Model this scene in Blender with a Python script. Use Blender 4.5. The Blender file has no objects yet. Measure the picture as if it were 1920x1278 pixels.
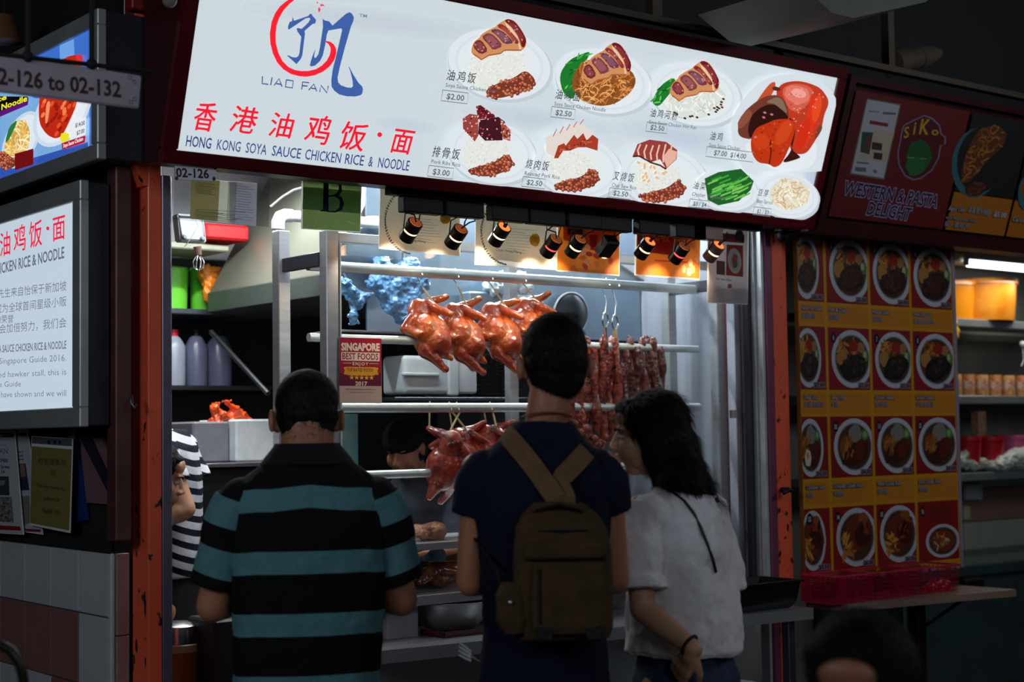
import bpy, bmesh, math, random
import numpy as np
from mathutils import Vector, Matrix, Euler
from mathutils.geometry import tessellate_polygon
PI = math.pi
SC = bpy.context.scene
COL = SC.collection
random.seed(7)

# ---------------------------------------------------------------- camera (image taken as 1920 x 1278)
FPX, YAW, PIT, ROL = 2950.0, math.radians(38.6), math.atan(172/2950), .0145
W_ = Vector((math.sin(YAW)*math.cos(PIT), math.cos(YAW)*math.cos(PIT), math.sin(PIT)))
_r0 = Vector((math.cos(YAW), -math.sin(YAW), 0)); _u0 = _r0.cross(W_)
R_ = _r0*math.cos(ROL) - _u0*math.sin(ROL); U_ = _u0*math.cos(ROL) + _r0*math.sin(ROL)
EYE = Vector((0, 0, 1.6))
cam = bpy.data.cameras.new('camera'); co = bpy.data.objects.new('camera', cam); COL.objects.link(co)
co.matrix_world = Matrix(((R_.x, U_.x, -W_.x, 0), (R_.y, U_.y, -W_.y, 0), (R_.z, U_.z, -W_.z, 1.6), (0, 0, 0, 1)))
cam.sensor_width = 36; cam.lens = FPX*36/1920; cam.clip_start = .05; cam.clip_end = 60
cam.dof.use_dof = True; cam.dof.focus_distance = 5.5; cam.dof.aperture_fstop = 2.6
SC.camera = co

# ---------------------------------------------------------------- world, hall light, exposure
wd = bpy.data.worlds.new('hall_dark'); SC.world = wd; wd.use_nodes = True
wd.node_tree.nodes['Background'].inputs[0].default_value = (.62, .75, 1, 1)
wd.node_tree.nodes['Background'].inputs[1].default_value = .012
SC.view_settings.view_transform = 'Standard'; SC.view_settings.look = 'None'
SC.view_settings.gamma = 1; SC.view_settings.use_curve_mapping = False; SC.view_settings.exposure = 0
SC.cycles.use_denoising = True
SC.cycles.max_bounces = 8; SC.cycles.transparent_max_bounces = 24
SC.cycles.sample_clamp_indirect = 4

def light(name, kind, loc, energy, col=(1, 1, 1), size=.3, size_y=None, to=None, spot=60, blend=.4, rad=.02):
    l = bpy.data.lights.new(name, kind); l.energy = energy; l.color = col
    if kind == 'AREA':
        l.size = size
        if size_y: l.shape = 'RECTANGLE'; l.size_y = size_y
    elif kind == 'SPOT': l.spot_size = math.radians(spot); l.spot_blend = blend; l.shadow_soft_size = rad
    else: l.shadow_soft_size = size
    o = bpy.data.objects.new(name, l); COL.objects.link(o); o.location = loc
    if to is not None:
        o.rotation_euler = (Vector(to)-Vector(loc)).to_track_quat('-Z', 'Y').to_euler()
    return o
# dim hall tubes over the seating, behind and beside the viewer
light('hall_light', 'AREA', (1.0, -2.2, 3.2), 30, (.80, .92, 1), 2.6, 1.2, (2.6, 3.6, 1.0))
light('hall_light', 'AREA', (6.8, 1.2, 3.5), 27, (.88, .94, 1), 2.0, 1.0, (5.8, 4.6, 1.4))
light('hall_light', 'AREA', (-1.6, 2.6, 2.9), 30, (.84, .92, 1), 1.4, 1.0, (2.1, 5.2, 1.1))
# tubes inside the stall, the last of them added fill, and in the neighbouring one
light('stall_tube_light', 'AREA', (3.15, 5.8, 2.77), 30, (.93, .98, 1), 1.15, .05, (3.15, 5.7, 0))
light('stall_tube_light', 'AREA', (4.35, 5.28, 2.77), 34, (.90, .97, 1), 1.15, .05, (4.35, 5.25, 0))
light('stall_tube_light', 'AREA', (3.2, 4.92, 2.77), 20, (.90, .97, 1), 1.15, .05, (3.2, 4.95, 0))  # added fill, hidden behind the sign, brightens the opening and notices
light('neighbour_tube_light', 'AREA', (8.6, 5.62, 2.5), 5, (1, .98, .9), 1.2, .05, (8.6, 5.8, 0))

# ---------------------------------------------------------------- helpers
def lin(c):
    return tuple(((v/255)/12.92 if v/255 <= .04045 else ((v/255+.055)/1.055)**2.4) for v in c)
def ray(px, py): return W_ + R_*((px-960)/FPX) + U_*((639-py)/FPX)
def at(px, py, X=None, Y=None, Z=None, D=None):
    """the point of the place that the photograph shows at a pixel, on a given upright or level plane"""
    d = ray(px, py)
    t = Y/d.y if Y is not None else X/d.x if X is not None else (Z-1.6)/d.z if Z is not None else D
    return EYE + d*t
MATS = {}
def M(name, rgb, rough=.5, metal=0, var=.12, scale=12, bump=0, bscale=60, coat=0, emit=0, ecol=None, trans=0, alpha=1, spec=.5, stretch=None, sss=0, rgb2=None):
    if name in MATS: return MATS[name]
    m = bpy.data.materials.new(name); MATS[name] = m; m.use_nodes = True
    nt = m.node_tree; b = nt.nodes['Principled BSDF']; N = nt.nodes.new; L = nt.links.new
    tc = N('ShaderNodeTexCoord'); mp = N('ShaderNodeMapping'); L(tc.outputs['Object'], mp.inputs['Vector'])
    if stretch: mp.inputs['Scale'].default_value = stretch
    nz = N('ShaderNodeTexNoise'); nz.inputs['Scale'].default_value = scale; nz.inputs['Detail'].default_value = 5; nz.inputs['Roughness'].default_value = .6
    L(mp.outputs[0], nz.inputs['Vector'])
    cr = N('ShaderNodeValToRGB'); c = lin(rgb); c2 = lin(rgb2) if rgb2 else None
    cr.color_ramp.elements[0].position = .32; cr.color_ramp.elements[1].position = .68
    cr.color_ramp.elements[0].color = (*[max(0, v*(1-var)) for v in (c2 or c)], 1)
    cr.color_ramp.elements[1].color = (*[min(1, v*(1+(0 if c2 else var))) for v in c], 1)
    L(nz.outputs['Fac'], cr.inputs[0]); L(cr.outputs[0], b.inputs['Base Color'])
    b.inputs['Roughness'].default_value = rough; b.inputs['Metallic'].default_value = metal
    b.inputs['Coat Weight'].default_value = coat; b.inputs['Coat Roughness'].default_value = .12
    b.inputs['Specular IOR Level'].default_value = spec
    if emit:
        b.inputs['Emission Strength'].default_value = emit; b.inputs['Emission Color'].default_value = (*lin(ecol or rgb), 1)
    if trans: b.inputs['Transmission Weight'].default_value = trans
    if alpha < 1: b.inputs['Alpha'].default_value = alpha
    if sss: b.inputs['Subsurface Weight'].default_value = sss; b.inputs['Subsurface Scale'].default_value = .01; b.inputs['Subsurface Radius'].default_value = (1, .4, .2)
    if bump:
        n2 = N('ShaderNodeTexNoise'); n2.inputs['Scale'].default_value = bscale; n2.inputs['Detail'].default_value = 4
        L(mp.outputs[0], n2.inputs['Vector'])
        bp = N('ShaderNodeBump'); bp.inputs['Strength'].default_value = bump; bp.inputs['Distance'].default_value = .01
        L(n2.outputs['Fac'], bp.inputs['Height']); L(bp.outputs[0], b.inputs['Normal'])
    return m
def attr_mat(name, emit=0, rough=.6, coat=0, noise=.06, nscale=300, spec=.4, thin=0):
    """flat print: colour comes from the polygons of the print itself"""
    m = bpy.data.materials.new(name); m.use_nodes = True; MATS[name] = m
    nt = m.node_tree; b = nt.nodes['Principled BSDF']; N = nt.nodes.new; L = nt.links.new
    a = N('ShaderNodeAttribute'); a.attribute_name = 'ink'
    nz = N('ShaderNodeTexNoise'); nz.inputs['Scale'].default_value = nscale; nz.inputs['Detail'].default_value = 2
    tc = N('ShaderNodeTexCoord'); L(tc.outputs['Object'], nz.inputs['Vector'])
    mr = N('ShaderNodeMapRange'); mr.inputs['From Min'].default_value = .3; mr.inputs['From Max'].default_value = .7
    mr.inputs['To Min'].default_value = 1-noise; mr.inputs['To Max'].default_value = 1+noise; L(nz.outputs['Fac'], mr.inputs['Value'])
    mx = N('ShaderNodeVectorMath'); mx.operation = 'SCALE'; L(a.outputs['Color'], mx.inputs[0]); L(mr.outputs[0], mx.inputs['Scale'])
    b.inputs['Roughness'].default_value = rough; b.inputs['Coat Weight'].default_value = coat; b.inputs['Coat Roughness'].default_value = .1
    b.inputs['Specular IOR Level'].default_value = spec
    if emit:
        L(mx.outputs[0], b.inputs['Emission Color']); b.inputs['Emission Strength'].default_value = emit
        dk = N('ShaderNodeVectorMath'); dk.operation = 'SCALE'; dk.inputs['Scale'].default_value = .3
        L(mx.outputs[0], dk.inputs[0]); L(dk.outputs[0], b.inputs['Base Color'])
    else: L(mx.outputs[0], b.inputs['Base Color'])
    if thin: thin_sheet(m, thin, mx.outputs[0])
    return m
def thin_sheet(m, f, col):
    nt = m.node_tree; tr = nt.nodes.new('ShaderNodeBsdfTranslucent'); x = nt.nodes.new('ShaderNodeMixShader'); x.inputs[0].default_value = f
    nt.links.new(col, tr.inputs[0]); b = nt.nodes['Principled BSDF']; nt.links.new(b.outputs[0], x.inputs[1]); nt.links.new(tr.outputs[0], x.inputs[2]); nt.links.new(x.outputs[0], nt.nodes['Material Output'].inputs[0])
def glass_mat(name, tint=(1, 1, 1), refl=.08, rough=.02):
    m = bpy.data.materials.new(name); m.use_nodes = True; MATS[name] = m
    nt = m.node_tree; nt.nodes.remove(nt.nodes['Principled BSDF']); N = nt.nodes.new; L = nt.links.new
    out = nt.nodes['Material Output']; t = N('ShaderNodeBsdfTransparent'); t.inputs[0].default_value = (*tint, 1)
    g = N('ShaderNodeBsdfGlossy'); g.inputs['Roughness'].default_value = rough
    lw = N('ShaderNodeLayerWeight'); lw.inputs['Blend'].default_value = .25
    nz = N('ShaderNodeTexNoise'); nz.inputs['Scale'].default_value = 3
    ad = N('ShaderNodeMath'); ad.operation = 'MULTIPLY_ADD'; ad.inputs[1].default_value = .55; ad.inputs[2].default_value = refl*.5
    L(lw.outputs['Fresnel'], ad.inputs[0])
    mu = N('ShaderNodeMath'); mu.operation = 'MULTIPLY_ADD'; mu.inputs[1].default_value = refl*.3; L(nz.outputs['Fac'], mu.inputs[0]); L(ad.outputs[0], mu.inputs[2])
    mx = N('ShaderNodeMixShader'); L(mu.outputs[0], mx.inputs[0]); L(t.outputs[0], mx.inputs[1]); L(g.outputs[0], mx.inputs[2]); L(mx.outputs[0], out.inputs[0])
    return m

class G:
    """gathers shapes into one mesh"""
    def __init__(s): s.bm = bmesh.new()
    def _x(s, vs, mat):
        for v in vs: v.co = mat @ v.co
    def box(s, x0, x1, y0, y1, z0, z1, bev=0, rot=None, seg=1):
        b = bmesh.new(); bmesh.ops.create_cube(b, size=1)
        c = Vector(((x0+x1)/2, (y0+y1)/2, (z0+z1)/2))
        for v in b.verts: v.co = Vector((v.co.x*abs(x1-x0), v.co.y*abs(y1-y0), v.co.z*abs(z1-z0)))
        if bev: bmesh.ops.bevel(b, geom=b.edges[:], offset=bev, segments=seg, profile=.6, affect='EDGES')
        mt = Matrix.Translation(c) @ (rot.to_4x4() if rot else Matrix())
        return s.merge(b, mt)
    def obox(s, c, sx, sy, sz, rot, bev=0):
        c = Vector(c); b = G(); b.box(-sx/2, sx/2, -sy/2, sy/2, -sz/2, sz/2, bev)
        return s.merge(b.bm, Matrix.Translation(c) @ rot.to_4x4())
    def merge(s, b, mt=None):
        if mt is not None: bmesh.ops.transform(b, matrix=mt, verts=b.verts[:])
        me = bpy.data.meshes.new('t'); b.to_mesh(me); b.free(); s.bm.from_mesh(me); bpy.data.meshes.remove(me); return s
    def tube(s, pts, r, n=10, closed=False, cap=True, flat=1.0):
        pts = [Vector(p) for p in pts]; k = len(pts); rs = r if isinstance(r, (list, tuple)) else [r]*k
        rings = []; up = None
        for i, p in enumerate(pts):
            a = pts[(i-1) % k] if (closed or i > 0) else pts[i]; c = pts[(i+1) % k] if (closed or i < k-1) else pts[i]
            t = (c-a).normalized()
            if up is None: up = Vector((0, 0, 1)) if abs(t.z) < .9 else Vector((1, 0, 0))
            x = t.cross(up)
            if x.length < 1e-4: x = t.orthogonal()
            x.normalize(); up = x.cross(t).normalized()
            rings.append([s.bm.verts.new(p + x*(rs[i]*math.cos(2*PI*j/n)) + up*(rs[i]*flat*math.sin(2*PI*j/n))) for j in range(n)])
        for i in range(k if closed else k-1):
            A, B_ = rings[i], rings[(i+1) % k]
            for j in range(n): s.bm.faces.new((A[j], A[(j+1) % n], B_[(j+1) % n], B_[j]))
        if cap and not closed:
            s.bm.faces.new(rings[0][::-1]); s.bm.faces.new(rings[-1])
        return s
    def cyl(s, p0, p1, r0, r1=None, n=20, cap=True): return s.tube([p0, p1], [r0, r0 if r1 is None else r1], n, cap=cap)
    def lathe(s, c, prof, n=32, rot=None, sx=1, sy=1):
        c = Vector(c); rings = []
        for r, z in prof:
            rings.append([s.bm.verts.new(c + ((rot @ Vector((r*sx*math.cos(2*PI*j/n), r*sy*math.sin(2*PI*j/n), z))) if rot else Vector((r*sx*math.cos(2*PI*j/n), r*sy*math.sin(2*PI*j/n), z)))) for j in range(n)])
        for A, B_ in zip(rings, rings[1:]):
            for j in range(n): s.bm.faces.new((A[j], A[(j+1) % n], B_[(j+1) % n], B_[j]))
        if prof[0][0] > 1e-5: s.bm.faces.new(rings[0][::-1])
        if prof[-1][0] > 1e-5: s.bm.faces.new(rings[-1])
        return s
    def ell(s, c, rad, rot=None, n=20):
        if not isinstance(rad, (tuple, list)): rad = (rad,)*3
        b = bmesh.new(); bmesh.ops.create_uvsphere(b, u_segments=n, v_segments=max(6, n*2//3), radius=1)
        return s.merge(b, Matrix.Translation(Vector(c)) @ (rot.to_4x4() if rot else Matrix()) @ Matrix.Diagonal((*rad, 1)))
    def cap(s, p0, r0, p1, r1, n=16):
        p0 = Vector(p0); p1 = Vector(p1); s.ell(p0, r0, n=n); s.ell(p1, r1, n=n); return s.tube([p0, p1], [r0, r1], n)
    def chain(s, pts, n=16):
        for (p0, r0), (p1, r1) in zip(pts, pts[1:]): s.cap(p0, r0, p1, r1, n)
        return s
    def prism(s, pts, vec):
        vec = Vector(vec); a = [s.bm.verts.new(Vector(p)) for p in pts]; b = [s.bm.verts.new(Vector(p)+vec) for p in pts]; n = len(a)
        s.bm.faces.new(a); s.bm.faces.new(b[::-1])
        for i in range(n): s.bm.faces.new((a[i], b[i], b[(i+1) % n], a[(i+1) % n]))
        return s
    def grid(s, f, nu, nv, thick=0):
        vs = [[s.bm.verts.new(Vector(f(i/nu, j/nv))) for j in range(nv+1)] for i in range(nu+1)]
        fs = [s.bm.faces.new((vs[i][j], vs[i+1][j], vs[i+1][j+1], vs[i][j+1])) for i in range(nu) for j in range(nv)]
        if thick: bmesh.ops.recalc_face_normals(s.bm, faces=fs); bmesh.ops.solidify(s.bm, geom=fs, thickness=thick)
        return s
    def mesh(s, name='m', smooth=True, ang=35):
        bmesh.ops.recalc_face_normals(s.bm, faces=s.bm.faces[:])
        me = bpy.data.meshes.new(name); s.bm.to_mesh(me); s.bm.free()
        if smooth:
            me.polygons.foreach_set('use_smooth', [True]*len(me.polygons)); me.set_sharp_from_angle(angle=math.radians(ang))
        return me
def remesh(g, voxel, smooth=3, name='m', fac=.5, disp=None):
    me = g.mesh(smooth=False); o = bpy.data.objects.new('tmp', me); COL.objects.link(o)
    r = o.modifiers.new('r', 'REMESH'); r.mode = 'VOXEL'; r.voxel_size = voxel; r.use_smooth_shade = True
    if smooth: k = o.modifiers.new('s', 'SMOOTH'); k.iterations = smooth; k.factor = fac
    if disp:
        for (sc, st) in disp:
            t = bpy.data.textures.new('d', 'CLOUDS'); t.noise_scale = abs(sc); t.noise_depth = 3; t.noise_type = 'HARD_NOISE' if sc < 0 else 'SOFT_NOISE'
            d = o.modifiers.new('d', 'DISPLACE'); d.texture = t; d.strength = st; d.mid_level = .5
    dg = bpy.context.evaluated_depsgraph_get(); e = o.evaluated_get(dg); m2 = bpy.data.meshes.new_from_object(e, depsgraph=dg)
    bpy.data.objects.remove(o); bpy.data.meshes.remove(me)
    m2.polygons.foreach_set('use_smooth', [True]*len(m2.polygons)); m2.name = name
    return m2
WM = {}
def wmat(o): return WM.get(o.name, Matrix()) if o is not None else Matrix()
def thing(name, label, cat, loc=(0, 0, 0), rz=0, group=None):
    o = bpy.data.objects.new(name, None); COL.objects.link(o); o.location = loc; o.rotation_euler = (0, 0, rz); o.empty_display_size = .05
    o['label'] = label; o['category'] = cat
    if group: o['group'] = group
    WM[o.name] = Matrix.Translation(Vector(loc)) @ Matrix.Rotation(rz, 4, 'Z'); return o
def obj(name, geo, mat, parent=None, label=None, cat=None, group=None, kind=None, local=False, smooth=True, ang=35):
    """links geometry given in world coordinates (local=True: in the parent's) as ONE mesh object"""
    me = geo.mesh(name, smooth, ang) if isinstance(geo, G) else geo
    o = bpy.data.objects.new(name, me); COL.objects.link(o)
    if not me.materials: me.materials.append(mat)
    if parent is not None:
        o.parent = parent
        if not local: me.transform(wmat(parent).inverted())
        WM[o.name] = wmat(parent)
    elif not local:                       # put the origin at the base centre
        co_ = np.empty(len(me.vertices)*3); me.vertices.foreach_get('co', co_); co_ = co_.reshape(-1, 3)
        if len(co_):
            c = Vector(((co_[:, 0].min()+co_[:, 0].max())/2, (co_[:, 1].min()+co_[:, 1].max())/2, co_[:, 2].min()))
            me.transform(Matrix.Translation(-c)); o.location = c; WM[o.name] = Matrix.Translation(c)
    if label: o['label'] = label
    if cat: o['category'] = cat
    if group: o['group'] = group
    if kind: o['kind'] = kind
    return o
def struct(name, geo, mat, label=None, **k):
    return obj(name, geo, mat, kind='structure', label=label, **k)
def dup(root, loc, rz=None, label=None, rot=None):
    r = root.copy(); COL.objects.link(r); r.location = loc
    if rz is not None: r.rotation_euler = (0, 0, rz)
    if rot is not None: r.rotation_euler = rot
    if label: r['label'] = label
    for ch in list(root.children):
        c = ch.copy(); COL.objects.link(c); c.parent = r
        for g in list(ch.children):
            d = g.copy(); COL.objects.link(d); d.parent = c
    return r

# ---------------------------------------------------------------- flat print: inked polygons on a real panel
FONTC = {}
def text_geo(s, bold=0, shear=0, space=1.0):
    key = (s, bold, shear, space)
    if key in FONTC: return FONTC[key]
    c = bpy.data.curves.new('t', 'FONT'); c.body = s; c.size = 1; c.offset = bold; c.shear = shear; c.space_character = space
    c.resolution_u = 2; c.fill_mode = 'FRONT'
    o = bpy.data.objects.new('t', c); COL.objects.link(o); dg = bpy.context.evaluated_depsgraph_get()
    me = bpy.data.meshes.new_from_object(o.evaluated_get(dg), depsgraph=dg)
    vs = [(v.co.x, v.co.y) for v in me.vertices]; fs = [tuple(p.vertices) for p in me.polygons]
    bpy.data.objects.remove(o); bpy.data.curves.remove(c); bpy.data.meshes.remove(me)
    FONTC[key] = (vs, fs); return vs, fs
class Print:
    clip = None
    def __init__(s, O, ex, ey, off=.0006, step=.00004):
        s.O = Vector(O); s.ex = Vector(ex).normalized(); s.ey = Vector(ey).normalized(); s.n = s.ex.cross(s.ey).normalized()
        s.v = []; s.f = []; s.c = []; s.h = off; s.step = step
    def uv(s, px, py):
        d = ray(px, py); t = (s.O-EYE).dot(s.n)/d.dot(s.n); p = EYE + d*t - s.O
        u, v = p.dot(s.ex), p.dot(s.ey)
        if s.clip: u = min(max(u, s.clip[0]), s.clip[2]); v = min(max(v, s.clip[1]), s.clip[3])
        return u, v
    def add(s, pts, faces, col):
        b = len(s.v); s.h += s.step
        for u, v in pts: s.v.append(s.O + s.ex*u + s.ey*v + s.n*s.h); s.c.append(lin(col))
        for f in faces: s.f.append(tuple(b+i for i in f))
    def poly(s, pts, col, px=True):
        if px: pts = [s.uv(*p) for p in pts]
        tr = tessellate_polygon([[Vector((u, v, 0)) for u, v in pts]]); s.add(pts, tr, col)
    def ell(s, cx, cy, rx, ry, col, rot=0, n=20, px=True, wob=0):
        P = []
        for i in range(n):
            a = 2*PI*i/n; k = 1 + (random.uniform(-wob, wob) if wob else 0); x = rx*k*math.cos(a); y = ry*k*math.sin(a)
            P.append((cx + x*math.cos(rot) - y*math.sin(rot), cy + x*math.sin(rot) + y*math.cos(rot)))
        if px: P = [s.uv(*p) for p in P]
        s.add(P, [tuple(range(n))], col)
    def stroke(s, pts, w, col, px=True):
        if px: pts = [s.uv(*p) for p in pts]
        ws = w if isinstance(w, (list, tuple)) else [w]*len(pts); L_ = []; R2 = []
        for i, p in enumerate(pts):
            a = pts[max(0, i-1)]; b = pts[min(len(pts)-1, i+1)]; dx, dy = b[0]-a[0], b[1]-a[1]; l = math.hypot(dx, dy) or 1
            nx, ny = -dy/l*ws[i]/2, dx/l*ws[i]/2; L_.append((p[0]+nx, p[1]+ny)); R2.append((p[0]-nx, p[1]-ny))
        k = len(pts); s.add(L_+R2, [(i, i+1, k+i+1, k+i) for i in range(k-1)], col)
    def rect(s, u0, v0, u1, v1, col): s.add([(u0, v0), (u1, v0), (u1, v1), (u0, v1)], [(0, 1, 2, 3)], col)
    def frame(s, u0, v0, u1, v1, w, col):
        for r in ((u0, v0, u1, v0+w), (u0, v1-w, u1, v1), (u0, v0, u0+w, v1), (u1-w, v0, u1, v1)): s.rect(*r, col)
    def text(s, st, u, v, h, col, w=None, bold=0, shear=0, align='l', space=1.0, rot=0, outline=None, ow=.04):
        """text with its baseline start at (u, v), capital height h, stretched to width w"""
        cjk = any(ord(q) > 0x2e80 for q in st)
        def put(b, c, du=0, dv=0):
            vs, fs = text_geo(st, 0 if cjk else b, shear, space)
            if not vs: return
            x0 = min(p[0] for p in vs0); x1 = max(p[0] for p in vs0); k = h/.72; kx = k if w is None else w/(x1-x0)
            W2 = (x1-x0)*kx; o = {'l': 0, 'c': -W2/2, 'r': -W2}[align]; cr, sr = math.cos(rot), math.sin(rot)
            P = []
            for x, y in vs:
                X_ = (x-x0)*kx+o; Y_ = y*k; P.append((u + du + X_*cr - Y_*sr, v + dv + X_*sr + Y_*cr))
            s.add(P, fs, c)
        vs0 = text_geo(st, 0 if cjk else bold, shear, space)[0]
        if cjk:
            e = max(bold*2, .012)*h/.72
            if outline:
                o_ = ow*.6*h/.72
                for q in ((-o_, -o_), (o_, -o_), (o_, o_), (-o_, o_)): put(0, outline, *q)
            for q in ((-e/2, 0), (e/2, e/3), (0, -e/3)): put(0, col, *q)
            return
        if outline: put(bold+ow, outline)
        put(bold, col)
    def text_px(s, st, p0, p1, hpx, col, **k):
        a = s.uv(*p0); b = s.uv(*p1); t = s.uv(p0[0], p0[1]-hpx)
        s.text(st, a[0], a[1], abs(t[1]-a[1]), col, w=math.hypot(b[0]-a[0], b[1]-a[1]), rot=math.atan2(b[1]-a[1], b[0]-a[0]), **k)
    def build(s, name, mat, parent=None, **k):
        me = bpy.data.meshes.new(name); me.from_pydata([tuple(v) for v in s.v], [], s.f)
        a = me.attributes.new('ink', 'FLOAT_COLOR', 'POINT')
        a.data.foreach_set('color', np.array([(*c, 1) for c in s.c], dtype=np.float32).ravel())
        return obj(name, me, mat, parent, smooth=False, **k)
    def soft2(s, pts, col):
        for _ in range(2):
            pts = [q for i in range(len(pts)) for a, b in [(pts[i], pts[(i+1) % len(pts)])] for q in ((a[0]*.75+b[0]*.25, a[1]*.75+b[1]*.25), (a[0]*.25+b[0]*.75, a[1]*.25+b[1]*.75))]
        s.poly(pts, col, px=False)
    def soft(s, pts, col, it=2):
        for _ in range(it):
            pts = [q for i in range(len(pts)) for a, b in [(pts[i], pts[(i+1) % len(pts)])] for q in ((a[0]*.78+b[0]*.22, a[1]*.78+b[1]*.22), (a[0]*.22+b[0]*.78, a[1]*.22+b[1]*.78))]
        s.poly(pts, col)
    def sub(s): # a fresh layer over this one
        p = Print(s.O, s.ex, s.ey, s.h, s.step); p.clip = s.clip; return p
# ---------------------------------------------------------------- materials
steel = M('brushed_steel', (176, 178, 182), .36, .72, .10, 6, .05, 200, stretch=(1, 1, 8))
steel_dk = M('dull_steel', (120, 122, 128), .38, 1, .2, 8, .06, 160)
chrome = M('polished_tube', (205, 205, 205), .22, 1, .08, 30); rail_m = M('worn_rail_tube', (196, 200, 202), .38, .55, .12, 14)
alu = M('grey_aluminium', (176, 180, 182), .45, .6, .08, 10)
alu_dk = M('dark_grey_profile', (58, 56, 66), .4, .5, .1, 10)
black_pl = M('black_plastic', (9, 10, 12), .55, 0, .2, 20, spec=.25)
black_m = M('matt_black', (7, 8, 9), .8, 0, .2, 8)
dark_wall = M('dark_wall_paint', (13, 14, 14), .8, 0, .3, 3)
ceil_m = M('dark_hall_ceiling', (14, 15, 14), .9, 0, .3, 2, .2, 10)
floor_m = M('worn_floor_tile', (70, 66, 60), .35, 0, .2, 3)
white_wall = M('white_stall_wall', (214, 220, 218), .45, 0, .05, 3)
red_fr = M('dark_red_frame', (96, 14, 22), .3, .2, .15, 8, coat=.4)
red_fr2 = M('dark_maroon_frame', (58, 12, 16), .4, .1, .2, 8)
white_pl = M('white_plastic', (214, 216, 218), .35, 0, .04, 20)
print_m = attr_mat('matt_print', 0, .55)
print_thin = attr_mat('print_on_thin_paper', 0, .5, thin=.5)
print_gl = attr_mat('laminated_print', 0, .35, .9, spec=.5)
print_sleeve = attr_mat('print_in_sleeve', 0, .3, .5, thin=.6)
sign_lit = attr_mat('backlit_sign_print', 1.0, .25, .3, .035, 400)
side_lit = attr_mat('backlit_side_print', 1.0, .3, .2, .03, 300)
clear = glass_mat('clear_glass', (.96, .985, .98), .06)

def paint_chipped(name, rgb, rust=(26, 14, 14)):
    m = M(name, rgb, .45, 0, .1, 5, .12, 40, coat=.2); nt = m.node_tree; N = nt.nodes.new; L = nt.links.new
    b = nt.nodes['Principled BSDF']; tc = N('ShaderNodeTexCoord'); mp = N('ShaderNodeMapping'); mp.inputs['Scale'].default_value = (1, 1, .6)
    L(tc.outputs['Object'], mp.inputs[0]); nz = N('ShaderNodeTexNoise'); nz.inputs['Scale'].default_value = 26; nz.inputs['Detail'].default_value = 6; L(mp.outputs[0], nz.inputs[0])
    sx = N('ShaderNodeSeparateXYZ'); L(tc.outputs['Object'], sx.inputs[0])
    mr = N('ShaderNodeMapRange'); mr.inputs['From Min'].default_value = .3; mr.inputs['From Max'].default_value = 1.7; mr.inputs['To Min'].default_value = .10; mr.inputs['To Max'].default_value = -.02
    L(sx.outputs['Z'], mr.inputs['Value']); ad = N('ShaderNodeMath'); ad.operation = 'ADD'; L(nz.outputs['Fac'], ad.inputs[0]); L(mr.outputs[0], ad.inputs[1])
    cr = N('ShaderNodeValToRGB'); cr.color_ramp.elements[0].position = .64; cr.color_ramp.elements[1].position = .68; L(ad.outputs[0], cr.inputs[0])
    mx = N('ShaderNodeMix'); mx.data_type = 'RGBA'; src = b.inputs['Base Color'].links[0].from_socket
    L(cr.outputs[0], mx.inputs[0]); L(src, mx.inputs[6]); mx.inputs[7].default_value = (*lin(rust), 1); L(mx.outputs[2], b.inputs['Base Color'])
    return m
orange_post = paint_chipped('chipped_orange_red_paint', (232, 90, 56))

# ---------------------------------------------------------------- setting
struct('floor', G().box(-5, 13, -5, 10, -.1, 0), floor_m)
struct('ceiling', G().box(-5, 13, -5, 10, 4.2, 4.3), ceil_m)
struct('wall_front_header', G().box(2.25, 5.12, 4.56, 4.62, 2.62, 4.2), dark_wall)
struct('wall_front_header_right', G().box(5.25, 12, 4.62, 4.70, 2.62, 4.2), dark_wall)
struct('ceiling_stall', G().box(2.24, 5.12, 4.62, 7.2, 3.02, 3.08), white_wall)
struct('wall_back', G().box(2.24, 5.20, 7.1, 7.2, 2.35, 3.02), white_wall)
struct('wall_back_lower', G().box(2.24, 5.20, 7.1, 7.2, 0, 2.35), M('dark_kitchen_wall', (30, 33, 34), .5, 0, .3, 3))
struct('wall_divider', G().box(5.13, 5.24, 4.72, 7.2, 0, 3.05), M('grey_divider_paint', (150, 152, 155), .5, 0, .1, 4))
struct('wall_left', G().box(2.15, 2.24, 4.74, 8.6, 0, 4.2), dark_wall)
nb_wall = struct('wall_neighbour_back', G().box(6.42, 12.5, 6.16, 6.26, 0, 3.0), M('neighbour_grey_wall', (112, 112, 104), .6, 0, .25, 2))
struct('ceiling_neighbour', G().box(5.25, 12.5, 4.70, 6.26, 2.9, 3.0), M('neighbour_ceiling', (150, 150, 140), .7))
struct('wall_hall_far_left', G().box(-5, 2.15, 9.2, 9.3, 0, 4.2), M('dark_olive_wall', (52, 46, 30), .8, 0, .3, 2))  # dark olive wall colour
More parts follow.
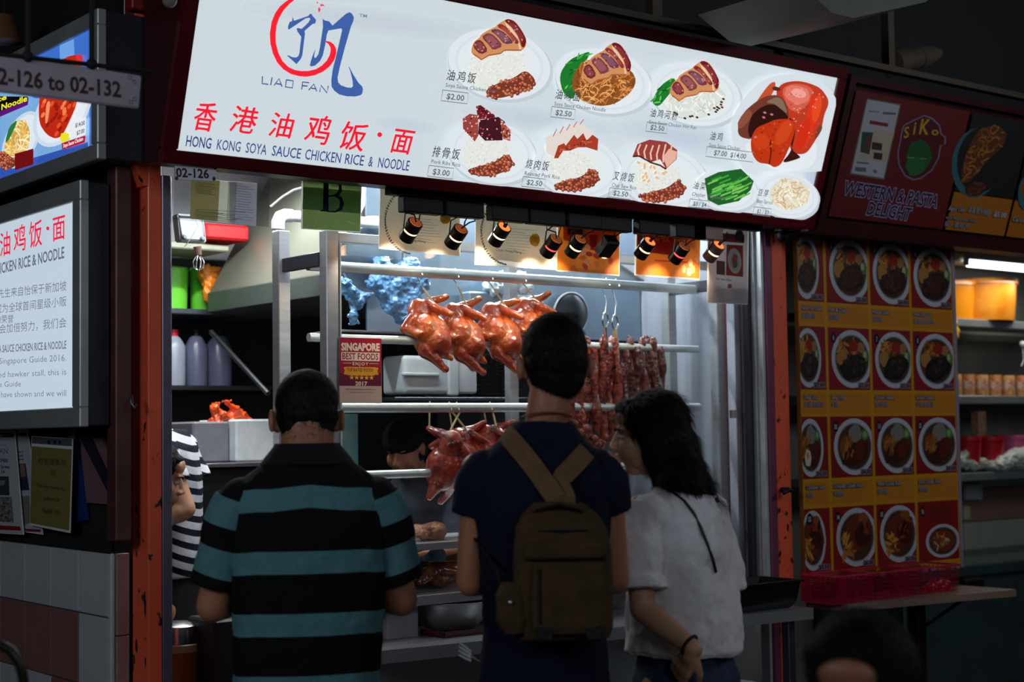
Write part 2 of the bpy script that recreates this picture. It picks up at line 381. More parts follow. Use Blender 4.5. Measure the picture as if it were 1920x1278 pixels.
# wall tiles on the side wall
wl = bpy.data.objects['wall_left']
tw = [M('white_wall_tile', (176, 182, 186), .22, 0, .06, 4, .02, 10), M('dusty_pink_wall_tile', (136, 92, 90), .24, 0, .08, 5, .02, 10)]
grout = struct('trim_tile_bed', G().box(2.142, 2.15, 4.75, 7.5, 0, 1.24), M('grey_grout', (70, 72, 74), .9), parent=wl)
S_ = .232; zt = 1.235
rows = [(zt-.155-S_*0, .155)]  # top cut row then full rows
zz = zt; heights = [.205, S_, S_, S_, S_, S_]
pink = {(1, 1), (1, 2), (1, 3), (1, 4), (1, 5), (2, 1), (3, 0), (3, 2), (3, 3)}
tm = {}
for r, h in enumerate(heights):
    z0 = zz-h
    if z0 < 0: z0 = 0
    for c in range(8):
        y0 = 4.755+S_*c
        m = tw[1 if (r, c) in pink else 0]
        if r == 0 and c > 6: continue
        key = (r, m.name)
        if key not in tm:
            g = G(); g.box(-.006, .003, 0, S_-.005, 0, (zz-z0)-.005, .002, seg=1); me = g.mesh('tile'); me.materials.append(m); tm[key] = me
        o = bpy.data.objects.new('wall_tile', tm[key]); COL.objects.link(o); o.parent = wl
        o.location = Vector((2.142, y0+.0025, z0+.0025)) - wl.location
    zz = z0
# narrow pink tiles on the end face, and white corner bead
g = G(); g.box(2.132, 2.150, 4.728, 4.752, 0, 1.235, .006); struct('trim_corner_bead', g, M('pale_corner_bead', (180, 184, 188), .3))
for k in range(5):
    z1 = 1.235-.262*k; obj('end_tile', G().box(2.150, 2.192, 4.722, 4.74, max(0, z1-.259), z1, .002), M('pale_pink_end_tile', (158, 122, 122), .3), wl)
# posts of the stall front
struct('trim_1', G().box(2.200, 2.247, 4.60, 4.715, 0, 4.2, .003).prism([(2.10, 4.60, 2.56), (2.2, 4.60, 2.56), (2.2, 4.60, 2.40), (2.185, 4.6, 2.40)], (0, .10, 0)), orange_post)
struct('trim_2', G().box(5.12, 5.19, 4.60, 4.66, 0, 2.7, .003).box(5.19, 5.262, 4.645, 4.70, 0, 2.7, .003), orange_post)
struct('trim_3', G().box(2.249, 2.280, 4.60, 4.66, 0, 2.44, .002).box(2.2805, 2.292, 4.62, 4.66, 0, 2.44, .002), M('scratched_aluminium_jamb', (128, 122, 140), .38, .7, .1, 8))
struct('trim_4', G().box(5.078, 5.117, 4.60, 4.66, 0, 2.62, .003), M('mauve_jamb', (120, 62, 92), .4, .2, .1, 8))
struct('trim_5', G().box(5.060, 5.077, 4.61, 4.66, 0, 2.62, .002), M('bright_edge_strip', (205, 208, 212), .3, .5))
struct('trim_6', G().box(2.105, 2.158, 4.63, 4.70, 1.28, 2.50, .004), M('rusty_brown_angle', (88, 52, 50), .45, .3, .3, 7))
# small things fixed to the posts
w = at(1466, 918, Y=4.59)
t = thing('door_catch', 'small black catch screwed to the right orange post', 'catch', w)
obj('peg', G().cyl(w, w+Vector((0, -.035, 0)), .012), black_pl, t); obj('lever', G().tube([w+Vector((-.03, -.035, -.012)), w+Vector((0, -.038, 0)), w+Vector((.03, -.035, -.004))], .009), black_pl, t)
w = at(249, 752, Y=4.59)
tag = obj('wall_hook', G().tube([at(246, 742, Y=4.59), at(247, 756, Y=4.575), at(251, 764, Y=4.57), at(255, 758, Y=4.575)], .006), steel_dk, None, 'small bent steel hook on the left orange post', 'hook')

# ---------------------------------------------------------------- the big backlit sign
SO = Vector((2.199, 4.4, 2.486)); SEX = Vector((1, 0, 0)); SEY = Vector((0, -.187, .568)).normalized(); SN = SEX.cross(SEY)
SH, SWD = .600, 2.919
def sp(u, v, h=0): return SO + SEX*u + SEY*v + SN*h
sign = thing('shop_sign', 'large backlit white sign with blue and red logo and plates of food', 'sign', (3.65, 4.45, 2.44))
g = G()
def slab(g, u0, v0, u1, v1, h0, h1):
    return g.prism([sp(u0, v0, h0), sp(u1, v0, h0), sp(u1, v1, h0), sp(u0, v1, h0)], SN*(h1-h0))
slab(g, -.05, -.042, SWD+.05, 0, -.02, .014); slab(g, -.05, SH, SWD+.05, SH+.045, -.02, .014)
slab(g, -.05, 0, 0, SH, -.02, .014); slab(g, SWD, 0, SWD+.05, SH, -.02, .014)
bmesh.ops.bevel(g.bm, geom=g.bm.edges[:], offset=.004, segments=2, affect='EDGES')
obj('sign_frame', g, red_fr, sign, 'dark red frame')
g = G(); a0 = sp(-.05, -.042, -.02); a1 = sp(-.05, SH+.045, -.02)
g.prism([a0, a1, Vector((a1.x, 4.52, a1.z)), Vector((a0.x, 4.52, a0.z))], (SWD+.1, 0, 0)); obj('sign_box', g, red_fr2, sign)
P = Print(SO, SEX, SEY, 0); P.clip = (.001, .001, SWD-.001, SH-.001)
bgc = (203, 214, 220)
P.rect(0, 0, SWD, SH, bgc)
# soft cloudy blue-grey areas of the artwork
for (x, y, rx, ry, c) in [(1510, 190, 70, 45, (176, 186, 208)), (1480, 385, 60, 26, (158, 168, 206)), (1545, 330, 40, 60, (170, 180, 212)), (1270, 255, 120, 30, (190, 201, 214)), (1010, 225, 150, 24, (192, 204, 214)), (760, 235, 60, 18, (194, 206, 216)), (1160, 110, 200, 14, (207, 216, 224)), (700, 40, 250, 26, (196, 205, 214))]:
    for k in range(5):
        f = 1-.17*k; mixc = tuple(bgc[i]+(c[i]-bgc[i])*(k+1)/5 for i in range(3)); pts = []
        for j in range(28):
            an = 2*PI*j/28; pts.append((x+rx*f*math.cos(an), y+ry*f*math.sin(an)+.12*(rx*f*math.cos(an))))
        uvp = [P.uv(*q) for q in pts]; uvp = [(min(max(u, 0), SWD), min(max(v, 0), SH)) for u, v in uvp]; P.add(uvp, [tuple(range(28))], mixc)
obj_panel = P.build('sign_panel', sign_lit, sign, label='glowing white panel')
def Zm(ox, oy, s): return lambda L: [(ox+x/s, oy+y/s) for x, y in L]
# logo
P = P.sub(); z = Zm(490, 0, 6.391); BL = (64, 96, 165); RD = (248, 34, 52)
def ring(pts, wd, col): P.stroke(pts, wd, col)
cx, cy, rr = 575, 66, 1
outer = z([(400, -60), (330, -10), (285, 20), (215, 80), (160, 160), (120, 260), (98, 400), (105, 520), (135, 640), (185, 745), (260, 830), (350, 885), (450, 912), (540, 918), (640, 900), (740, 855), (820, 790), (870, 720), (895, 640), (893, 580), (865, 530), (825, 500), (765, 486)])
inner = z([(430, -50), (392, 0), (330, 50), (262, 125), (210, 215), (178, 310), (168, 420), (172, 520), (200, 630), (250, 730), (320, 800), (400, 838), (480, 850), (560, 848), (650, 828), (720, 785), (780, 725), (815, 660), (828, 600), (822, 560), (800, 525), (775, 508), (768, 500)])
cn = [P.uv(*p) for p in outer]; ci = [P.uv(*p) for p in inner]; k = len(cn)
P.add(cn+ci, [(i, i+1, k+i+1, k+i) for i in range(k-1)], RD)
P.poly(z([(372, 195), (388, 248), (560, 190), (575, 170), (597, 163), (612, 192), (652, 235), (648, 270), (635, 283), (612, 285), (515, 370), (520, 400), (488, 660), (470, 705), (418, 768), (302, 662), (320, 662), (375, 685), (415, 688), (440, 670), (452, 640), (475, 440), (430, 378), (418, 340), (440, 335), (480, 345), (560, 270), (585, 225), (570, 212), (530, 218), (330, 352), (315, 345), (318, 310), (335, 262), (366, 252)]), BL)
P.poly(z([(730, 225), (760, 245), (810, 255), (850, 305), (940, 225), (1010, 165), (1050, 146), (1080, 158), (1105, 205), (1100, 250), (1070, 320), (1000, 560), (940, 790), (910, 930), (918, 985), (950, 1020), (1020, 1045), (1075, 1050), (1095, 1030), (1090, 970), (1065, 860), (1040, 795), (1050, 800), (1100, 895), (1160, 990), (1205, 1035), (1215, 1070), (1205, 1120), (1185, 1140), (1120, 1155), (1020, 1152), (930, 1130), (870, 1085), (838, 1035), (835, 960), (850, 840), (900, 640), (965, 360), (955, 338), (800, 365), (780, 420), (765, 520), (735, 660), (700, 730), (640, 785), (590, 795), (578, 780), (590, 730), (620, 640), (648, 585), (630, 660), (632, 690), (650, 690), (680, 650), (700, 560), (735, 320)]), BL)
P.poly(z([(655, 30), (668, 18), (680, 28), (668, 42)]), RD); P.poly(z([(705, 45), (745, 55), (752, 75), (725, 70), (705, 80)]), (236, 60, 100)); P.poly(z([(690, 85), (708, 110), (695, 148), (680, 135), (676, 105)]), (236, 60, 90))
INK = (66, 86, 140)
P.text_px('TM', (673, 31), (687, 33), 6, (110, 125, 150), bold=.01)
for L_ in [[(10, 912), (6, 1000), (80, 1010)], [(125, 925), (108, 1018)], [(150, 1022), (208, 940), (245, 1038)], [(175, 1000), (232, 1010)], [(295, 955), (285, 1040), (368, 1052), (380, 968), (295, 955)], [(480, 1070), (492, 980), (568, 990)], [(486, 1025), (550, 1030)], [(562, 1080), (625, 1005), (660, 1092)], [(592, 1055), (650, 1062)], [(695, 1100), (710, 1020), (782, 1112), (798, 1028)]]:
    P.stroke(z(L_), .0042, INK)
# red brush writing and blue line
REDC = (240, 30, 52)
for s_, a, b, h in [('香', (361, 238), (401, 243), 54), ('港', (430, 242), (478, 248), 50), ('油', (503, 251), (547, 256), 46), ('鸡', (569, 262), (614, 268), 54), ('饭', (635, 273), (682, 280), 52), ('面', (732, 281), (771, 286), 48)]:
    P.text_px(s_, a, b, h*.80, REDC, bold=.012, shear=.12)
P.ell(711, 252, 4.5, 4.5, REDC)
P.text_px('HONG', (347, 273), (394, 278.5), 21, (40, 62, 120), bold=.012)
for s_, x0, x1 in [('KONG', 405, 449), ('SOYA', 459, 498), ('SAUCE', 508, 562), ('CHICKEN', 570, 637), ('RICE', 645, 680), ('&', 689, 697), ('NOODLE', 707, 765)]:
    P.text_px(s_, (x0, 273+(x0-347)*.1115), (x1, 273+(x1-347)*.1115), 20, (52, 74, 132), bold=.008)
obj_l = P.build('logo_lettering', sign_lit, sign, label='red and blue brush lettering')

# --- food pictures
def plate(P, cx, cy, rx, ry, rot=.1, lit=1):
    for k, c in enumerate([(192, 203, 210), (221, 228, 233), (213, 222, 228), (223, 230, 234)]):
        f = [1.02, .985, .86, .80][k]; P.ell(cx+(2 if k == 0 else 0), cy+(4 if k == 0 else 0), rx*f, ry*f, c, rot, 40)
def inside(p, poly):
    x, y = p; r = False; j = len(poly)-1
    for i in range(len(poly)):
        xi, yi = poly[i]; xj, yj = poly[j]
        if (yi > y) != (yj > y) and x < (xj-xi)*(y-yi)/(yj-yi)+xi: r = not r
        j = i
    return r
def scatter(poly, n, dmin=0, tries=40):
    xs = [p[0] for p in poly]; ys = [p[1] for p in poly]; out = []
    for _ in range(n*tries):
        p = (random.uniform(min(xs), max(xs)), random.uniform(min(ys), max(ys)))
        if inside(p, poly) and all((p[0]-q[0])**2+(p[1]-q[1])**2 > dmin*dmin for q in out):
            out.append(p)
            if len(out) >= n: break
    return sorted(out, key=lambda q: q[1])
def jit(c, a): k = random.uniform(-a, a); return tuple(min(255, max(0, v+k)) for v in c)
def rice(P, poly, base=(226, 228, 222), n=150):
    P.soft(poly, base); h = P.h
    xs = [p[0] for p in poly]
    for p in scatter(poly, n, 1.5, 8):
        f = (p[0]-min(xs))/(max(xs)-min(xs)); P.h = h
        P.ell(p[0], p[1], 2.0, .9, jit((240, 241, 236) if random.random() < .5 else (204, 207, 198), 8), random.uniform(0, 3), 6)
    P.h = h+P.step*3
def beans(P, poly, n=46):
    P.soft(poly, (120, 56, 38))
    for p in scatter(poly, n, 4.4, 60):
        c = random.choice([(176, 84, 56), (158, 70, 48), (190, 104, 74), (140, 60, 50)]); r = random.uniform(0, 3)
        P.ell(p[0], p[1], 4.4, 3.3, (84, 34, 26), r, 9); P.ell(p[0]-.3, p[1]-.4, 3.9, 2.8, jit(c, 10), r, 9); P.ell(p[0]-1.2, p[1]-1.2, 1.3, .8, (226, 170, 140), r, 6)
T_UNDER = [(270, 560), (300, 460), (380, 400), (400, 360), (500, 300), (585, 265), (620, 225), (680, 190), (740, 165), (820, 190), (900, 290), (970, 430), (960, 520), (900, 575), (700, 565), (620, 600), (520, 630), (480, 620), (400, 685), (280, 610)]
T_SL = [([(290, 520), (330, 440), (400, 430), (490, 570), (390, 620)], (118, 44, 46)), ([(395, 395), (480, 338), (560, 372), (680, 510), (545, 565), (500, 500)], (126, 62, 66)), ([(505, 312), (590, 288), (700, 342), (818, 470), (690, 490), (600, 382)], (112, 58, 74)),
        ([(585, 255), (640, 225), (720, 270), (868, 440), (868, 480), (820, 480), (730, 350)], (138, 50, 40)), ([(680, 185), (740, 165), (820, 200), (910, 320), (970, 430), (940, 530), (905, 520), (862, 380), (780, 270)], (112, 26, 32))]
def slices(P, f):
    P.soft([f(p) for p in T_UNDER], (206, 142, 92))
    P.poly([f(p) for p in [(690, 200), (770, 270), (855, 385), (905, 545), (880, 560), (855, 430), (720, 268)]], (234, 196, 158))
    for pl, c in T_SL:
        P.soft([f(p) for p in pl], c, 1); cxx = sum(p[0] for p in pl)/len(pl); cyy = sum(p[1] for p in pl)/len(pl)
        P.soft([f((cxx+(x-cxx)*.72, cyy+(y-cyy)*.72)) for x, y in pl], tuple(min(255, v+22) for v in c))
        for q in scatter(pl, 5, 22, 20): P.ell(*f(q), 2.0, 1.3, random.choice([(186, 146, 160), (214, 150, 120), (92, 30, 40), (170, 120, 150)]), random.uniform(0, 3), 7)
    P.stroke([f(p) for p in [(300, 610), (400, 680), (490, 625), (640, 600), (690, 560), (900, 560)]], .005, (170, 96, 48))
def fit(bx0, by0, bx1, by1): return lambda p: (bx0+(p[0]-270)/700*(bx1-bx0), by0+(p[1]-165)/520*(by1-by0))
def noodles(P, poly, base, cols, n=90, ln=9, wd=.0035, stp=2.6):
    P.soft(poly, base)
    for q in scatter(poly, n, 1.5, 20):
        a = random.uniform(0, 2*PI); x, y = q; pts = []; da = random.uniform(-.35, .35)
        for i in range(ln):
            if not inside((x, y), poly): break
            pts.append((x, y)); x += stp*math.cos(a); y += stp*math.sin(a); a += da
        if len(pts) > 2: P.stroke(pts, wd, jit(random.choice(cols), 10))
def greens(P, poly, n=14, base=(28, 120, 44)):
    P.soft(poly, base)
    for q in scatter(poly, n, 4, 20):
        a = random.uniform(-.4, 1.2); P.ell(q[0], q[1], random.uniform(4, 8), 1.6, random.choice([(70, 176, 70), (18, 92, 36), (110, 200, 90), (44, 150, 54)]), a+2.0, 8)
def dish(name, draw, mat=sign_lit, par=sign, base=None):
    global P
    P = (base or P).sub(); P.h += .0002; draw(P); return P.build(name, mat, par)
LK = (92, 98, 108)
def label_(P, zh, p, wz, en, we, price, box, hz=18):
    n = len(zh); st = wz/n
    for i, c in enumerate(zh):
        x = p[0]+i*st; P.text_px(c, (x, p[1]+i*st*.125), (x+st*.78, p[1]+(i+.78)*st*.125), hz*.8, (62, 66, 72), bold=.004, shear=.1)
    if en: P.text_px(en, (p[0]-2, p[1]+14), (p[0]-2+we, p[1]+14+we*.125), 7.5, LK, bold=.004)
    x0, y0, w_, h_ = box; s = .125
    P.stroke([(x0, y0), (x0+w_, y0+w_*s), (x0+w_-2, y0+w_*s+h_), (x0-3, y0+h_), (x0, y0)], .0028, (120, 128, 138))
    P.text_px(price, (x0+w_*.14, y0+h_*.78+w_*.14*s), (x0+w_*.82, y0+h_*.78+w_*.82*s), h_*.55, (84, 90, 98), bold=.012)
def d1(P):
    plate(P, 935, 120, 98, 66, .2)
    rice(P, [(882, 105), (980, 90), (984, 132), (968, 150), (912, 172), (885, 160), (876, 140)])
    beans(P, [(908, 168), (940, 152), (962, 146), (984, 130), (1003, 148), (1000, 164), (965, 176), (938, 184), (914, 182)], 48)
    slices(P, lambda p: (840+p[0]/6.727, 10+p[1]/6.727))
dish('chicken_rice_picture', d1); label_base = P
def d2(P):
    plate(P, 1128, 152, 92, 60, .2)
    greens(P, [(1044, 140), (1062, 112), (1092, 98), (1104, 96), (1092, 120), (1072, 150), (1074, 188), (1052, 176)])
    noodles(P, [(1090, 112), (1125, 110), (1178, 128), (1190, 150), (1180, 172), (1150, 194), (1120, 199), (1085, 188), (1068, 165), (1070, 140)], (138, 80, 36), [(222, 152, 84), (196, 120, 56), (236, 176, 110), (120, 62, 28)], 150)
    slices(P, fit(1084, 78, 1178, 158))
dish('chicken_noodle_picture', d2)
def d3(P):
    plate(P, 1298, 176, 86, 58, .2)
    greens(P, [(1214, 190), (1232, 158), (1258, 142), (1262, 160), (1246, 178), (1228, 200)], 12)
    noodles(P, [(1250, 170), (1300, 168), (1342, 160), (1356, 178), (1345, 200), (1318, 218), (1280, 222), (1250, 214), (1240, 195)], (216, 220, 212), [(236, 240, 234), (200, 206, 198), (226, 230, 222)], 80, wd=.005)
    for q in scatter([(1252, 206), (1275, 214), (1318, 214), (1352, 180), (1346, 202), (1318, 220), (1278, 224)], 16, 4): P.ell(q[0], q[1], 3.0, 2, random.choice([(40, 46, 40), (90, 40, 26), (30, 60, 40)]), .4, 7)
    slices(P, fit(1248, 112, 1341, 188))
dish('chicken_rice_noodle_picture', d3)
def d4(P): # whole chicken, traced
    z = Zm(1080, 80, 3.55)
    P.soft(z([(1000, 480), (1180, 250), (1400, 190), (1640, 260), (1730, 420), (1700, 830), (1600, 850), (1400, 860), (1120, 900), (1010, 700)]), (212, 220, 226))
    P.soft(z([(1060, 690), (1200, 620), (1580, 620), (1560, 830), (1300, 860)]), (224, 230, 234))
    P.soft(z([(1120, 470), (1200, 340), (1262, 262), (1298, 252), (1296, 300), (1250, 372)]), (196, 78, 44))
    P.soft(z([(1290, 330), (1340, 262), (1440, 246), (1520, 262), (1600, 296), (1652, 372), (1646, 420), (1622, 470), (1606, 560), (1560, 650), (1500, 738), (1400, 730), (1380, 600), (1375, 470)]), (186, 56, 32))
    P.soft(z([(1330, 300), (1420, 262), (1520, 280), (1560, 330), (1500, 420), (1440, 460), (1380, 430)]), (206, 92, 74)); P.soft(z([(1400, 300), (1500, 290), (1530, 350), (1440, 420), (1400, 370)]), (226, 134, 118))
    P.soft(z([(1540, 320), (1600, 380), (1570, 520), (1500, 690), (1450, 700), (1500, 520), (1520, 400)]), (214, 52, 24)); P.soft(z([(1600, 530), (1612, 560), (1580, 620), (1555, 640), (1565, 580)]), (120, 60, 46))
    P.soft(z([(1042, 570), (1080, 460), (1160, 390), (1240, 345), (1320, 340), (1372, 395), (1392, 500), (1300, 548), (1150, 640), (1060, 622)]), (112, 56, 42)); P.soft(z([(1110, 570), (1140, 470), (1220, 410), (1300, 400), (1370, 470), (1390, 500), (1290, 530), (1180, 570), (1130, 640)]), (48, 18, 14)); P.soft(z([(1225, 390), (1310, 350), (1350, 380), (1380, 470), (1340, 440), (1290, 400)]), (128, 104, 86))
    P.soft(z([(1380, 480), (1420, 520), (1430, 600), (1400, 720), (1330, 800), (1470, 760), (1450, 740), (1400, 700)]), (60, 20, 14))
    P.soft(z([(1130, 640), (1165, 560), (1240, 530), (1300, 502), (1400, 500), (1432, 545), (1412, 640), (1340, 800), (1290, 826), (1255, 800), (1180, 792), (1138, 730)]), (186, 52, 18))
    P.stroke(z([(1262, 640), (1268, 720), (1256, 800)]), .009, (96, 22, 10))
    for q in scatter([(1150, 660), (1180, 570), (1300, 520), (1400, 520), (1400, 620), (1320, 780), (1200, 770)], 36, 18): P.ell(1080+q[0]/3.55, 80+q[1]/3.55, 2.4, 1.5, random.choice([(216, 84, 34), (150, 34, 12), (206, 64, 22)]), random.uniform(0, 3), 7)
    for (x, y, rx, ry, c, r) in [(1440, 340, 24, 16, (222, 120, 100), .3), (1450, 330, 14, 8, (236, 160, 146), .3), (1570, 430, 8, 26, (224, 72, 34), .2), (1480, 600, 10, 30, (206, 44, 20), .3), (1350, 590, 12, 26, (204, 66, 26), .5), (1200, 650, 16, 14, (200, 62, 24), .2), (1090, 500, 8, 20, (140, 78, 58), .6), (1300, 300, 8, 4, (90, 40, 24), .2)]: P.ell(1080+x/3.55, 80+y/3.55, rx, ry, c, r, 18, wob=.06)
    for q in scatter([(1340, 300), (1420, 262), (1600, 300), (1640, 400), (1560, 640), (1480, 720), (1400, 700), (1390, 500)], 40, 14): P.ell(1080+q[0]/3.55, 80+q[1]/3.55, 1.6, 1.0, random.choice([(236, 170, 150), (160, 40, 20), (214, 90, 60)]), random.uniform(0, 3), 6)
    for (x, y) in [(1215, 490), (1222, 458), (1268, 470), (1160, 620)]: P.ell(1080+x/3.55, 80+y/3.55, 3, 2, (190, 120, 130), .3, 8)
dish('whole_chicken_picture', d4)
def rb(P, cx, cy, topping, rxx=1.0):
    plate(P, cx+8, cy+8, 84, 58, .2)
    rice(P, [(cx-46, cy-8), (cx-30, cy-26), (cx+36, cy-18), (cx+40, cy+12), (cx+20, cy+34), (cx-30, cy+40), (cx-46, cy+22)], n=110)
    beans(P, [(cx-40, cy+40), (cx-10, cy+32), (cx+14, cy+26), (cx+34, cy+10), (cx+50, cy+26), (cx+42, cy+40), (cx+4, cy+54), (cx-30, cy+50)], 42)
    topping(P, cx, cy)
def ribs(P, cx, cy):
    z = Zm(760, 0, 3.195)
    for pl, c in [([(388, 628), (415, 620), (500, 680), (502, 700), (400, 705)], (104, 30, 38)), ([(308, 700), (350, 672), (400, 680), (402, 800), (380, 838), (340, 790), (310, 760)], (150, 66, 60)), ([(405, 710), (520, 690), (560, 720), (545, 830), (440, 832), (400, 790)], (66, 24, 34)), ([(530, 700), (592, 770), (590, 835), (545, 820)], (166, 84, 64))]:
        P.poly(z(pl), c)
        for q in scatter(pl, 22, 9, 30): P.ell(760+q[0]/3.195, q[1]/3.195, 2.0, 1.4, random.choice([(214, 150, 150), (60, 14, 20), (190, 70, 60), (230, 200, 190)]), random.uniform(0, 3), 6)
dish('pork_ribs_rice_picture', lambda P: rb(P, 905, 275, ribs))
def rpork(P, cx, cy):
    z = Zm(760, 0, 3.195)
    P.poly(z([(795, 810), (880, 770), (950, 735), (1000, 725), (1080, 780), (1060, 840), (900, 880), (850, 930), (800, 905)]), (226, 214, 206))
    for k in range(5): P.stroke(z([(840+40*k, 805-18*k), (862+40*k, 760-14*k)]), .004, (186, 110, 106))
    P.poly(z([(845, 935), (870, 860), (905, 845), (915, 860), (965, 795), (985, 820), (1020, 785), (1040, 830), (1075, 795), (1110, 820), (1105, 890), (1040, 870), (990, 870), (940, 890), (900, 890), (870, 935)]), (166, 60, 40))
    for q in scatter([(860, 900), (915, 860), (1020, 820), (1100, 830), (1040, 860), (940, 885)], 24, 8): P.ell(760+q[0]/3.195, q[1]/3.195, 2, 1.5, random.choice([(200, 96, 70), (120, 36, 26)]), 0, 6)
dish('roast_pork_rice_picture', lambda P: rb(P, 1063, 302, rpork))
def csiew(P, cx, cy):
    z = Zm(1080, 80, 3.55)
    P.poly(z([(318, 740), (350, 660), (430, 630), (540, 645), (615, 700), (610, 760), (540, 825), (500, 760), (440, 780), (400, 750)]), (150, 62, 58))
    for k in range(6): P.stroke(z([(370+42*k, 668-4*abs(k-2)), (352+42*k, 700+10*k), (362+40*k, 745+9*k)]), .008, (236, 190, 176))
    P.poly(z([(520, 745), (560, 690), (612, 710), (605, 760), (545, 815)]), (226, 176, 156)); P.stroke(z([(318, 742), (360, 738), (440, 782), (500, 800), (540, 826)]), .006, (70, 28, 20))
    for q in scatter([(330, 780), (420, 780), (560, 840), (440, 940), (350, 930)], 14, 12): P.ell(1080+q[0]/3.55, 80+q[1]/3.55, 4, 2.4, (226, 186, 140), random.uniform(0, 3), 7)
dish('barbecued_pork_rice_picture', lambda P: rb(P, 1222, 322, csiew))
def veg(P):
    plate(P, 1345, 352, 60, 38, .15)
    P.poly([(1304, 330), (1330, 318), (1372, 312), (1396, 335), (1390, 352), (1368, 372), (1330, 380), (1310, 370)], (30, 96, 40))
    for k in range(34):
        x = random.uniform(1308, 1372); y = random.uniform(330, 372); a = random.uniform(-.6, -.3); l = random.uniform(16, 26)
        P.stroke([(x, y), (min(1396, x+l), y+l*math.sin(a))], .007, random.choice([(62, 160, 62), (120, 196, 88), (34, 128, 46), (90, 180, 70)]))
dish('vegetable_picture', veg)
def spr(P):
    plate(P, 1460, 362, 58, 42, .2)
    noodles(P, [(1428, 345), (1450, 328), (1480, 332), (1502, 352), (1496, 375), (1468, 390), (1440, 384), (1424, 368)], (222, 214, 192), [(240, 236, 222), (214, 190, 150), (232, 226, 206), (198, 160, 116)], 90, wd=.004)
dish('bean_sprout_picture', spr)
def lab(P):
    label_(P, '油鸡饭', (819, 144), 58, 'Soya Sauce Chicken Rice', 94, '$2.00', (812, 164, 48, 20), 20)
    label_(P, '油鸡面', (1022, 179), 50, 'Soya Sauce Chicken Noodle', 96, '$2.50', (1016, 195, 44, 19), 18)
    label_(P, '油鸡河粉', (1199, 213), 54, 'Soya Sauce Chicken Hor Fun', 88, '$2.50', (1194, 224, 38, 17), 16)
    label_(P, '油鸡', (1311, 256), 26, 'Soya Sauce Chicken', 58, '$7.00  $14.00', (1306, 270, 88, 18), 16)
    label_(P, '排骨饭', (792, 286), 54, 'Pork Ribs Rice', 54, '$3.00', (786, 304, 46, 20), 20)
    label_(P, '烧肉饭', (966, 308), 46, 'Roasted Pork Rice', 66, '$2.50', (962, 325, 42, 18), 18)
    label_(P, '叉烧饭', (1129, 330), 42, 'Char Siew Rice', 46, '$2.50', (1124, 346, 40, 17), 17)
    label_(P, '油菜', (1279, 347), 26, 'Oyster Vegetable', 62, '$3 / $4', (1274, 367, 36, 15), 14)
    label_(P, '豆芽', (1400, 360), 22, 'Bean Sprout', 30, '$2 / $3', (1394, 382, 32, 14), 13)
dish('menu_lettering', lab)

# ---------------------------------------------------------------- neighbour's unlit sign
NO = Vector((5.262, 4.43, 2.493)); 
ns = thing('neighbour_sign', 'dark red and yellow western and pasta stall sign with round emblem', 'sign', (6.4, 4.5, 2.44))
g = G(); NW = 2.35
def slab2(g, u0, v0, u1, v1, h0, h1):
    f = lambda u, v: NO + SEX*u + SEY*v + SN*h0
    return g.prism([f(u0, v0), f(u1, v0), f(u1, v1), f(u0, v1)], SN*(h1-h0))
slab2(g, -.04, -.05, NW, 0, -.02, .014); slab2(g, -.04, SH, NW, SH+.03, -.02, .014); slab2(g, -.04, 0, 0, SH, -.02, .014); obj('sign_frame', g, red_fr2, ns)
g = G(); a0 = NO+SEX*-.04+SEY*-.05-SN*.02; a1 = NO+SEX*-.04+SEY*(SH+.03)-SN*.02
g.prism([a0, a1, Vector((a1.x, 4.6, a1.z)), Vector((a0.x, 4.6, a0.z))], (NW+.04, 0, 0)); obj('sign_box', g, red_fr2, ns)
P = Print(NO, SEX, SEY, 0); YL = (176, 116, 20); DR = (96, 10, 14)
P.rect(0, 0, NW, SH, YL); P = P.sub()
q0 = P.uv(1556, 405); q1 = P.uv(1790, 428)
c1 = P.uv(1772, 420)[0]; c2 = P.uv(1886, 437)[0]
P.rect(.028, .022, c1-.012, SH-.03, DR); P.rect(c1+.01, .022, c2-.01, .2, (156, 92, 14)); P.rect(c1+.01, .205, c2-.01, SH-.03, (22, 22, 20))
P.rect(c2+.008, .022, c2+.45, .2, (156, 92, 14)); P.rect(c2+.008, .205, c2+.45, SH-.03, (22, 22, 20)); P.rect(c2+.46, .022, NW-.02, SH-.03, (22, 22, 20))
obj_p = P.build('sign_panel', print_m, ns)
P = P.sub(); P.h += .0002; z = Zm(1580, 150, 4.1235)
P.poly(z([(186, 140), (452, 185), (322, 772), (52, 728)]), (96, 92, 86)); P.poly(z([(192, 150), (440, 194), (316, 758), (66, 718)]), (168, 168, 178))
P.poly(z([(210, 310), (352, 335), (350, 362), (206, 338)]), (120, 40, 30)); P.poly(z([(250, 380), (400, 400), (330, 640), (120, 600)]), (176, 160, 140)); P.poly(z([(150, 400), (235, 405), (205, 575), (135, 555)]), (46, 66, 56)); P.poly(z([(190, 430), (220, 440), (200, 540), (175, 530)]), (110, 40, 30))
P.poly(z([(228, 478), (305, 490), (300, 545), (222, 535)]), (50, 42, 40)); P.poly(z([(240, 558), (308, 566), (302, 618), (236, 608)]), (50, 42, 40))
for (x0, y0, x1, y1) in [(200, 235, 280, 250), (310, 245, 410, 270), (95, 670, 180, 710), (235, 690, 262, 720), (110, 630, 200, 650)]: P.poly(z([(x0, y0), (x1, y0+8), (x1, y1), (x0, y1-6)]), (96, 96, 112))
em = [(455, 380), (470, 345), (540, 310), (630, 268), (690, 290), (750, 345), (765, 415), (798, 440), (795, 495), (760, 505), (745, 600), (690, 700), (600, 765), (540, 775), (480, 745), (430, 660), (420, 560), (440, 470)]
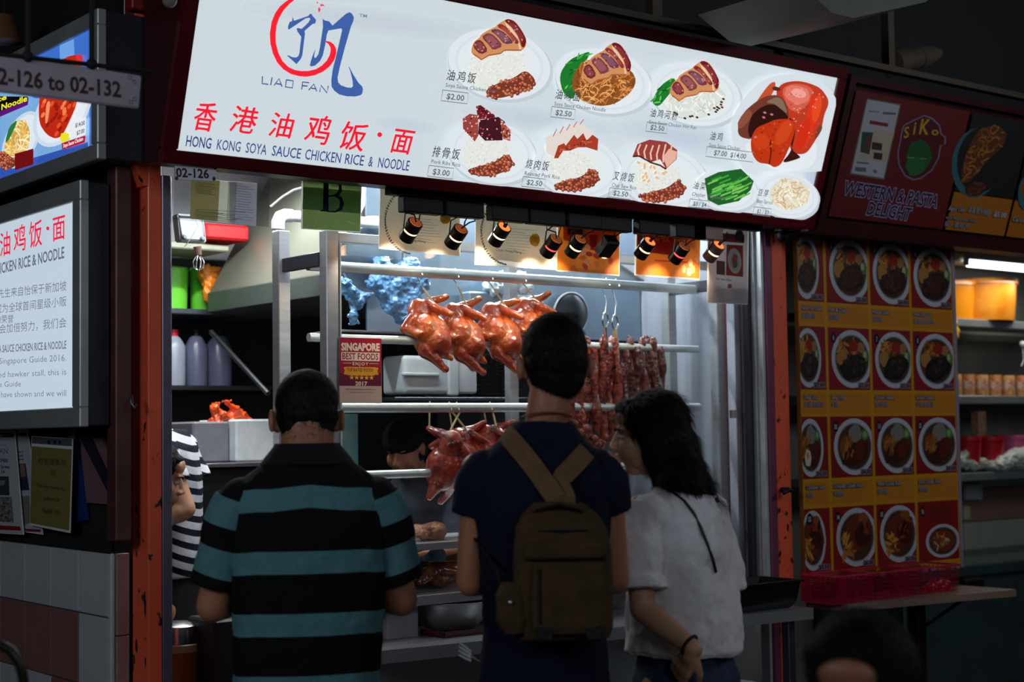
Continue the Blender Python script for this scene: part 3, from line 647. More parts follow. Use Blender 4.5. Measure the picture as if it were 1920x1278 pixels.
P.poly(z(em), (120, 104, 136)); ex_, ey_ = 600, 520; P.poly(z([(ex_+(x-ex_)*.94, ey_+(y-ey_)*.955) for x, y in em]), (74, 10, 14))
P.ell(1580+588/4.12, 150+590/4.12, 23, 31, (24, 82, 40), .12, 16, wob=.12); P.ell(1580+560/4.12, 150+660/4.12, 18, 18, (30, 96, 48), 0, 12, wob=.2)
P.poly(z([(500, 592), (550, 596), (550, 604), (500, 602)]), (120, 130, 120)); P.poly(z([(596, 602), (645, 606), (645, 612), (596, 610)]), (120, 130, 120))
for s_, a, b, h, r in [('S', (470, 450), (510, 440), 22, 0), ('i', (540, 420), (556, 420), 26, 0), ('K', (588, 415), (660, 420), 30, 0), ('o', (680, 420), (735, 430), 16, 0), ('?', 0, 0, 0, 0)][:4]:
    P.text_px(s_, z([a])[0], z([b])[0], h, (176, 138, 30), bold=.02)
P.text_px('WESTERN & PASTA', z([(2, 880)])[0], z([(722, 985)])[0], 26, (34, 26, 44), bold=.02, shear=.1, outline=(150, 136, 176), ow=.055)
P.text_px('DELIGHT', z([(180, 1035)])[0], z([(515, 1085)])[0], 25, (34, 26, 44), bold=.02, shear=.1, outline=(150, 136, 176), ow=.055)
# dish on black field
P.ell(1830, 305, 46, 66, (52, 92, 104), .15, 24); P.ell(1838, 300, 44, 62, (24, 20, 16), .15, 24)
noodles(P, [(1806, 300), (1830, 245), (1868, 232), (1888, 250), (1880, 275), (1850, 300), (1820, 340), (1800, 345)], (86, 44, 16), [(140, 80, 30), (110, 58, 20), (166, 100, 40)], 60, wd=.006)
noodles(P, [(1806, 352), (1830, 338), (1850, 345), (1840, 366), (1815, 368)], (60, 26, 12), [(110, 50, 20), (90, 40, 18)], 14, wd=.006)
P.text_px('Aglio Olio', z([(810, 1005)])[0], z([(940, 1020)])[0], 9, (150, 146, 150), bold=.02, outline=(26, 22, 20), ow=.05)
P.text_px('蒜香意大利面', z([(962, 1020)])[0], z([(1130, 1045)])[0], 10, (150, 146, 150), bold=.01, outline=(26, 22, 20), ow=.05)
P.text_px('$5.00', z([(1160, 1050)])[0], z([(1255, 1065)])[0], 10, (170, 166, 170), bold=.03, outline=(26, 22, 20), ow=.04)
P.text_px('with Mushroom Slices', z([(790, 1070)])[0], z([(1030, 1100)])[0], 7, (140, 140, 150), bold=.01, outline=(26, 22, 20), ow=.05)
P.text_px('配 - 蘑菇片', z([(780, 1125)])[0], z([(965, 1145)])[0], 8, (140, 140, 150), bold=.01, outline=(26, 22, 20), ow=.05)
P.text_px('Carbonara', (1896, 414), (1935, 419), 9, (150, 146, 150), bold=.02, outline=(26, 22, 20), ow=.05)
P.ell(1925, 360, 18, 34, (52, 92, 104), .1, 16); P.ell(1932, 352, 20, 26, (120, 70, 30), .1, 16)
P.build('sign_lettering', print_m, ns)
# steel angle along the tops of both signs, beams and ducts of the dark ceiling
g = G(); g.box(2.3, 9.2, 4.19, 4.23, 3.125, 3.150); g.box(4.05, 4.10, 4.2, 4.24, 3.15, 4.2); g.box(5.45, 5.49, 4.2, 4.24, 3.15, 4.2); g.box(3.02, 3.06, 4.22, 4.26, 3.15, 4.2)
struct('trim_7', g, M('dull_brown_angle', (66, 54, 42), .6, .3))
D0 = at(1682, 116, Y=4.6); D1 = at(1990, 52, Y=5.0)
t = thing('ceiling_duct', 'fat grey pipe under the dark ceiling at upper right', 'pipe', D0)
obj('pipe', G().cyl(D0, D1+(D1-D0)*.4, .055, n=24), M('dusty_grey_duct', (96, 86, 72), .5, .3, .2, 5), t)
dv = (D1-D0).normalized(); obj('pipe_collar', G().cyl(D0-dv*.06, D0+dv*.06, .062, n=24), M('dusty_grey_duct', (96, 86, 72)), t); obj('pipe_collar', G().cyl(D0+dv*.2, D0+dv*.25, .060, n=24), M('dusty_grey_duct', (96, 86, 72)), t)
p0 = at(1735, 128, Y=4.9); p1 = at(1900, 152, Y=5.0)
obj('conduit', G().cyl(p0, p1, .016), M('dusty_grey_duct', (96, 86, 72)), None, 'thin conduit below the fat grey pipe', 'pipe')
w0 = at(1565, 34, Y=3.6); 
g = G(); a = at(1500, -30, Y=3.6); b = at(1755, -12, Y=3.6); c = at(1735, 4, Y=3.6); d = at(1600, 34, Y=3.6); e = at(1560, 24, Y=3.6)
g.prism([a, b, c, d, e], (0, .5, 0)); obj('ceiling_cassette', g, M('grey_cassette', (70, 76, 72), .6), None, 'pale grey ceiling cassette partly seen at the top edge', 'air conditioner')
# ---------------------------------------------------------------- things on the side wall
thin_white = M('thin_white_paper', (226, 226, 220), .6, 0, .03); thin_sheet(thin_white, .6, [n for n in thin_white.node_tree.nodes if n.type == 'VALTORGB'][0].outputs[0])
def card(name, label, cat, pts, draw, mat=None, th=.003, group=None, back=None, parts=None, **pl):
    """a thin sheet on an upright plane; pts = its four corners tl, tr, br, bl"""
    w = [at(*p, **pl) for p in pts]; ex = (1, 0, 0) if 'Y' in pl else (0, -1, 0)
    P = Print(w[3], ex, (0, 0, 1), .0008)
    c = sum(w, Vector())/4; c.z = min(p.z for p in w); t = thing(name, label, cat, c, group=group)
    g = G(); g.prism(w, -P.n*th); obj('sheet', g, back or M('white_paper', (206, 206, 202), .6), t, smooth=False)
    draw(P); P.build('print', mat or print_m, t)
    return t
def lightbox(name, label, X, yn, yf, z0, z1, x1, fr, pan):
    t = thing(name, label, 'sign', (X+.05, (yn+yf)/2, z0)); g = G()
    for (a, b, c, d) in ((yn, yf, z0, z0+fr), (yn, yf, z1-fr, z1), (yn, yn+fr, z0+fr, z1-fr), (yf-fr, yf, z0+fr, z1-fr)): g.box(X, X+.03, a, b, c, d, .003)
    obj('frame', g, alu, t); obj('case', G().box(X+.03, x1, yn+.004, yf, z0+.004, z1-.004, .003), alu_dk, t)
    P = Print((X+.012, yf-fr, z0+fr), (0, -1, 0), (0, 0, 1), 0); P.clip = (.001, .001, yf-yn-2*fr-.001, z1-z0-2*fr-.001)
    P.rect(0, 0, yf-yn-2*fr, z1-z0-2*fr, pan); return t, P
yn = at(150, 600, X=2.0).y; z0 = at(150, 800, X=2.0).z; z1 = at(147, 337, X=2.0).z
t, P = lightbox('side_lightbox', 'white backlit board with red Chinese heading and lines of small text', 2.0, yn, yn+1.7, z0, z1, 2.10, .062, (190, 206, 218))
P.build('panel', side_lit, t); P = P.sub()
for s_, a, b, h in [('油', (0, 478), (19, 473), 44), ('鸡', (26, 470), (48, 464), 48), ('饭', (55, 462), (79, 455), 48), ('面', (99, 449), (122, 443), 46), ('港', (-29, 485), (-8, 480), 42)]: P.text_px(s_, a, b, h*.8, (232, 36, 70), bold=.01)
P.ell(90, 428, 3, 3.6, (232, 36, 70))
P.text_px('SOYA SAUCE CHICKEN RICE & NOODLE', (-75, 531), (121, 483), 19, (96, 104, 124), bold=.02)
def ln(s_, y_r, h, slope, x0=-160, x1=125, col=(118, 124, 136), **k): P.text_px(s_, (x0, y_r+(x1-x0)*slope), (x1, y_r), h, col, **k)
ln('品，香港油鸡饭面的创办人陈翰铭先生来自怡保于新加坡', 543, 12, .115, -160); ln('获得必比登推介并在二零一六年成为全球首间星级小贩', 572, 12, .108, -160)
ln('上的荣誉', 603, 12, .10, -20, 26); ln('感谢各位顾客的厚爱与支持我们会加倍努力，我们会', 612, 12, .095, -160)
ln('LIAO FAN HONG KONG SOYA SAUCE CHICKEN RICE & NOODLE', 653, 13, .060, -90, col=(110, 112, 132), bold=.02)
ln('was awarded in the newly launched Singapore Guide 2016.', 676, 10, .052, -175); ln('as the first ever starred hawker stall, this is', 702, 10, .042, -105); ln('a first for the Guide', 724, 10, .03, -60, 40); ln('We thank you for all the support you have shown and we will', 742, 10, .022, -160)
P.build('lettering', side_lit, t)
yn = at(183, 200, X=2.0).y; z0 = at(183, 297, X=2.0).z
t, P = lightbox('upper_lightbox', 'blue backlit menu box with roast chicken above the white board', 2.0, yn, yn+1.7, z0, z0+.47, 2.16, .05, (60, 110, 200))
z = Zm(0, 0, 3.759)
P.poly(z([(0, 500), (0, 1300), (200, 1220), (630, 1050), (630, 730), (240, 690)]), (120, 170, 220)); P.poly(z([(0, 1260), (620, 1060), (620, 1000), (0, 1180)]), (46, 84, 176))
P.poly(z([(420, 290), (520, 275), (540, 700), (430, 700)]), (110, 160, 226))
P.build('panel', side_lit, t); P = P.sub()
P.ell(40, 262, 30, 58, (200, 216, 232), .45, 30); P.ell(40, 262, 25, 51, (222, 232, 240), .45, 30); P.ell(118, 205, 45, 78, (206, 220, 236), .55, 30); P.ell(118, 205, 39, 70, (226, 234, 242), .55, 30)
noodles(P, z([(30, 1020), (80, 860), (180, 840), (215, 930), (200, 1060), (120, 1100), (40, 1100)]), (206, 160, 84), [(240, 216, 140), (226, 180, 90), (250, 236, 190)], 60, wd=.006)
P.soft(z([(40, 1000), (70, 890), (130, 840), (110, 900), (60, 1000)]), (40, 120, 60)); beans(P, z([(5, 1060), (60, 1090), (120, 1130), (110, 1180), (30, 1195), (0, 1150)]), 24)
P.soft(z([(285, 700), (330, 500), (480, 400), (560, 385), (590, 430), (560, 720), (500, 860), (450, 960), (400, 980), (340, 950), (285, 870)]), (190, 40, 20))
for q in scatter(z([(300, 720), (500, 700), (540, 740), (470, 880), (400, 960), (300, 850)]), 26, 5): P.ell(q[0], q[1], 3, 6, random.choice([(226, 84, 40), (150, 26, 14), (238, 130, 80)]), .5, 8)
P.soft(z([(340, 720), (370, 710), (350, 860), (330, 880)]), (242, 150, 100)); P.soft(z([(540, 390), (590, 380), (600, 440), (560, 440)]), (216, 50, 60))
P.poly(z([(0, 680), (215, 690), (210, 740), (0, 830)]), (96, 20, 120)); P.poly(z([(0, 680), (208, 682), (205, 708), (0, 790)]), (14, 10, 14))
P.text_px('Soya Sauce', z([(-260, 800)])[0], z([(60, 700)])[0], 9, (240, 236, 40), bold=.03); P.text_px('Chicken Rice & Noodle', z([(-330, 900)])[0], z([(205, 712)])[0], 10, (240, 236, 40), bold=.03)
P.poly(z([(520, 862), (622, 825), (618, 950), (505, 990)]), (232, 236, 240)); P.text_px('$14.00', z([(545, 900)])[0], z([(612, 880)])[0], 8, (60, 60, 70), bold=.02); P.text_px('$7.00', z([(555, 955)])[0], z([(610, 935)])[0], 8, (60, 60, 70), bold=.02)
P.poly(z([(450, 1010), (618, 955), (612, 1005), (452, 1055)]), (180, 20, 50)); P.text_px('Soya Sauce Chicken', z([(460, 1042)])[0], z([(600, 990)])[0], 7, (250, 244, 240), bold=.02)
P.ell(*z([(472, 968)])[0], 8, 10, (232, 226, 40), .3, 14, wob=.2); P.poly(z([(118, 1085), (250, 1048), (248, 1160), (120, 1200)]), (112, 14, 18))
P.build('picture_print', side_lit, t)
obj('conduit_box', G().box(2.165, 2.2, 4.70, 4.735, 2.50, 4.2, .002), steel_dk, None, 'narrow steel cover between the blue lightbox and orange post', 'duct cover')
# hanging unit-number board
t = thing('hanging_number_board', 'grey board reading 02-126 to 02-132 hung from black rods', 'sign', (1.4, 3.9, 2.48))
a = at(-120, 80, Y=3.9); b = at(266, 142, Y=3.9); c = at(261, 203, Y=3.9); d = at(-120, 156, Y=3.9)
g = G(); g.prism([a, b, c, d], (0, .02, 0)); bmesh.ops.bevel(g.bm, geom=g.bm.edges[:], offset=.003, segments=2, affect='EDGES'); obj('board', g, M('lilac_grey_board', (168, 158, 172), .5), t)
P = Print((0, 3.9, 2.0), (1, 0, 0), (0, 0, 1), .0005); P.text_px('02-126 to 02-132', (-22, 155), (227, 182), 31, (66, 30, 30), bold=.028)
for (x, y) in [(241, 142), (249, 150), (242, 188), (250, 182)]: P.stroke([(x, y), (x+6, y+1), (x+6, y+7), (x, y+6), (x, y)], .0016, (80, 66, 76))
P.build('lettering', print_m, t)
g = G(); g.cyl(at(-120, 88, Y=3.9), at(285, 134, Y=3.9), .006)
for px, py in ((52, 104), (172, 118)):
    q = at(px, py, Y=3.9); g.cyl(q, Vector((q.x, q.y, 4.2)), .007); g.ell(q+Vector((0, 0, -.003)), .015)
obj('rods', g, black_m, t)
# papers hung below the white board
def d_news(P):
    z = Zm(0, 780, 5.325)
    P.poly([(-60, 803), (26, 806), (42, 1000), (-60, 995)], (178, 182, 192)); P.poly(z([(-200, 165), (136, 168), (138, 212), (-200, 208)]), (52, 50, 66)); P.text_px('NOW', z([(-90, 208)])[0], z([(35, 212)])[0], 6, (200, 200, 210), bold=.03)
    P.text_px('CHAN', z([(-90, 370)])[0], z([(82, 375)])[0], 10, (96, 100, 116), bold=.01); P.text_px('Hawker', z([(-20, 292)])[0], z([(70, 294)])[0], 3, (150, 60, 80))
    P.text_px('NOW OPEN', z([(-110, 455)])[0], z([(78, 462)])[0], 7, (30, 32, 40), bold=.03); P.text_px('Hong Kong Street', z([(-160, 515)])[0], z([(100, 520)])[0], 6, (40, 42, 50), bold=.02); P.text_px('02-126', z([(-70, 560)])[0], z([(52, 566)])[0], 5, (40, 42, 50), bold=.02)
    P.poly(z([(-200, 595), (90, 600), (98, 790), (-200, 780)]), (52, 58, 66)); P.poly(z([(-200, 640), (60, 640), (40, 690), (-200, 700)]), (110, 126, 140)); P.poly(z([(-200, 800), (118, 805), (140, 1060), (-200, 1040)]), (112, 108, 110))
    for q in scatter(z([(0, 810), (115, 815), (130, 1050), (0, 1040)]), 40, 3): P.ell(q[0], q[1], 2.4, 1.3, random.choice([(60, 58, 62), (150, 146, 148), (150, 60, 56)]), random.uniform(0, 3), 6)
    P.poly(z([(-200, 1075), (205, 1100), (214, 1140), (-200, 1120)]), (126, 20, 34))
card('news_sheet', 'white news leaflet with photos, at the photo\'s left edge', 'leaflet', [(-62, 802), (27, 805), (44, 1002), (-62, 996)], d_news, X=2.10)
def d_news2(P):
    z = Zm(0, 780, 5.325)
    P.poly([(31, 804), (50, 804), (58, 860), (79, 998), (46, 992), (36, 900)], (170, 176, 188)); P.poly(z([(160, 168), (262, 160), (266, 190), (165, 196)]), (48, 44, 70)); P.poly(z([(165, 475), (258, 470), (295, 738), (170, 742)]), (60, 52, 60)); P.poly(z([(170, 620), (272, 615), (295, 738), (172, 742)]), (24, 40, 66)); P.poly(z([(190, 480), (245, 476), (262, 600), (185, 605)]), (126, 100, 92))
    P.text_px('Opens at', z([(170, 365)])[0], z([(235, 360)])[0], 4, (40, 42, 50), bold=.02); P.text_px('the stall', z([(170, 405)])[0], z([(230, 400)])[0], 4, (40, 42, 50), bold=.02); P.text_px('address', z([(170, 440)])[0], z([(240, 436)])[0], 4, (40, 42, 50), bold=.02)
    P.poly(z([(200, 800), (295, 795), (310, 1060), (240, 1090)]), (120, 112, 108)); P.poly(z([(255, 1122), (405, 1130), (412, 1155), (262, 1150)]), (120, 18, 36))
card('news_sheet', 'second white leaflet, half tucked under the yellow note', 'leaflet', [(31, 803), (51, 803), (80, 1002), (46, 997)], d_news2, X=2.112)
def d_note(P):
    z = Zm(0, 780, 5.325)
    P.poly([(60, 836), (135, 842), (130, 994), (57, 980)], (172, 160, 100)); P.poly(z([(320, 205), (720, 225), (718, 300), (320, 270)]), (120, 128, 140))
    for s_, a, b, h in [('打包面条加', (385, 470), (660, 490), 9), ('五毛', (505, 590), (560, 592), 10), ('Take Away Noodles Box', (370, 700), (655, 745), 6), ('additional $1', (435, 835), (600, 850), 7), ('THANK YOU', (425, 965), (600, 990), 9)]: P.text_px(s_, z([a])[0], z([b])[0], h, (110, 104, 80), bold=.02)
    for x in (490, 550, 600): P.ell(*z([(x, 258)])[0], 2.5, 4, (36, 52, 80), 0, 8)
card('yellow_note', 'yellow paper note in clear sleeve under the white board', 'note', [(59, 817), (136, 822), (131, 999), (56, 984)], d_note, print_sleeve, X=2.095)
# blue folder, leaning board and dark ledge in the niche behind the papers
struct('trim_8', G().prism([at(-60, 985, X=2.13), at(204, 1010, X=2.13), at(204, 1036, X=2.13), at(-60, 1003, X=2.13)], (.012, 0, 0)), black_m)
obj('blue_folder', G().prism([at(84, 806, X=2.128), at(140, 809, X=2.128), at(160, 975, X=2.128), at(86, 985, X=2.128)], (.014, 0, 0)), M('blue_folder', (18, 44, 104), .4), None, 'blue folder behind the yellow note', 'folder')
obj('leaning_board', G().prism([at(148, 815, X=2.134), at(190, 822, X=2.134), at(203, 850, X=2.134), at(201, 945, X=2.134), at(162, 942, X=2.134)], (.012, 0, 0)), M('mauve_board', (112, 84, 92), .5), None, 'dull mauve board right of the blue folder', 'board')
obj('dark_strap', G().prism([at(150, 822, X=2.124), at(166, 815, X=2.124), at(203, 895, X=2.124), at(203, 925, X=2.124)], (.006, 0, 0)), M('navy_strap', (20, 26, 44), .5), None, 'dark slanting strap across the mauve board', 'strap')
obj('amber_tab', G().prism([at(125, 806, X=2.118), at(139, 807, X=2.118), at(140, 822, X=2.118), at(127, 820, X=2.118)], (.004, 0, 0)), M('amber_tab', (170, 110, 20), .4), None, 'small amber tab under the white lit board', 'tab')
# ---------------------------------------------------------------- notices under the big sign
t = card('unit_number_plate', 'small grey plate reading 02-126 under the sign\'s left end', 'sign', [(328, 309), (406, 312), (404, 340), (328, 336)], lambda P: (P.poly([(328, 309), (406, 312), (404, 340), (328, 336)], (226, 220, 232)), P.text_px('02-126', (330, 331), (392, 334), 17, (28, 26, 46), bold=.03), [P.ell(x, y, 3, 4, (60, 40, 50)) for x, y in ((403, 314), (401, 335), (331, 334))]), Y=4.42, th=.006)
def d_a(P):
    P.poly([(358, 335), (482, 343), (480, 424), (356, 410)], (216, 214, 190)); P.poly([(358, 335), (412, 338), (408, 415), (356, 410)], (196, 186, 136)); P.poly([(430, 340), (482, 343), (480, 424), (430, 418)], (206, 202, 236))
    P.poly([(428, 340), (444, 341), (440, 419), (424, 417)], (232, 236, 226))
    for k in range(9): P.stroke([(364+random.uniform(0, 6), 341+k*2.6), (404+random.uniform(-8, 4), 345+k*2.6)], .0012, (70, 66, 60))
    for k in range(8): P.stroke([(362+random.uniform(0, 6), 392+k*2.4), (440+random.uniform(-30, 20), 398+k*2.4)], .0012, (96, 92, 84))
    for k in range(14): P.stroke([(436+random.uniform(0, 8), 348+k*4.8), (476-random.uniform(0, 12), 351+k*4.8)], .0012, (112, 108, 140))
sleeve = glass_mat('clear_sleeve', (.86, .88, .9), .10, .12)
card('notice', 'faded notice in a clear sleeve beside the 02-126 plate', 'notice', [(327, 333), (506, 345), (503, 425), (325, 411)], d_a, print_sleeve, back=sleeve, Y=4.62)
def d_b(P):
    P.poly([(568, 330), (677, 338), (675, 434), (567, 428)], (120, 142, 88)); P.poly([(568, 350), (677, 358), (675, 400), (567, 392)], (126, 152, 112))
    for k in range(7): P.stroke([(576, 404+k*3), (594, 405.5+k*3)], .001, (150, 160, 90))
    P.stroke([(578, 390), (588, 404), (592, 416), (588, 428)], .0012, (150, 160, 110)); P.stroke([(650, 414), (666, 420)], .0016, (180, 180, 150))
    c = bpy.data.curves.new('t', 'FONT')
    # serif capital B built from strokes
    z = Zm(300, 300, 4.26)
    BC = (22, 38, 96)
    P.poly(z([(1290, 165), (1330, 168), (1345, 175), (1345, 405), (1330, 412), (1280, 408), (1280, 398), (1300, 395), (1305, 180), (1290, 176)]), BC)
    P.stroke(z([(1340, 176), (1400, 172), (1435, 195), (1440, 240), (1420, 272), (1385, 284), (1345, 285)]), [.004, .005, .012, .014, .012, .005, .004], BC)
    P.stroke(z([(1345, 288), (1400, 286), (1440, 305), (1452, 345), (1440, 390), (1400, 412), (1335, 412)]), [.004, .005, .014, .017, .014, .006, .004], BC)
card('hygiene_grade_card', 'green card with a large blue letter B', 'sign', [(566, 329), (679, 338), (676, 436), (565, 429)], d_b, print_sleeve, back=thin_white, Y=4.63)
def seal(P, x, y, r=10): P.ell(x, y, r, r*1.2, (206, 164, 50), 0, 22, wob=.08); P.ell(x, y, r*.7, r*.85, (224, 186, 84), 0, 16)
def d_cert(tl, title, yr, sx, sy):
    def f(P):
        x, y = tl; w, h = 150, 122
        P.poly([(x, y), (x+w, y+16), (x+w, y+16+h-10), (x-2, y+h-12)], (206, 198, 180))
        for k in range(34):
            a = PI*.55+PI*.9*k/33; P.ell(x+62+56*math.cos(a)*.95, y+62-60*math.sin(a-PI*.5)*0+62*-math.sin(a), 3.2, 1.6, random.choice([(96, 100, 96), (128, 126, 118), (80, 84, 84)]), a*1.5+random.uniform(-.5, .5), 7)
        P.text_px(title, (x+34, y+34), (x+112, y+42), 11, (100, 110, 88), bold=.01); P.text_px(yr, (x+96, y+42), (x+132, y+46), 8, (140, 80, 50), bold=.02)
        for k in range(9): P.stroke([(x+58+random.uniform(-4, 4), y+56+k*5.4), (x+104+random.uniform(-14, 14), y+60+k*5.4)], .0013, (130, 122, 110))
        P.text_px('Chan Hong Meng', (x+36, y+98), (x+84, y+103), 5, (90, 96, 90)); seal(P, sx, sy)
    return f
card('award_certificate', 'cream award certificate with wreath, behind the first two lamps', 'certificate', [(713, 352), (863, 366), (861, 480), (710, 466)], d_cert((713, 352), 'Best of', 'Awards', 834, 408), print_thin, back=thin_white, Y=4.64)
card('award_certificate', 'cream award certificate with wreath, behind the third lamp', 'certificate', [(893, 372), (1046, 386), (1043, 506), (890, 496)], d_cert((893, 372), 'Asian', 'Awards 2017', 1002, 450), print_thin, back=thin_white, Y=4.64)
def d_o1(P):
    P.poly([(1047, 392), (1162, 402), (1160, 515), (1044, 506)], (214, 118, 40)); P.poly([(1056, 400), (1158, 408), (1156, 470), (1056, 450)], (196, 92, 44)); P.poly([(1062, 404), (1100, 406), (1092, 440), (1064, 440)], (110, 50, 96)); P.poly([(1105, 440), (1120, 440), (1118, 470), (1106, 468)], (190, 30, 28))
    for q in scatter([(1060, 455), (1155, 465), (1155, 508), (1050, 500)], 16, 9): P.ell(q[0], q[1], 7, 4.5, random.choice([(236, 190, 130), (226, 150, 70), (200, 84, 50), (240, 220, 190)]), random.uniform(0, 3), 10)
card('orange_poster', 'orange food poster behind the middle lamps', 'poster', [(1046, 390), (1164, 401), (1161, 517), (1043, 508)], d_o1, print_thin, back=thin_white, Y=4.65)
def d_o2(P):
    P.poly([(1194, 408), (1313, 416), (1311, 522), (1192, 514)], (220, 120, 36)); P.poly([(1196, 409), (1262, 414), (1288, 440), (1270, 480), (1194, 470)], (150, 28, 34)); P.text_px('新加坡', (1200, 448), (1256, 452), 16, (222, 150, 60), bold=.02)
    P.poly([(1262, 424), (1306, 428), (1304, 470), (1266, 450)], (222, 140, 30)); P.stroke([(1228, 488), (1290, 492)], .006, (200, 60, 30))
    for q in scatter([(1285, 480), (1308, 480), (1308, 516), (1280, 514)], 5, 8): P.ell(q[0], q[1], 4, 8, random.choice([(240, 206, 160), (230, 170, 110)]), 0, 10)
card('orange_poster', 'orange and crimson poster behind the right-hand lamps', 'poster', [(1193, 406), (1314, 415), (1312, 525), (1190, 516)], d_o2, print_thin, back=thin_white, Y=4.65)
def d_ar(P):
    P.poly([(1330, 424), (1402, 428), (1401, 570), (1328, 566)], (182, 170, 176)); P.poly([(1344, 436), (1396, 440), (1395, 456), (1344, 452)], (126, 60, 60)); P.ell(1386, 441, 8, 11, (90, 96, 110), 0, 16); P.ell(1386, 441, 5, 7, (150, 156, 168), 0, 16)
    P.poly([(1362, 458), (1393, 460), (1393, 519), (1361, 516)], (150, 44, 36)); P.ell(1377, 489, 12.5, 24, (214, 214, 216), -.1, 26); P.ell(1377, 490, 9, 19, (190, 190, 186), -.1, 22); P.ell(1377, 486, 5, 10, (186, 80, 60), .2, 12, wob=.2); P.ell(1378, 496, 4, 8, (90, 110, 50), .2, 12, wob=.2)
    P.poly([(1343, 488), (1359, 490), (1359, 516), (1343, 514)], (96, 60, 50))
    P.text_px('On the Chan', (1342, 524), (1372, 527), 4, (60, 56, 60), bold=.02)
    for k in range(14):
        for x0, x1 in ((1336, 1360), (1374, 1396)): P.stroke([(x0, 530+k*2.5), (x1-random.uniform(0, 3), 531+k*2.5)], .0010, (146, 138, 144))
    P.poly([(1364, 532), (1371, 532.5), (1371, 540), (1364, 539.5)], (150, 70, 76))
card('magazine_article', 'pale magazine page with round dish photo by the last lamp', 'notice', [(1328, 420), (1404, 426), (1402, 571), (1326, 567)], d_ar, print_thin, back=thin_white, Y=4.60)
def d_best(P):
    z = Zm(300, 560, 3.759)
    P.poly(z([(1265, 272), (1560, 280), (1560, 614), (1262, 612)]), (162, 10, 48)); P.poly(z([(1262, 520), (1340, 540), (1480, 540), (1560, 520), (1560, 614), (1262, 612)]), (108, 8, 52)); P.poly(z([(1262, 614), (1562, 616), (1562, 736), (1290, 734)]), (202, 180, 166)); P.poly([(636, 723), (715, 724), (716, 756), (637, 755)], (202, 180, 166))
    P.text_px('SINGAPORE', z([(1276, 362)])[0], z([(1548, 366)])[0], 14, (240, 220, 205), bold=.05); P.poly(z([(1276, 374), (1548, 380), (1546, 440), (1276, 434)]), (240, 220, 205)); P.text_px('BEST FOODS', z([(1284, 424)])[0], z([(1538, 430)])[0], 12, (150, 14, 48), bold=.02)
    P.text_px('ENJOY', z([(1356, 466)])[0], z([(1468, 470)])[0], 6, (236, 206, 196), bold=.03, space=1.3); P.stroke(z([(1286, 452), (1348, 453)]), .002, (236, 206, 196)); P.stroke(z([(1474, 456), (1538, 457)]), .002, (236, 206, 196))
    P.poly(z([(1292, 482), (1312, 478), (1520, 482), (1540, 488), (1530, 510), (1540, 536), (1520, 534), (1500, 542), (1340, 540), (1292, 530), (1302, 508)]), (236, 166, 36)); P.text_px('TOP RATED FOODS', z([(1316, 511)])[0], z([(1502, 514)])[0], 6.5, (90, 20, 30), bold=.015)
    for k in range(5):
        cx, cy = z([(1350+35*k, 554+k*.6)])[0]; pts = []
        for j in range(10): r_ = 4.8 if j % 2 == 0 else 2.0; a = -PI/2+j*PI/5; pts.append((cx+r_*math.cos(a), cy+r_*math.sin(a)))
        P.poly(pts, (246, 190, 60))
    P.text_px('2017', z([(1375, 609)])[0], z([(1460, 611)])[0], 7.5, (240, 220, 205), bold=.04); P.text_px('www.bestsingaporefoods.com', z([(1306, 641)])[0], z([(1520, 643)])[0], 3.4, (150, 60, 80)); P.text_px('Hong Kong Soya Sauce Chicken', z([(1332, 661)])[0], z([(1498, 663)])[0], 2.6, (110, 90, 90))
card('best_foods_sticker', 'red 2017 Singapore Best Foods sticker on the cabinet glass', 'sticker', [(636, 632), (715, 634), (716, 756), (637, 755)], d_best, print_gl, Y=4.744, th=.001)

# ---------------------------------------------------------------- track lamps
track = obj('lamp_track', G().box(3.04, 4.92, 4.465, 4.505, 2.428, 2.452, .002), black_pl, None, 'black lighting track running under the big sign', 'track')
lamp_d = Vector((-.02, .76, -.65)).normalized()
glow = M('warm_lamp_glow', (255, 206, 150), .4, emit=7, ecol=(255, 200, 140)); glow_r = M('red_lamp_glow', (255, 60, 60), .4, emit=3, ecol=(255, 70, 70)); glow_s = M('amber_lamp_back', (200, 110, 50), .4, emit=.9, ecol=(255, 150, 80))
lamps = [(770, 432, 790, 0, 'leftmost black track lamp, over the left end of the cabinet', black_pl), (855, 444, 868, 0, 'second black track lamp from the left', black_pl), (936, 440, 952, 1, 'third track lamp from the left, with a pale amber back', black_pl), (1033, 462, 1022, 2, 'fourth track lamp from the left, glowing red at its waist', black_pl), (1079, 462, 1092, 0, 'fifth track lamp from the left, close beside the red one', black_pl),
         (1138, 462, 1150, 3, 'square-backed black track lamp, showing no glow', black_pl), (1209, 466, 1222, 1, 'track lamp with a bright yellow slot, third from the right', black_pl), (1273, 475, 1290, 2, 'red-glowing track lamp, second from the right', black_pl), (1338, 472, 1322, 1, 'rightmost track lamp, warm grey with a lit back', M('warm_grey_lamp', (120, 92, 84), .4, .2))]
rq = lamp_d.to_track_quat('Z', 'Y').to_matrix()
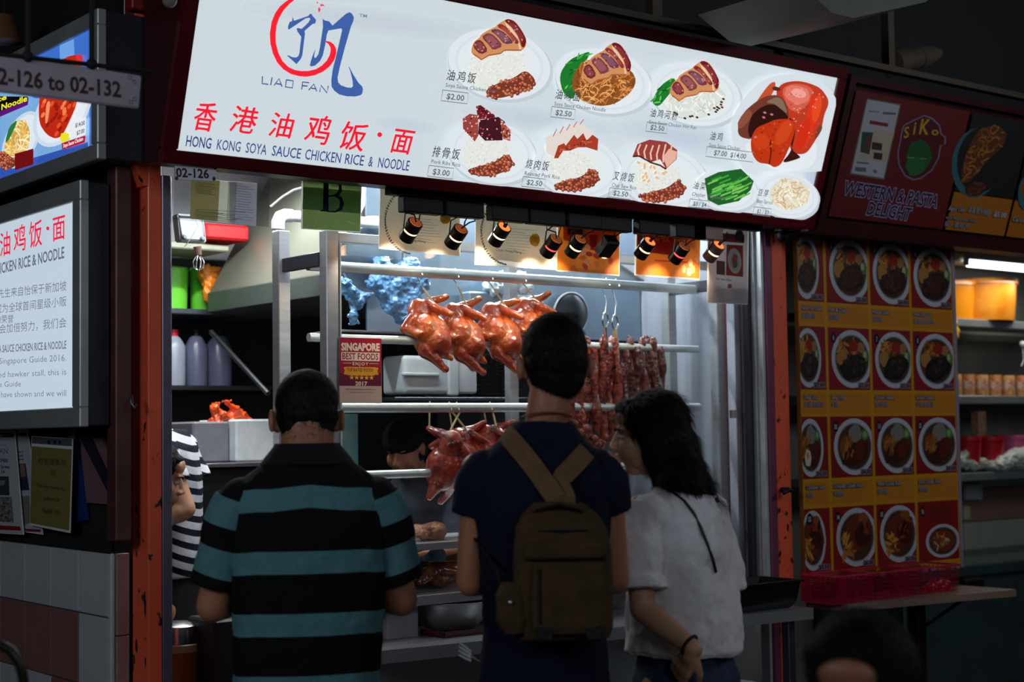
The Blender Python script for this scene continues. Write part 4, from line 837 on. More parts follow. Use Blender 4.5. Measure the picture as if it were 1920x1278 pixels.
for i, (px, py, bx, kind, lb, hm) in enumerate(lamps):
    c = at(px, py, Y=4.52); t = thing('track_lamp', lb, 'lamp', (c.x, c.y, c.z-.05), group='track lamps under the sign')
    b0 = at(bx, 370, Y=4.485).x
    obj('driver_box', G().box(b0-.085, b0+.085, 4.468, 4.51, 2.372, 2.428, .004), hm if i == 8 else black_pl, t)
    g = G(); hm_ = M('lamp_black', (14, 12, 13), .3, .3, coat=.3) if i != 8 else hm
    if kind == 3: g.obox(c, .062, .05, .085, rq, .006)
    else:
        for s0, s1 in ((-.040, -.003), (.003, .040)): g.lathe(c, [(.0275, s0), (.029, s0+.002), (.029, s1-.002), (.0275, s1)], 28, rq)
        g.lathe(c, [(.0255, -.004), (.0255, .004)], 24, rq)
    obj('lamp_head', g, hm_, t)
    if kind != 3:
        obj('glowing_slot', G().lathe(c, [(.0262, -.0028), (.0262, .0028)], 28, rq), glow_r if kind == 2 else glow, t, label='lit slot round the waist')
        bk = G(); bk.lathe(c, [(.0001, -.0405), (.024, -.0405)], 24, rq)
        bb = obj('lit_back', bk, glow_s, t)
        g = G()
        if kind != 1:
            for a in range(-4, 5):
                o_ = rq @ Vector((a*.0055, 0, -.042)); v = rq @ Vector((0, math.sqrt(max(0, .024**2-(a*.0055)**2)), 0)); g.cyl(c+o_-v, c+o_+v, .0011, n=5)
                o_ = rq @ Vector((0, a*.0055, -.042)); v = rq @ Vector((math.sqrt(max(0, .024**2-(a*.0055)**2)), 0, 0)); g.cyl(c+o_-v, c+o_+v, .0011, n=5)
        else: g.cyl(c+rq @ Vector((0, 0, -.041)), c+rq @ Vector((0, 0, -.052)), .007, n=10)
        obj('grille', g, black_m, t)
    obj('lens', G().lathe(c, [(.0001, .0402), (.025, .0402)], 24, rq), glow, t)
    g = G(); top = Vector((c.x+.006, 4.487, 2.374)); g.tube([c+Vector((-.031, 0, 0)), c+Vector((-.031, -.012, .055)), top+Vector((-.02, 0, 0)), top+Vector((.02, 0, 0)), c+Vector((.031, -.012, .055)), c+Vector((.031, 0, 0))], .0028, 6, flat=1); obj('bracket', g, M('lamp_bracket', (70, 72, 78), .4, .6), t)
    g = G(); q = c - lamp_d*.042; s_ = -1 if i in (0, 3, 2) else 1
    g.tube([q, q+Vector((s_*.02, -.02, .02)), q+Vector((s_*.055, -.01, .03)), q+Vector((s_*.05, 0, .055)), top], .0028, 6); obj('flex', g, black_m, t)
    if kind != 3: light('lamp_beam', 'SPOT', c+lamp_d*.045, 4.4 if kind != 2 else 4, (1, .80, .58), to=c+lamp_d*1.0+Vector((0, -.10, 0)), spot=95, blend=.6, rad=.02)
# soft spill of the lamps on the papers just behind them comes from the same beams
# ---------------------------------------------------------------- display cabinet
cab = thing('display_cabinet', 'steel and glass hanging cabinet across the stall front', 'cabinet', (3.97, 4.9, .88))
for (x0, x1, y0, y1, z1_) in ((2.955, 3.008, 4.75, 4.80, 2.33), (2.935, 2.985, 5.05, 5.10, 2.36), (4.93, 4.98, 4.75, 4.80, 2.33), (4.93, 4.98, 5.05, 5.10, 2.33)): obj('post', G().box(x0, x1, y0, y1, .88, z1_, .003), steel, cab)
w = at(1036, 560, Y=4.80).x; obj('post', G().box(w-.022, w+.022, 5.05, 5.09, 1.2, 2.33, .002), steel, cab)
g = G(); g.box(3.008, 4.93, 4.752, 4.79, 2.29, 2.325, .002); obj('top_rail', g, steel, cab)
for x in (2.962, 4.955): obj('side_bar', G().box(x-.012, x+.012, 4.80, 5.06, 2.205, 2.255, .002), alu_dk, cab)
for (zz_, x0, x1, r) in ((2.218, 2.97, 4.96, .0205), (1.955, 2.97, 4.955, .016), (1.70, 2.97, 4.955, .0185), (1.452, 2.97, 4.955, .016)): obj('hanging_rail', G().cyl((x0, 4.9, zz_), (x1, 4.9, zz_), r, n=24), rail_m, cab)
for z0_, z1_ in ((2.30, 2.31),): pass
obj('glass_pane', G().box(3.010, 4.928, 4.748, 4.754, 1.22, 2.29), clear, cab, 'clear front pane', smooth=False)
obj('glass_edge', G().box(3.008, 3.012, 4.744, 4.758, 1.22, 2.29), M('pale_glass_edge', (196, 214, 210), .2), cab)
obj('shelf', G().box(3.05, 4.93, 4.70, 5.10, 1.178, 1.205, .002), steel, cab); obj('shelf', G().box(3.05, 4.60, 4.66, 5.10, .985, 1.022, .002), steel, cab)
obj('pedestal', G().box(3.164, 3.301, 4.70, 4.86, .87, .985, .003), M('grey_enamel', (130, 124, 132), .4), cab)
# counter slab
ctr = obj('steel_counter', G().prism([(2.98, 4.49, .87), (4.985, 4.30, .87), (4.985, 4.95, .87), (2.98, 4.95, .87)], (0, 0, -.045)).prism([(3.1, 4.7, .825), (4.9, 4.7, .825), (4.9, 4.72, .825), (3.1, 4.72, .825)], (0, 0, -.825)), steel, None, 'steel counter slab below the hanging cabinet', 'counter')
# right-hand glazed doors and steel strips
# wall panel of brushed steel right of the cabinet
sp_ = thing('steel_partition', 'brushed steel partition between cabinet and right orange post', 'partition', (5.0, 4.9, .87))
for x0, x1, y, m in ((4.985, 5.02, 4.78, steel), (5.022, 5.045, 4.66, alu_dk), (5.046, 5.06, 4.64, steel)): obj('upright', G().box(x0, x1, y, y+.03, .88, 2.60, .002), m, sp_)
obj('sheet', G().box(5.09, 5.125, 4.80, 6.9, .88, 2.9, .002), M('brushed_partition_steel', (168, 172, 184), .36, .5, .12, 3, .04, 80, stretch=(1, 6, .5)), sp_)
w = at(1374, 777, Y=4.77); obj('latch', G().box(w.x-.012, w.x+.012, 4.755, 4.78, w.z-.015, w.z+.02, .002), white_pl, sp_)

obj('notice_rail', G().box(2.30, 4.95, 4.595, 4.66, 2.492, 2.62, .002), steel_dk, None, 'dull steel rail the notices hang from, behind the big sign', 'rail')
# odds and ends high up at the left
c = at(8, 52, Y=5.2); t = thing('pendant_lamp', 'brown lampshade at the far left edge, above the number board', 'lamp', (c.x, c.y, c.z-.05)); obj('shade', G().lathe((c.x, c.y, c.z-.05), [(.055, 0), (.058, .002), (.035, .09), (.012, .10), (.012, .095), (.032, .086)], 28), M('brown_shade', (96, 60, 34), .5), t); obj('cord', G().cyl((c.x, c.y, c.z+.04), (c.x, c.y, 4.2), .004, n=8), black_m, t)
c = at(318, -2, Y=4.1); t = thing('small_spotlight', 'small pale lamp head at the top edge left of the big sign', 'lamp', c); obj('head', G().ell(c, (.022, .022, .026)), M('pale_lamp_head', (130, 120, 116), .4), t); obj('stem', G().cyl(c, (c.x, c.y, 4.2), .006, n=8), black_m, t)
c = at(262, -2, Y=4.55); obj('red_sign_corner', G().box(c.x-.035, c.x+.035, 4.53, 4.58, c.z-.04, c.z+.08, .004), M('red_corner', (130, 26, 24), .4), None, 'dark red box corner at the top of the left orange post', 'box')
# ---------------------------------------------------------------- roast meats
def meat_mat(name, cs, rough=.22, coat=.9, sc=14, bump=.35, bs=90):
    m = M(name, cs[0], rough, 0, .1, sc, bump, bs, coat=coat); nt = m.node_tree; cr = [n for n in nt.nodes if n.type == 'VALTORGB'][0]
    el = cr.color_ramp.elements; el[0].position = .30; el[0].color = (*lin(cs[0]), 1); el[1].position = .72; el[1].color = (*lin(cs[-1]), 1)
    for i, c in enumerate(cs[1:-1]): e = el.new(.30+.42*(i+1)/(len(cs)-1)); e.color = (*lin(c), 1)
    return m
roast = meat_mat('glazed_chicken_skin', [(84, 24, 12), (166, 56, 22), (194, 92, 34), (156, 96, 80)], .2, 1, 9, .5, 70)
roast_red = meat_mat('red_glazed_chicken_skin', [(70, 14, 8), (150, 36, 14), (178, 58, 26), (128, 44, 30)])
pork = meat_mat('glazed_pork', [(30, 10, 8), (120, 36, 20), (170, 66, 34), (110, 50, 48)], .16, 1, 38, .9, 120)
pork_dk = meat_mat('dark_glazed_pork', [(20, 8, 8), (84, 26, 20), (120, 50, 40), (70, 36, 38)], .2, 1, 38, .9, 120)
stick = M('bamboo_stick', (210, 200, 150), .5)
def chicken_geo(v=0):
    g = G(); e = Euler((0, math.radians(-18), 0)).to_matrix()
    g.ell((.012, 0, -.03), (.076, .064, .092), e); g.ell((-.028, .005, .055), (.046, .046, .062), e); g.ell((.03, -.025, -.055), (.06, .05, .058)); g.ell((-.012, -.03, -.01), (.05, .045, .07), e)
    g.chain([((-.05, -.03, .045), .022), ((-.088, -.045, -.005), .021), ((-.046, -.064, -.028), .015), ((-.030, -.066, -.022), .011)])
    g.chain([((-.02, .02, .09), .024), ((.03, .02, .108), .017), ((.075, .01, .122+.01*v), .012)])
    g.chain([((.0, -.01, .09), .020), ((.05, -.02, .066), .016), ((.085, -.02, .052), .013)])
    g.chain([((-.01, -.035, -.085), .034), ((.03, -.045, -.125), .020), ((.05+.01*v, -.045, -.152), .013), ((.062+.01*v, -.045, -.160), .015)])
    g.chain([((.055, .0, -.09), .026), ((.088, -.01, -.118), .010)]); g.chain([((.02, .03, -.09), .03), ((.05, .04, -.14), .014)])
    g.ell((-.06, -.035, .0), (.02, .018, .05))
    return g
def sitedir(px0, py0, px1, py1, Y): return at(px0, py0, Y=Y), at(px1, py1, Y=Y)
ck = [remesh(chicken_geo(v), .0042, 2, 'chicken_body', disp=[(.03, .006)]) for v in (0, 1)]
labels = ['leftmost roast chicken of the upper rail, big wing to the left', 'second roast chicken from the left on the upper rail', 'third roast chicken on the upper rail, drumstick hanging low', 'fourth roast chicken on the upper rail, partly behind the dark-haired head']
for i, (px, py, tx, rz) in enumerate([(802, 615, 790, 0), (866, 622, 858, .1), (937, 620, 922, -.05), (998, 610, 984, .12)]):
    c = at(px, py, Y=4.90); t = thing('roast_chicken', labels[i], 'roast chicken', c, -.55+rz, 'roast chickens on the upper rail')
    obj('bird', ck[i % 2], roast, t, local=True)
    p = at(tx, 535, Y=4.9); q = c+Vector((.02, -.01, .10)); g = G(); g.tube([Vector((p.x-.01, 4.876, 2.205)), Vector((p.x-.01, 4.9, 2.241)), Vector((p.x-.008, 4.924, 2.21)), Vector((p.x, 4.9, p.z)), p+(q-p)*.55], .0022, 6); obj('hook_wire', g, chrome, t); obj('skewer', G().cyl(p+(q-p)*.15, q, .0042, .0036, n=8), stick, t)
labels = ['leftmost red roast chicken of the lower rail', 'middle red roast chicken of the lower rail', 'right red roast chicken of the lower rail, half hidden by a navy sleeve']
ck2 = ck[1].copy(); ck2.materials.clear(); ck2.materials.append(roast_red); ck3 = ck[0].copy(); ck3.materials.clear(); ck3.materials.append(roast_red)
for i, (px, py, tx, rz) in enumerate([(836, 862, 862, 2.4), (878, 856, 848, .3), (930, 850, 924, -.3)]):
    c = at(px, py, Y=4.88+.03*(i % 2)); t = thing('roast_chicken', labels[i], 'roast chicken', c, -.55+rz, 'roast chickens on the lower rail')
    obj('bird', (ck3, ck2)[i % 2], roast_red, t, local=True)
    p = at(tx, 772, Y=4.9); q = c+Vector((0, -.01, .09)); g = G(); g.tube([Vector((p.x-.02, 4.876, 1.69)), Vector((p.x-.014, 4.9, 1.722)), Vector((p.x, 4.924, 1.70)), p], .0026, 6); obj('hook_wire', g, stick, t); obj('skewer', G().cyl(p, q, .0042, .0036, n=8), stick, t)
for px0, py0, px1, py1 in ((806, 752, 805, 808), (843, 772, 850, 815), (908, 772, 914, 812)):
    a, b = sitedir(px0, py0, px1, py1, 4.93); obj('spare_skewer', G().cyl(a, b, .0035, n=8), stick, None, ['left', 'middle', 'right'][(805, 850, 914).index(px1)]+' empty bamboo skewer hanging from the lower rail', 'skewer', group='empty skewers on the lower rail')
# barbecued pork strips
def strip_geo(L, seed):
    rnd = random.Random(seed); g = G(); pts = []; rs = []; k = 22
    for i in range(k):
        f = i/(k-1); pts.append((.006*math.sin(f*7+seed)+.004*math.sin(f*17+2*seed), .006*math.cos(f*6+seed*2), -L*f)); rs.append((.0180+.0045*math.sin(f*11+seed*3)+rnd.uniform(-.0015, .0025))*(1 if 0 < i < k-1 else .6))
    g.tube(pts, rs, 12); 
    for i in range(26): f = rnd.random(); j = int(f*(k-1)); a = rnd.uniform(0, 6.28); g.ell(Vector(pts[j])+Vector((.010*math.cos(a), .010*math.sin(a), 0)), (.006, .006, rnd.uniform(.006, .014)), n=8)
    return g
strips = [remesh(strip_geo(L, s), .003, 1, 'pork_strip', disp=[(.012, .005)]) for s, L in ((1, .44), (2, .40), (3, .47), (4, .36))]
dk = [s.copy() for s in strips]
for s in dk: s.materials.clear(); s.materials.append(pork_dk)
ORD = ['first', 'second', 'third', 'fourth', 'fifth', 'sixth', 'seventh', 'eighth', 'ninth', 'tenth']
xs = [1072, 1086, 1100, 1114, 1128, 1142, 1155, 1171, 1183, 1195, 1206, 1217, 1228, 1238, 1092, 1120, 1148, 1188, 1212]
for i, px in enumerate(xs):
    back = i > 13; left = i < 7 or (back and px < 1160); z_top = 1.0
    c = at(px, (632+ (8 if i % 2 else 0)) if px > 1085 else 640, Y=4.885+(.035 if back else 0)+.01*(i % 3)); c.z -= .02*(i % 2)
    t = thing('pork_strip', ('%s glazed pork strip of the left bunch, counted from its left%s' % (ORD[i], '')) if left and not back else ('%s dark pork strip of the right bunch, counted from its left' % ORD[i-7]) if not back else '%s pork strip at the back of the hanging bunches' % ORD[i-14], 'roast pork', c, i*1.3, 'pork strips of the left bunch' if left else 'pork strips of the right bunch')
    obj('meat', (strips if left else dk)[i % 4], pork if left else pork_dk, t, local=True)
# low lumps of meat glinting at the bottom of the left bunch
for i, (px, py) in enumerate([(1082, 800), (1104, 820), (1090, 845), (1122, 838), (1110, 862)]):
    c = at(px, py, Y=4.86); g = G(); 
    for k in range(7): g.ell(c+Vector((random.uniform(-.03, .03), random.uniform(-.02, .02), random.uniform(-.04, .04))), random.uniform(.014, .024), n=10)
    obj('pork_piece', remesh(g, .004, 1, disp=[(.012, .005)]), pork, None, '%s small glistening pork piece under the left pork bunch' % ORD[i], 'roast pork', group='small pork pieces under the left bunch')
# meat hooks with rings
for i, (px, dz) in enumerate(((1133, 0), (1151, .004))):
    a = at(px+4, 532, Y=4.9); c = at(px+2, 600+4*i, Y=4.88); t = thing('ring_hook', ('left' if i == 0 else 'right')+' steel ring hook holding the pork bunches', 'hook', (c.x, c.y, c.z-.04))
    obj('rod', G().tube([Vector((a.x, 4.876, 2.21)), Vector((a.x, 4.9, 2.243)), Vector((a.x, 4.925, 2.2)), Vector((a.x, 4.9, 2.14)), c+Vector((0, 0, .027))], .0032, 8), chrome, t)
    obj('ring', G().tube([c+Vector((.030*math.cos(q*PI/12)*.9, .012*math.cos(q*PI/12), .030*math.sin(q*PI/12))) for q in range(24)], .0035, 8, closed=True), chrome, t)
    obj('hook_end', G().tube([c+Vector((0, 0, -.03)), c+Vector((.004, 0, -.09)), c+Vector((.01, -.01, -.14))], [.008, .007, .004], 8), chrome if i == 0 else M('tan_handle', (170, 130, 84), .4), t)
# pork belly block on the glass shelf, ducks on the board, tongs etc.
c = at(797, 1000, Y=4.82); g = G(); g.box(c.x-.065, c.x+.065, c.y-.05, c.y+.05, c.z-.03, c.z+.035, .014); g.ell(c+Vector((.03, -.02, .01)), (.045, .045, .034)); g.ell(c+Vector((-.04, -.02, .0)), (.035, .045, .03))
obj('roast_pork_block', remesh(g, .004, 2, disp=[(.03, .012)]), meat_mat('roast_pork_rind', [(96, 50, 34), (150, 92, 64), (182, 124, 92), (120, 70, 52)], .45, .3, 20, .6), None, 'block of roast pork belly on the middle cabinet shelf', 'roast pork')
w = at(790, 1018, Y=4.8); obj('meat_tray', G().lathe((w.x+.0, 4.84, 1.205), [(.001, 0), (.09, 0), (.105, .014), (.11, .014)], 28, sy=.7), white_pl, None, 'white tray under the roast pork block', 'tray')
for i, (px, py, r, lb) in enumerate([(822, 1082, .3, 'dark roast duck at the front of the lower shelf, by the blue glove'), (792, 1090, 1.5, 'second roast duck on the lower shelf, nearer the striped sleeve')]):
    c = at(px, py, Y=4.83+.05*i); c.z = max(c.z, 1.075); g = G(); g.ell(c, (.085, .06, .05)); g.ell(c+Vector((.05, -.01, .012)), (.045, .04, .036)); g.chain([(c+Vector((-.06, -.02, 0)), .026), (c+Vector((-.10, -.03, -.02)), .016)]); g.chain([(c+Vector((-.02, -.05, .02)), .022), (c+Vector((.03, -.065, .01)), .014)])
    obj('roast_duck', remesh(g, .0045, 2, disp=[(.03, .008)]), meat_mat('dark_duck_skin', [(34, 14, 10), (96, 44, 24), (140, 80, 44), (70, 34, 26)]), None, lb, 'roast duck')
for i, (px, py) in enumerate([(1158, 975), (1152, 1090)]):
    c = at(px, py, Y=4.85); g = G(); g.ell(c, (.09, .05, .035)); obj('meat_piece', remesh(g, .005, 1, disp=[(.03, .01)]), roast_red, None, ['red meat glimpsed behind the woman\'s face on the middle shelf', 'red meat low behind the phone-holding hand'][i], 'roast pork')
# steel bowl, tray, fork
w = at(845, 1175, Y=4.76); bx = w.x; t = thing('mixing_bowl', 'large steel mixing bowl on the counter under the cabinet', 'bowl', (bx, 4.76, .871))
obj('bowl', G().lathe((bx, 4.76, .871), [(.0, .0), (.06, 0), (.10, .018), (.132, .055), (.145, .108), (.150, .111), (.147, .112), (.128, .056), (.097, .022), (.0, .006)], 40), steel, t)
w = at(858, 1187, Z=.875); obj('serving_tray', G().box(w.x-.10, w.x+.14, w.y-.05, w.y+.09, .871, .876, .002).box(w.x-.10, w.x+.14, w.y-.05, w.y-.042, .876, .892, .002).box(w.x-.10, w.x-.092, w.y-.05, w.y+.09, .876, .892), M('maroon_tray', (70, 20, 20), .4), None, 'dark maroon tray in front of the steel bowl', 'tray')
a = at(889, 1233, D=4.12); b = at(860, 1215, D=4.12); dx = (b-a); g = G(); up = Vector((0, 0, 1))
g.tube([a-dx*.9, a-dx*.2, a+dx*.25], [.0035, .004, .010], 8, flat=.3)
for k in range(4): g.tube([a+dx*.2+up*(k-1.5)*.008, a+dx*.55+up*(k-1.5)*.010, a+dx+up*(k-1.5)*.011], [.0032, .0028, .0018], 6)
obj('plastic_fork', g, white_pl, None, 'white plastic fork sticking out left of the dark trousers', 'fork')
# ---------------------------------------------------------------- inside the stall
def B(px0, py0, px1, py1, Y, dep, bev=.004):
    a = at(px0, py0, Y=Y); b = at(px1, py1, Y=Y); return G().box(a.x, b.x, Y, Y+dep, b.z, a.z, bev)
hood = thing('extractor_hood', 'large greenish-grey sloping extractor hood over the dark kitchen', 'hood', (4.2, 5.9, 2.17))
hm = M('greenish_steel_hood', (112, 113, 100), .42, .35, .08, 3, .03, 60)
g = G(); g.prism([(3.4, 5.42, 2.262), (3.82, 5.42, 3.015), (5.085, 5.42, 3.015), (5.085, 5.42, 2.262)], (0, 1.05, 0)); obj('canopy', g, hm, hood)
obj('lip', G().box(3.392, 5.085, 5.41, 6.48, 2.17, 2.26, .003), M('dull_green_lip', (80, 87, 82), .45, .3, .1, 4), hood)
obj('front_sheet', G().box(3.55, 5.085, 5.395, 5.409, 2.02, 2.9, .002), M('blue_grey_steel', (128, 146, 162), .35, .7, .12, 4, .03, 60), hood)
obj('duct', G().prism([at(1150, 486, Y=5.37), at(1178, 486, Y=5.37), at(1292, 562, Y=5.37), at(1262, 562, Y=5.37)], (0, .015, 0)), steel, hood)
# dark cupboards and range under the hood
obj('dark_range', G().box(3.45, 5.08, 5.75, 6.5, 0, 1.35, .01), M('dark_range_steel', (26, 28, 30), .35, .5, .3, 4), None, 'dark cooking range under the extractor hood', 'range')
a = at(396, 622, Y=6.4); b = at(503, 738, Y=5.9); obj('brace_rod', G().cyl(a, b, .012, n=12), steel_dk, None, 'slanting steel rod under the hood\'s left corner', 'rod')
# round pans, blue bags, white boxes seen through the glass
def pan(px, py, r, Y, lb, m, tilt=.15):
    c = at(px, py, Y=Y); rt = Euler((PI/2+tilt, 0, 0)).to_matrix(); t = thing('wok', lb, 'wok', (c.x, c.y, c.z-r))
    obj('dish', G().lathe(c, [(.001, .05), (r*.6, .035), (r*.93, .004), (r, -.002), (r*.97, -.004), (r*.6, .026), (.001, .04)], 48, rt), m, t)
    obj('rim', G().tube([c+rt @ Vector((r*math.cos(k*PI/24), r*math.sin(k*PI/24), 0)) for k in range(48)], .005, 6, closed=True), steel, t)
pan(698, 478, .155, 5.33, 'big steel wok hung behind the cabinet\'s upper left corner', M('blue_steel_pan', (120, 138, 156), .3, .8, .15, 6))
pan(1070, 590, .10, 5.36, 'dark round pan hung behind the middle post', M('dark_pan', (20, 22, 26), .3, .4), .1)
bagm = M('pale_blue_plastic_bag', (84, 134, 178), .3, 0, .3, 16, .8, 40, coat=.6)
def bag(pts, Y, lb, m, name='plastic_bag', dep=.05, cat='bag', vox=.005):
    g = G()
    cs = [(at(px, py, Y=Y), r) for px, py, r in pts]
    for c, r in cs: g.ell(c, (r, dep, r), n=12)
    for i, (a_, ra) in enumerate(cs):
        for b_, rb_ in cs[i+1:]:
            if (a_-b_).length < (ra+rb_)*1.25: g.tube([a_, b_], [min(ra, dep)*.9, min(rb_, dep)*.9], 12)
    return obj(name, remesh(g, vox, 9, disp=[(-.05, .030), (-.02, .012)]), m, None, lb, cat)
bag([(655, 545, .035), (668, 568, .035), (662, 592, .022), (680, 555, .03), (648, 530, .03), (664, 607, .012)], 5.22, 'small pale blue plastic bag beside the cabinet\'s left post', bagm)
bag([(715, 500, .05), (745, 520, .055), (720, 545, .05), (735, 570, .05), (755, 592, .04), (770, 560, .04), (765, 612, .022), (700, 530, .035), (770, 500, .05), (790, 530, .045)], 5.22, 'large pale blue plastic bag left of the roast chickens', bagm)
bag([(925, 535, .05), (955, 530, .055), (985, 535, .05), (940, 520, .04), (975, 520, .04)], 5.30, 'clear white plastic bag above the third roast chicken', M('milky_plastic', (200, 214, 222), .25, 0, .1, 16, .5, 40, coat=.5))
obj('foam_box', B(945, 550, 1022, 618, 5.28, .1, .008), M('foam_white', (206, 212, 216), .6), None, 'white foam box behind the third roast chicken', 'box')
obj('grey_crate', B(880, 545, 943, 600, 5.30, .08, .008), M('blue_grey_crate', (104, 116, 128), .5), None, 'blue-grey crate left of the white foam box', 'crate')
obj('high_shelf', B(637, 622, 1060, 632, 5.2, .22, .002), steel_dk, None, 'steel shelf behind the upper roast chickens', 'shelf')
# white container on its side, black basket
c0 = at(757, 664, Y=5.22); c1 = at(897, 742, Y=5.22); t = thing('food_container', 'white plastic food container lying on its side behind the chickens', 'container', ((c0.x+c1.x)/2, 5.3, c1.z))
cm = M('cloudy_white_plastic', (186, 194, 200), .4, 0, .05, 8)
xa, xb = c0.x, c1.x; wd_ = xb-xa; obj('body', G().box(xa, xa+wd_*.62, 5.22, 5.38, c1.z+.006, c0.z-.002, .022, seg=4), cm, t); obj('lid', G().box(xa+wd_*.58, xa+wd_*.72, 5.21, 5.39, c1.z+.0, c0.z+.006, .012, seg=3).box(xa+wd_*.72, xb, 5.22, 5.38, c1.z+.008, c0.z-.004, .02, seg=3), cm, t)
obj('ridge', G().box(xa-.012, xa+wd_*.45, 5.205, 5.225, (c0.z+c1.z)/2-.004, (c0.z+c1.z)/2+.010, .004), cm, t)
def basket(name, lb, x0, x1, y0, y1, z0, z1, mat, nx=16, nz=6, cat='basket', taper=.012, th=.0055):
    t = thing(name, lb, cat, ((x0+x1)/2, (y0+y1)/2, z0))
    def wall(a, b, c, d, n):
        g = G(); g.grid(lambda u, v: (Vector(a)*(1-u)+Vector(b)*u)*(1-v)+(Vector(d)*(1-u)+Vector(c)*u)*v, n, nz)
        bmesh.ops.wireframe(g.bm, faces=g.bm.faces[:], thickness=th, use_replace=True, use_even_offset=False, use_boundary=True); return g.bm
    e = taper; X0, X1, Y0, Y1 = x0+e, x1-e, y0+e, y1-e; g = G()
    for q in (((X0, Y0, z0), (X1, Y0, z0), (x1, y0, z1), (x0, y0, z1), nx), ((X0, Y1, z0), (X1, Y1, z0), (x1, y1, z1), (x0, y1, z1), nx), ((X0, Y0, z0), (X0, Y1, z0), (x0, y1, z1), (x0, y0, z1), nx//2), ((X1, Y0, z0), (X1, Y1, z0), (x1, y1, z1), (x1, y0, z1), nx//2)): g.merge(wall(*q))
    obj('lattice', g, mat, t, smooth=False)
    g = G(); g.tube([(x0, y0, z1), (x1, y0, z1), (x1, y1, z1), (x0, y1, z1)], .005, 6, closed=True); obj('rim', g, mat, t); obj('base', G().box(X0, X1, Y0, Y1, z0, z0+.003), mat, t); return t
c0 = at(900, 665, Y=5.22); c1 = at(988, 740, Y=5.22); basket('black_basket', 'black slatted basket beside the white container', c0.x, c1.x, 5.22, 5.4, c1.z, c0.z, black_pl, 8, 10, th=.006)
obj('mid_shelf', B(740, 744, 1180, 752, 5.15, .28, .002), M('dark_shelf', (52, 56, 60), .4, .5), None, 'dark shelf carrying the white container and black basket', 'shelf')
obj('turquoise_poster', B(641, 776, 672, 888, 5.6, .01, .001), M('turquoise_card', (70, 160, 170), .5, 0, .3, 9, rgb2=(170, 190, 190)), None, 'turquoise poster right of the short-haired man\'s head', 'poster')
# left part of the kitchen
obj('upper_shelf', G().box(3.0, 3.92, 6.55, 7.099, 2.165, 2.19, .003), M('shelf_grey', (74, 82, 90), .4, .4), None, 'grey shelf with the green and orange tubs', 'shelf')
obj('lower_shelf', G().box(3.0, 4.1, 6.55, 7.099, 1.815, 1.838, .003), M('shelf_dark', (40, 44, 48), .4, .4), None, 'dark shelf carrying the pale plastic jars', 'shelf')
def tub(px0, px1, py0, py1, Y, mat, name, lb, cat='bucket', lid=None, fl=.92):
    a = at(px0, py0, Y=Y); b = at(px1, py1, Y=Y); r = (b.x-a.x)/2; cx_ = (a.x+b.x)/2; t = thing(name, lb, cat, (cx_, Y+r, b.z))
    h = a.z-b.z; obj('body', G().lathe((cx_, Y+r, b.z), [(.001, 0), (r*fl, 0), (r*.99, h*.93), (r*1.03, h*.935), (r*1.03, h*.97), (r, h), (r*.94, h), (r*.88, h*.1), (.001, h*.08)], 36), mat, t)
    if lid: obj('lid', G().lathe((cx_, Y+r, b.z+h), [(r*1.02, -.01), (r*1.02, .006), (r*.5, .012), (.001, .012)], 32), lid, t)
    return t
gt = M('lime_green_plastic', (110, 205, 60), .3, 0, .08, 4); ot = M('orange_plastic', (226, 130, 30), .35, 0, .15, 9)
tub(300, 366, 497, 586, 6.6, gt, 'green_tub', 'lime green plastic tub on the upper shelf'); t = tub(370, 416, 499, 586, 6.6, gt, 'green_tub', 'second green tub, with an orange bag hanging over it')
bag([(385, 510, .05), (398, 530, .055), (392, 552, .045), (400, 568, .03), (410, 512, .04)], 6.56, 'orange bag draped over the second green tub', ot, dep=.04, vox=.008)
jm = M('frosted_jar', (150, 156, 168), .3, 0, .12, 5); jm2 = M('violet_grey_jar', (96, 98, 124), .3, 0, .12, 5)
for i, (a_, b_, m, lb, ld) in enumerate([(314, 356, jm, 'frosted jar with a red cap on the lower shelf', 'r'), (358, 396, jm2, 'violet-grey jar in the middle of the lower shelf', None), (400, 444, jm2, 'third jar on the lower shelf, behind the slanting rod', None)]):
    A = at(a_, 628, Y=6.62); Bq = at(b_, 714, Y=6.62); r = (Bq.x-A.x)/2; cx_ = (A.x+Bq.x)/2; z_ = 1.838; t = thing('plastic_jar', lb, 'jar', (cx_, 6.62+r, z_), group='jars on the lower shelf'); h = A.z-z_
    obj('body', G().lathe((cx_, 6.62+r, z_), [(.001, 0), (r*.96, 0), (r, .02), (r, h*.80), (r*.6, h*.96), (r*.4, h), (.001, h)], 28), m, t)
    obj('cap', G().lathe((cx_, 6.62+r, z_+h), [(r*.42, -.004), (r*.42, .03), (.001, .032)], 20), M('red_cap', (190, 30, 40), .4) if ld else black_pl, t)
obj('red_crate', B(386, 417, 468, 452, 6.3, .3, .01), M('red_crate', (210, 16, 28), .45, 0, .15, 8), None, 'bright red crate up by the hood', 'crate'); obj('pale_rail', B(318, 452, 430, 472, 6.35, .3, .006), M('pale_khaki_board', (150, 150, 132), .5), None, 'pale board under the bright red crate', 'board')
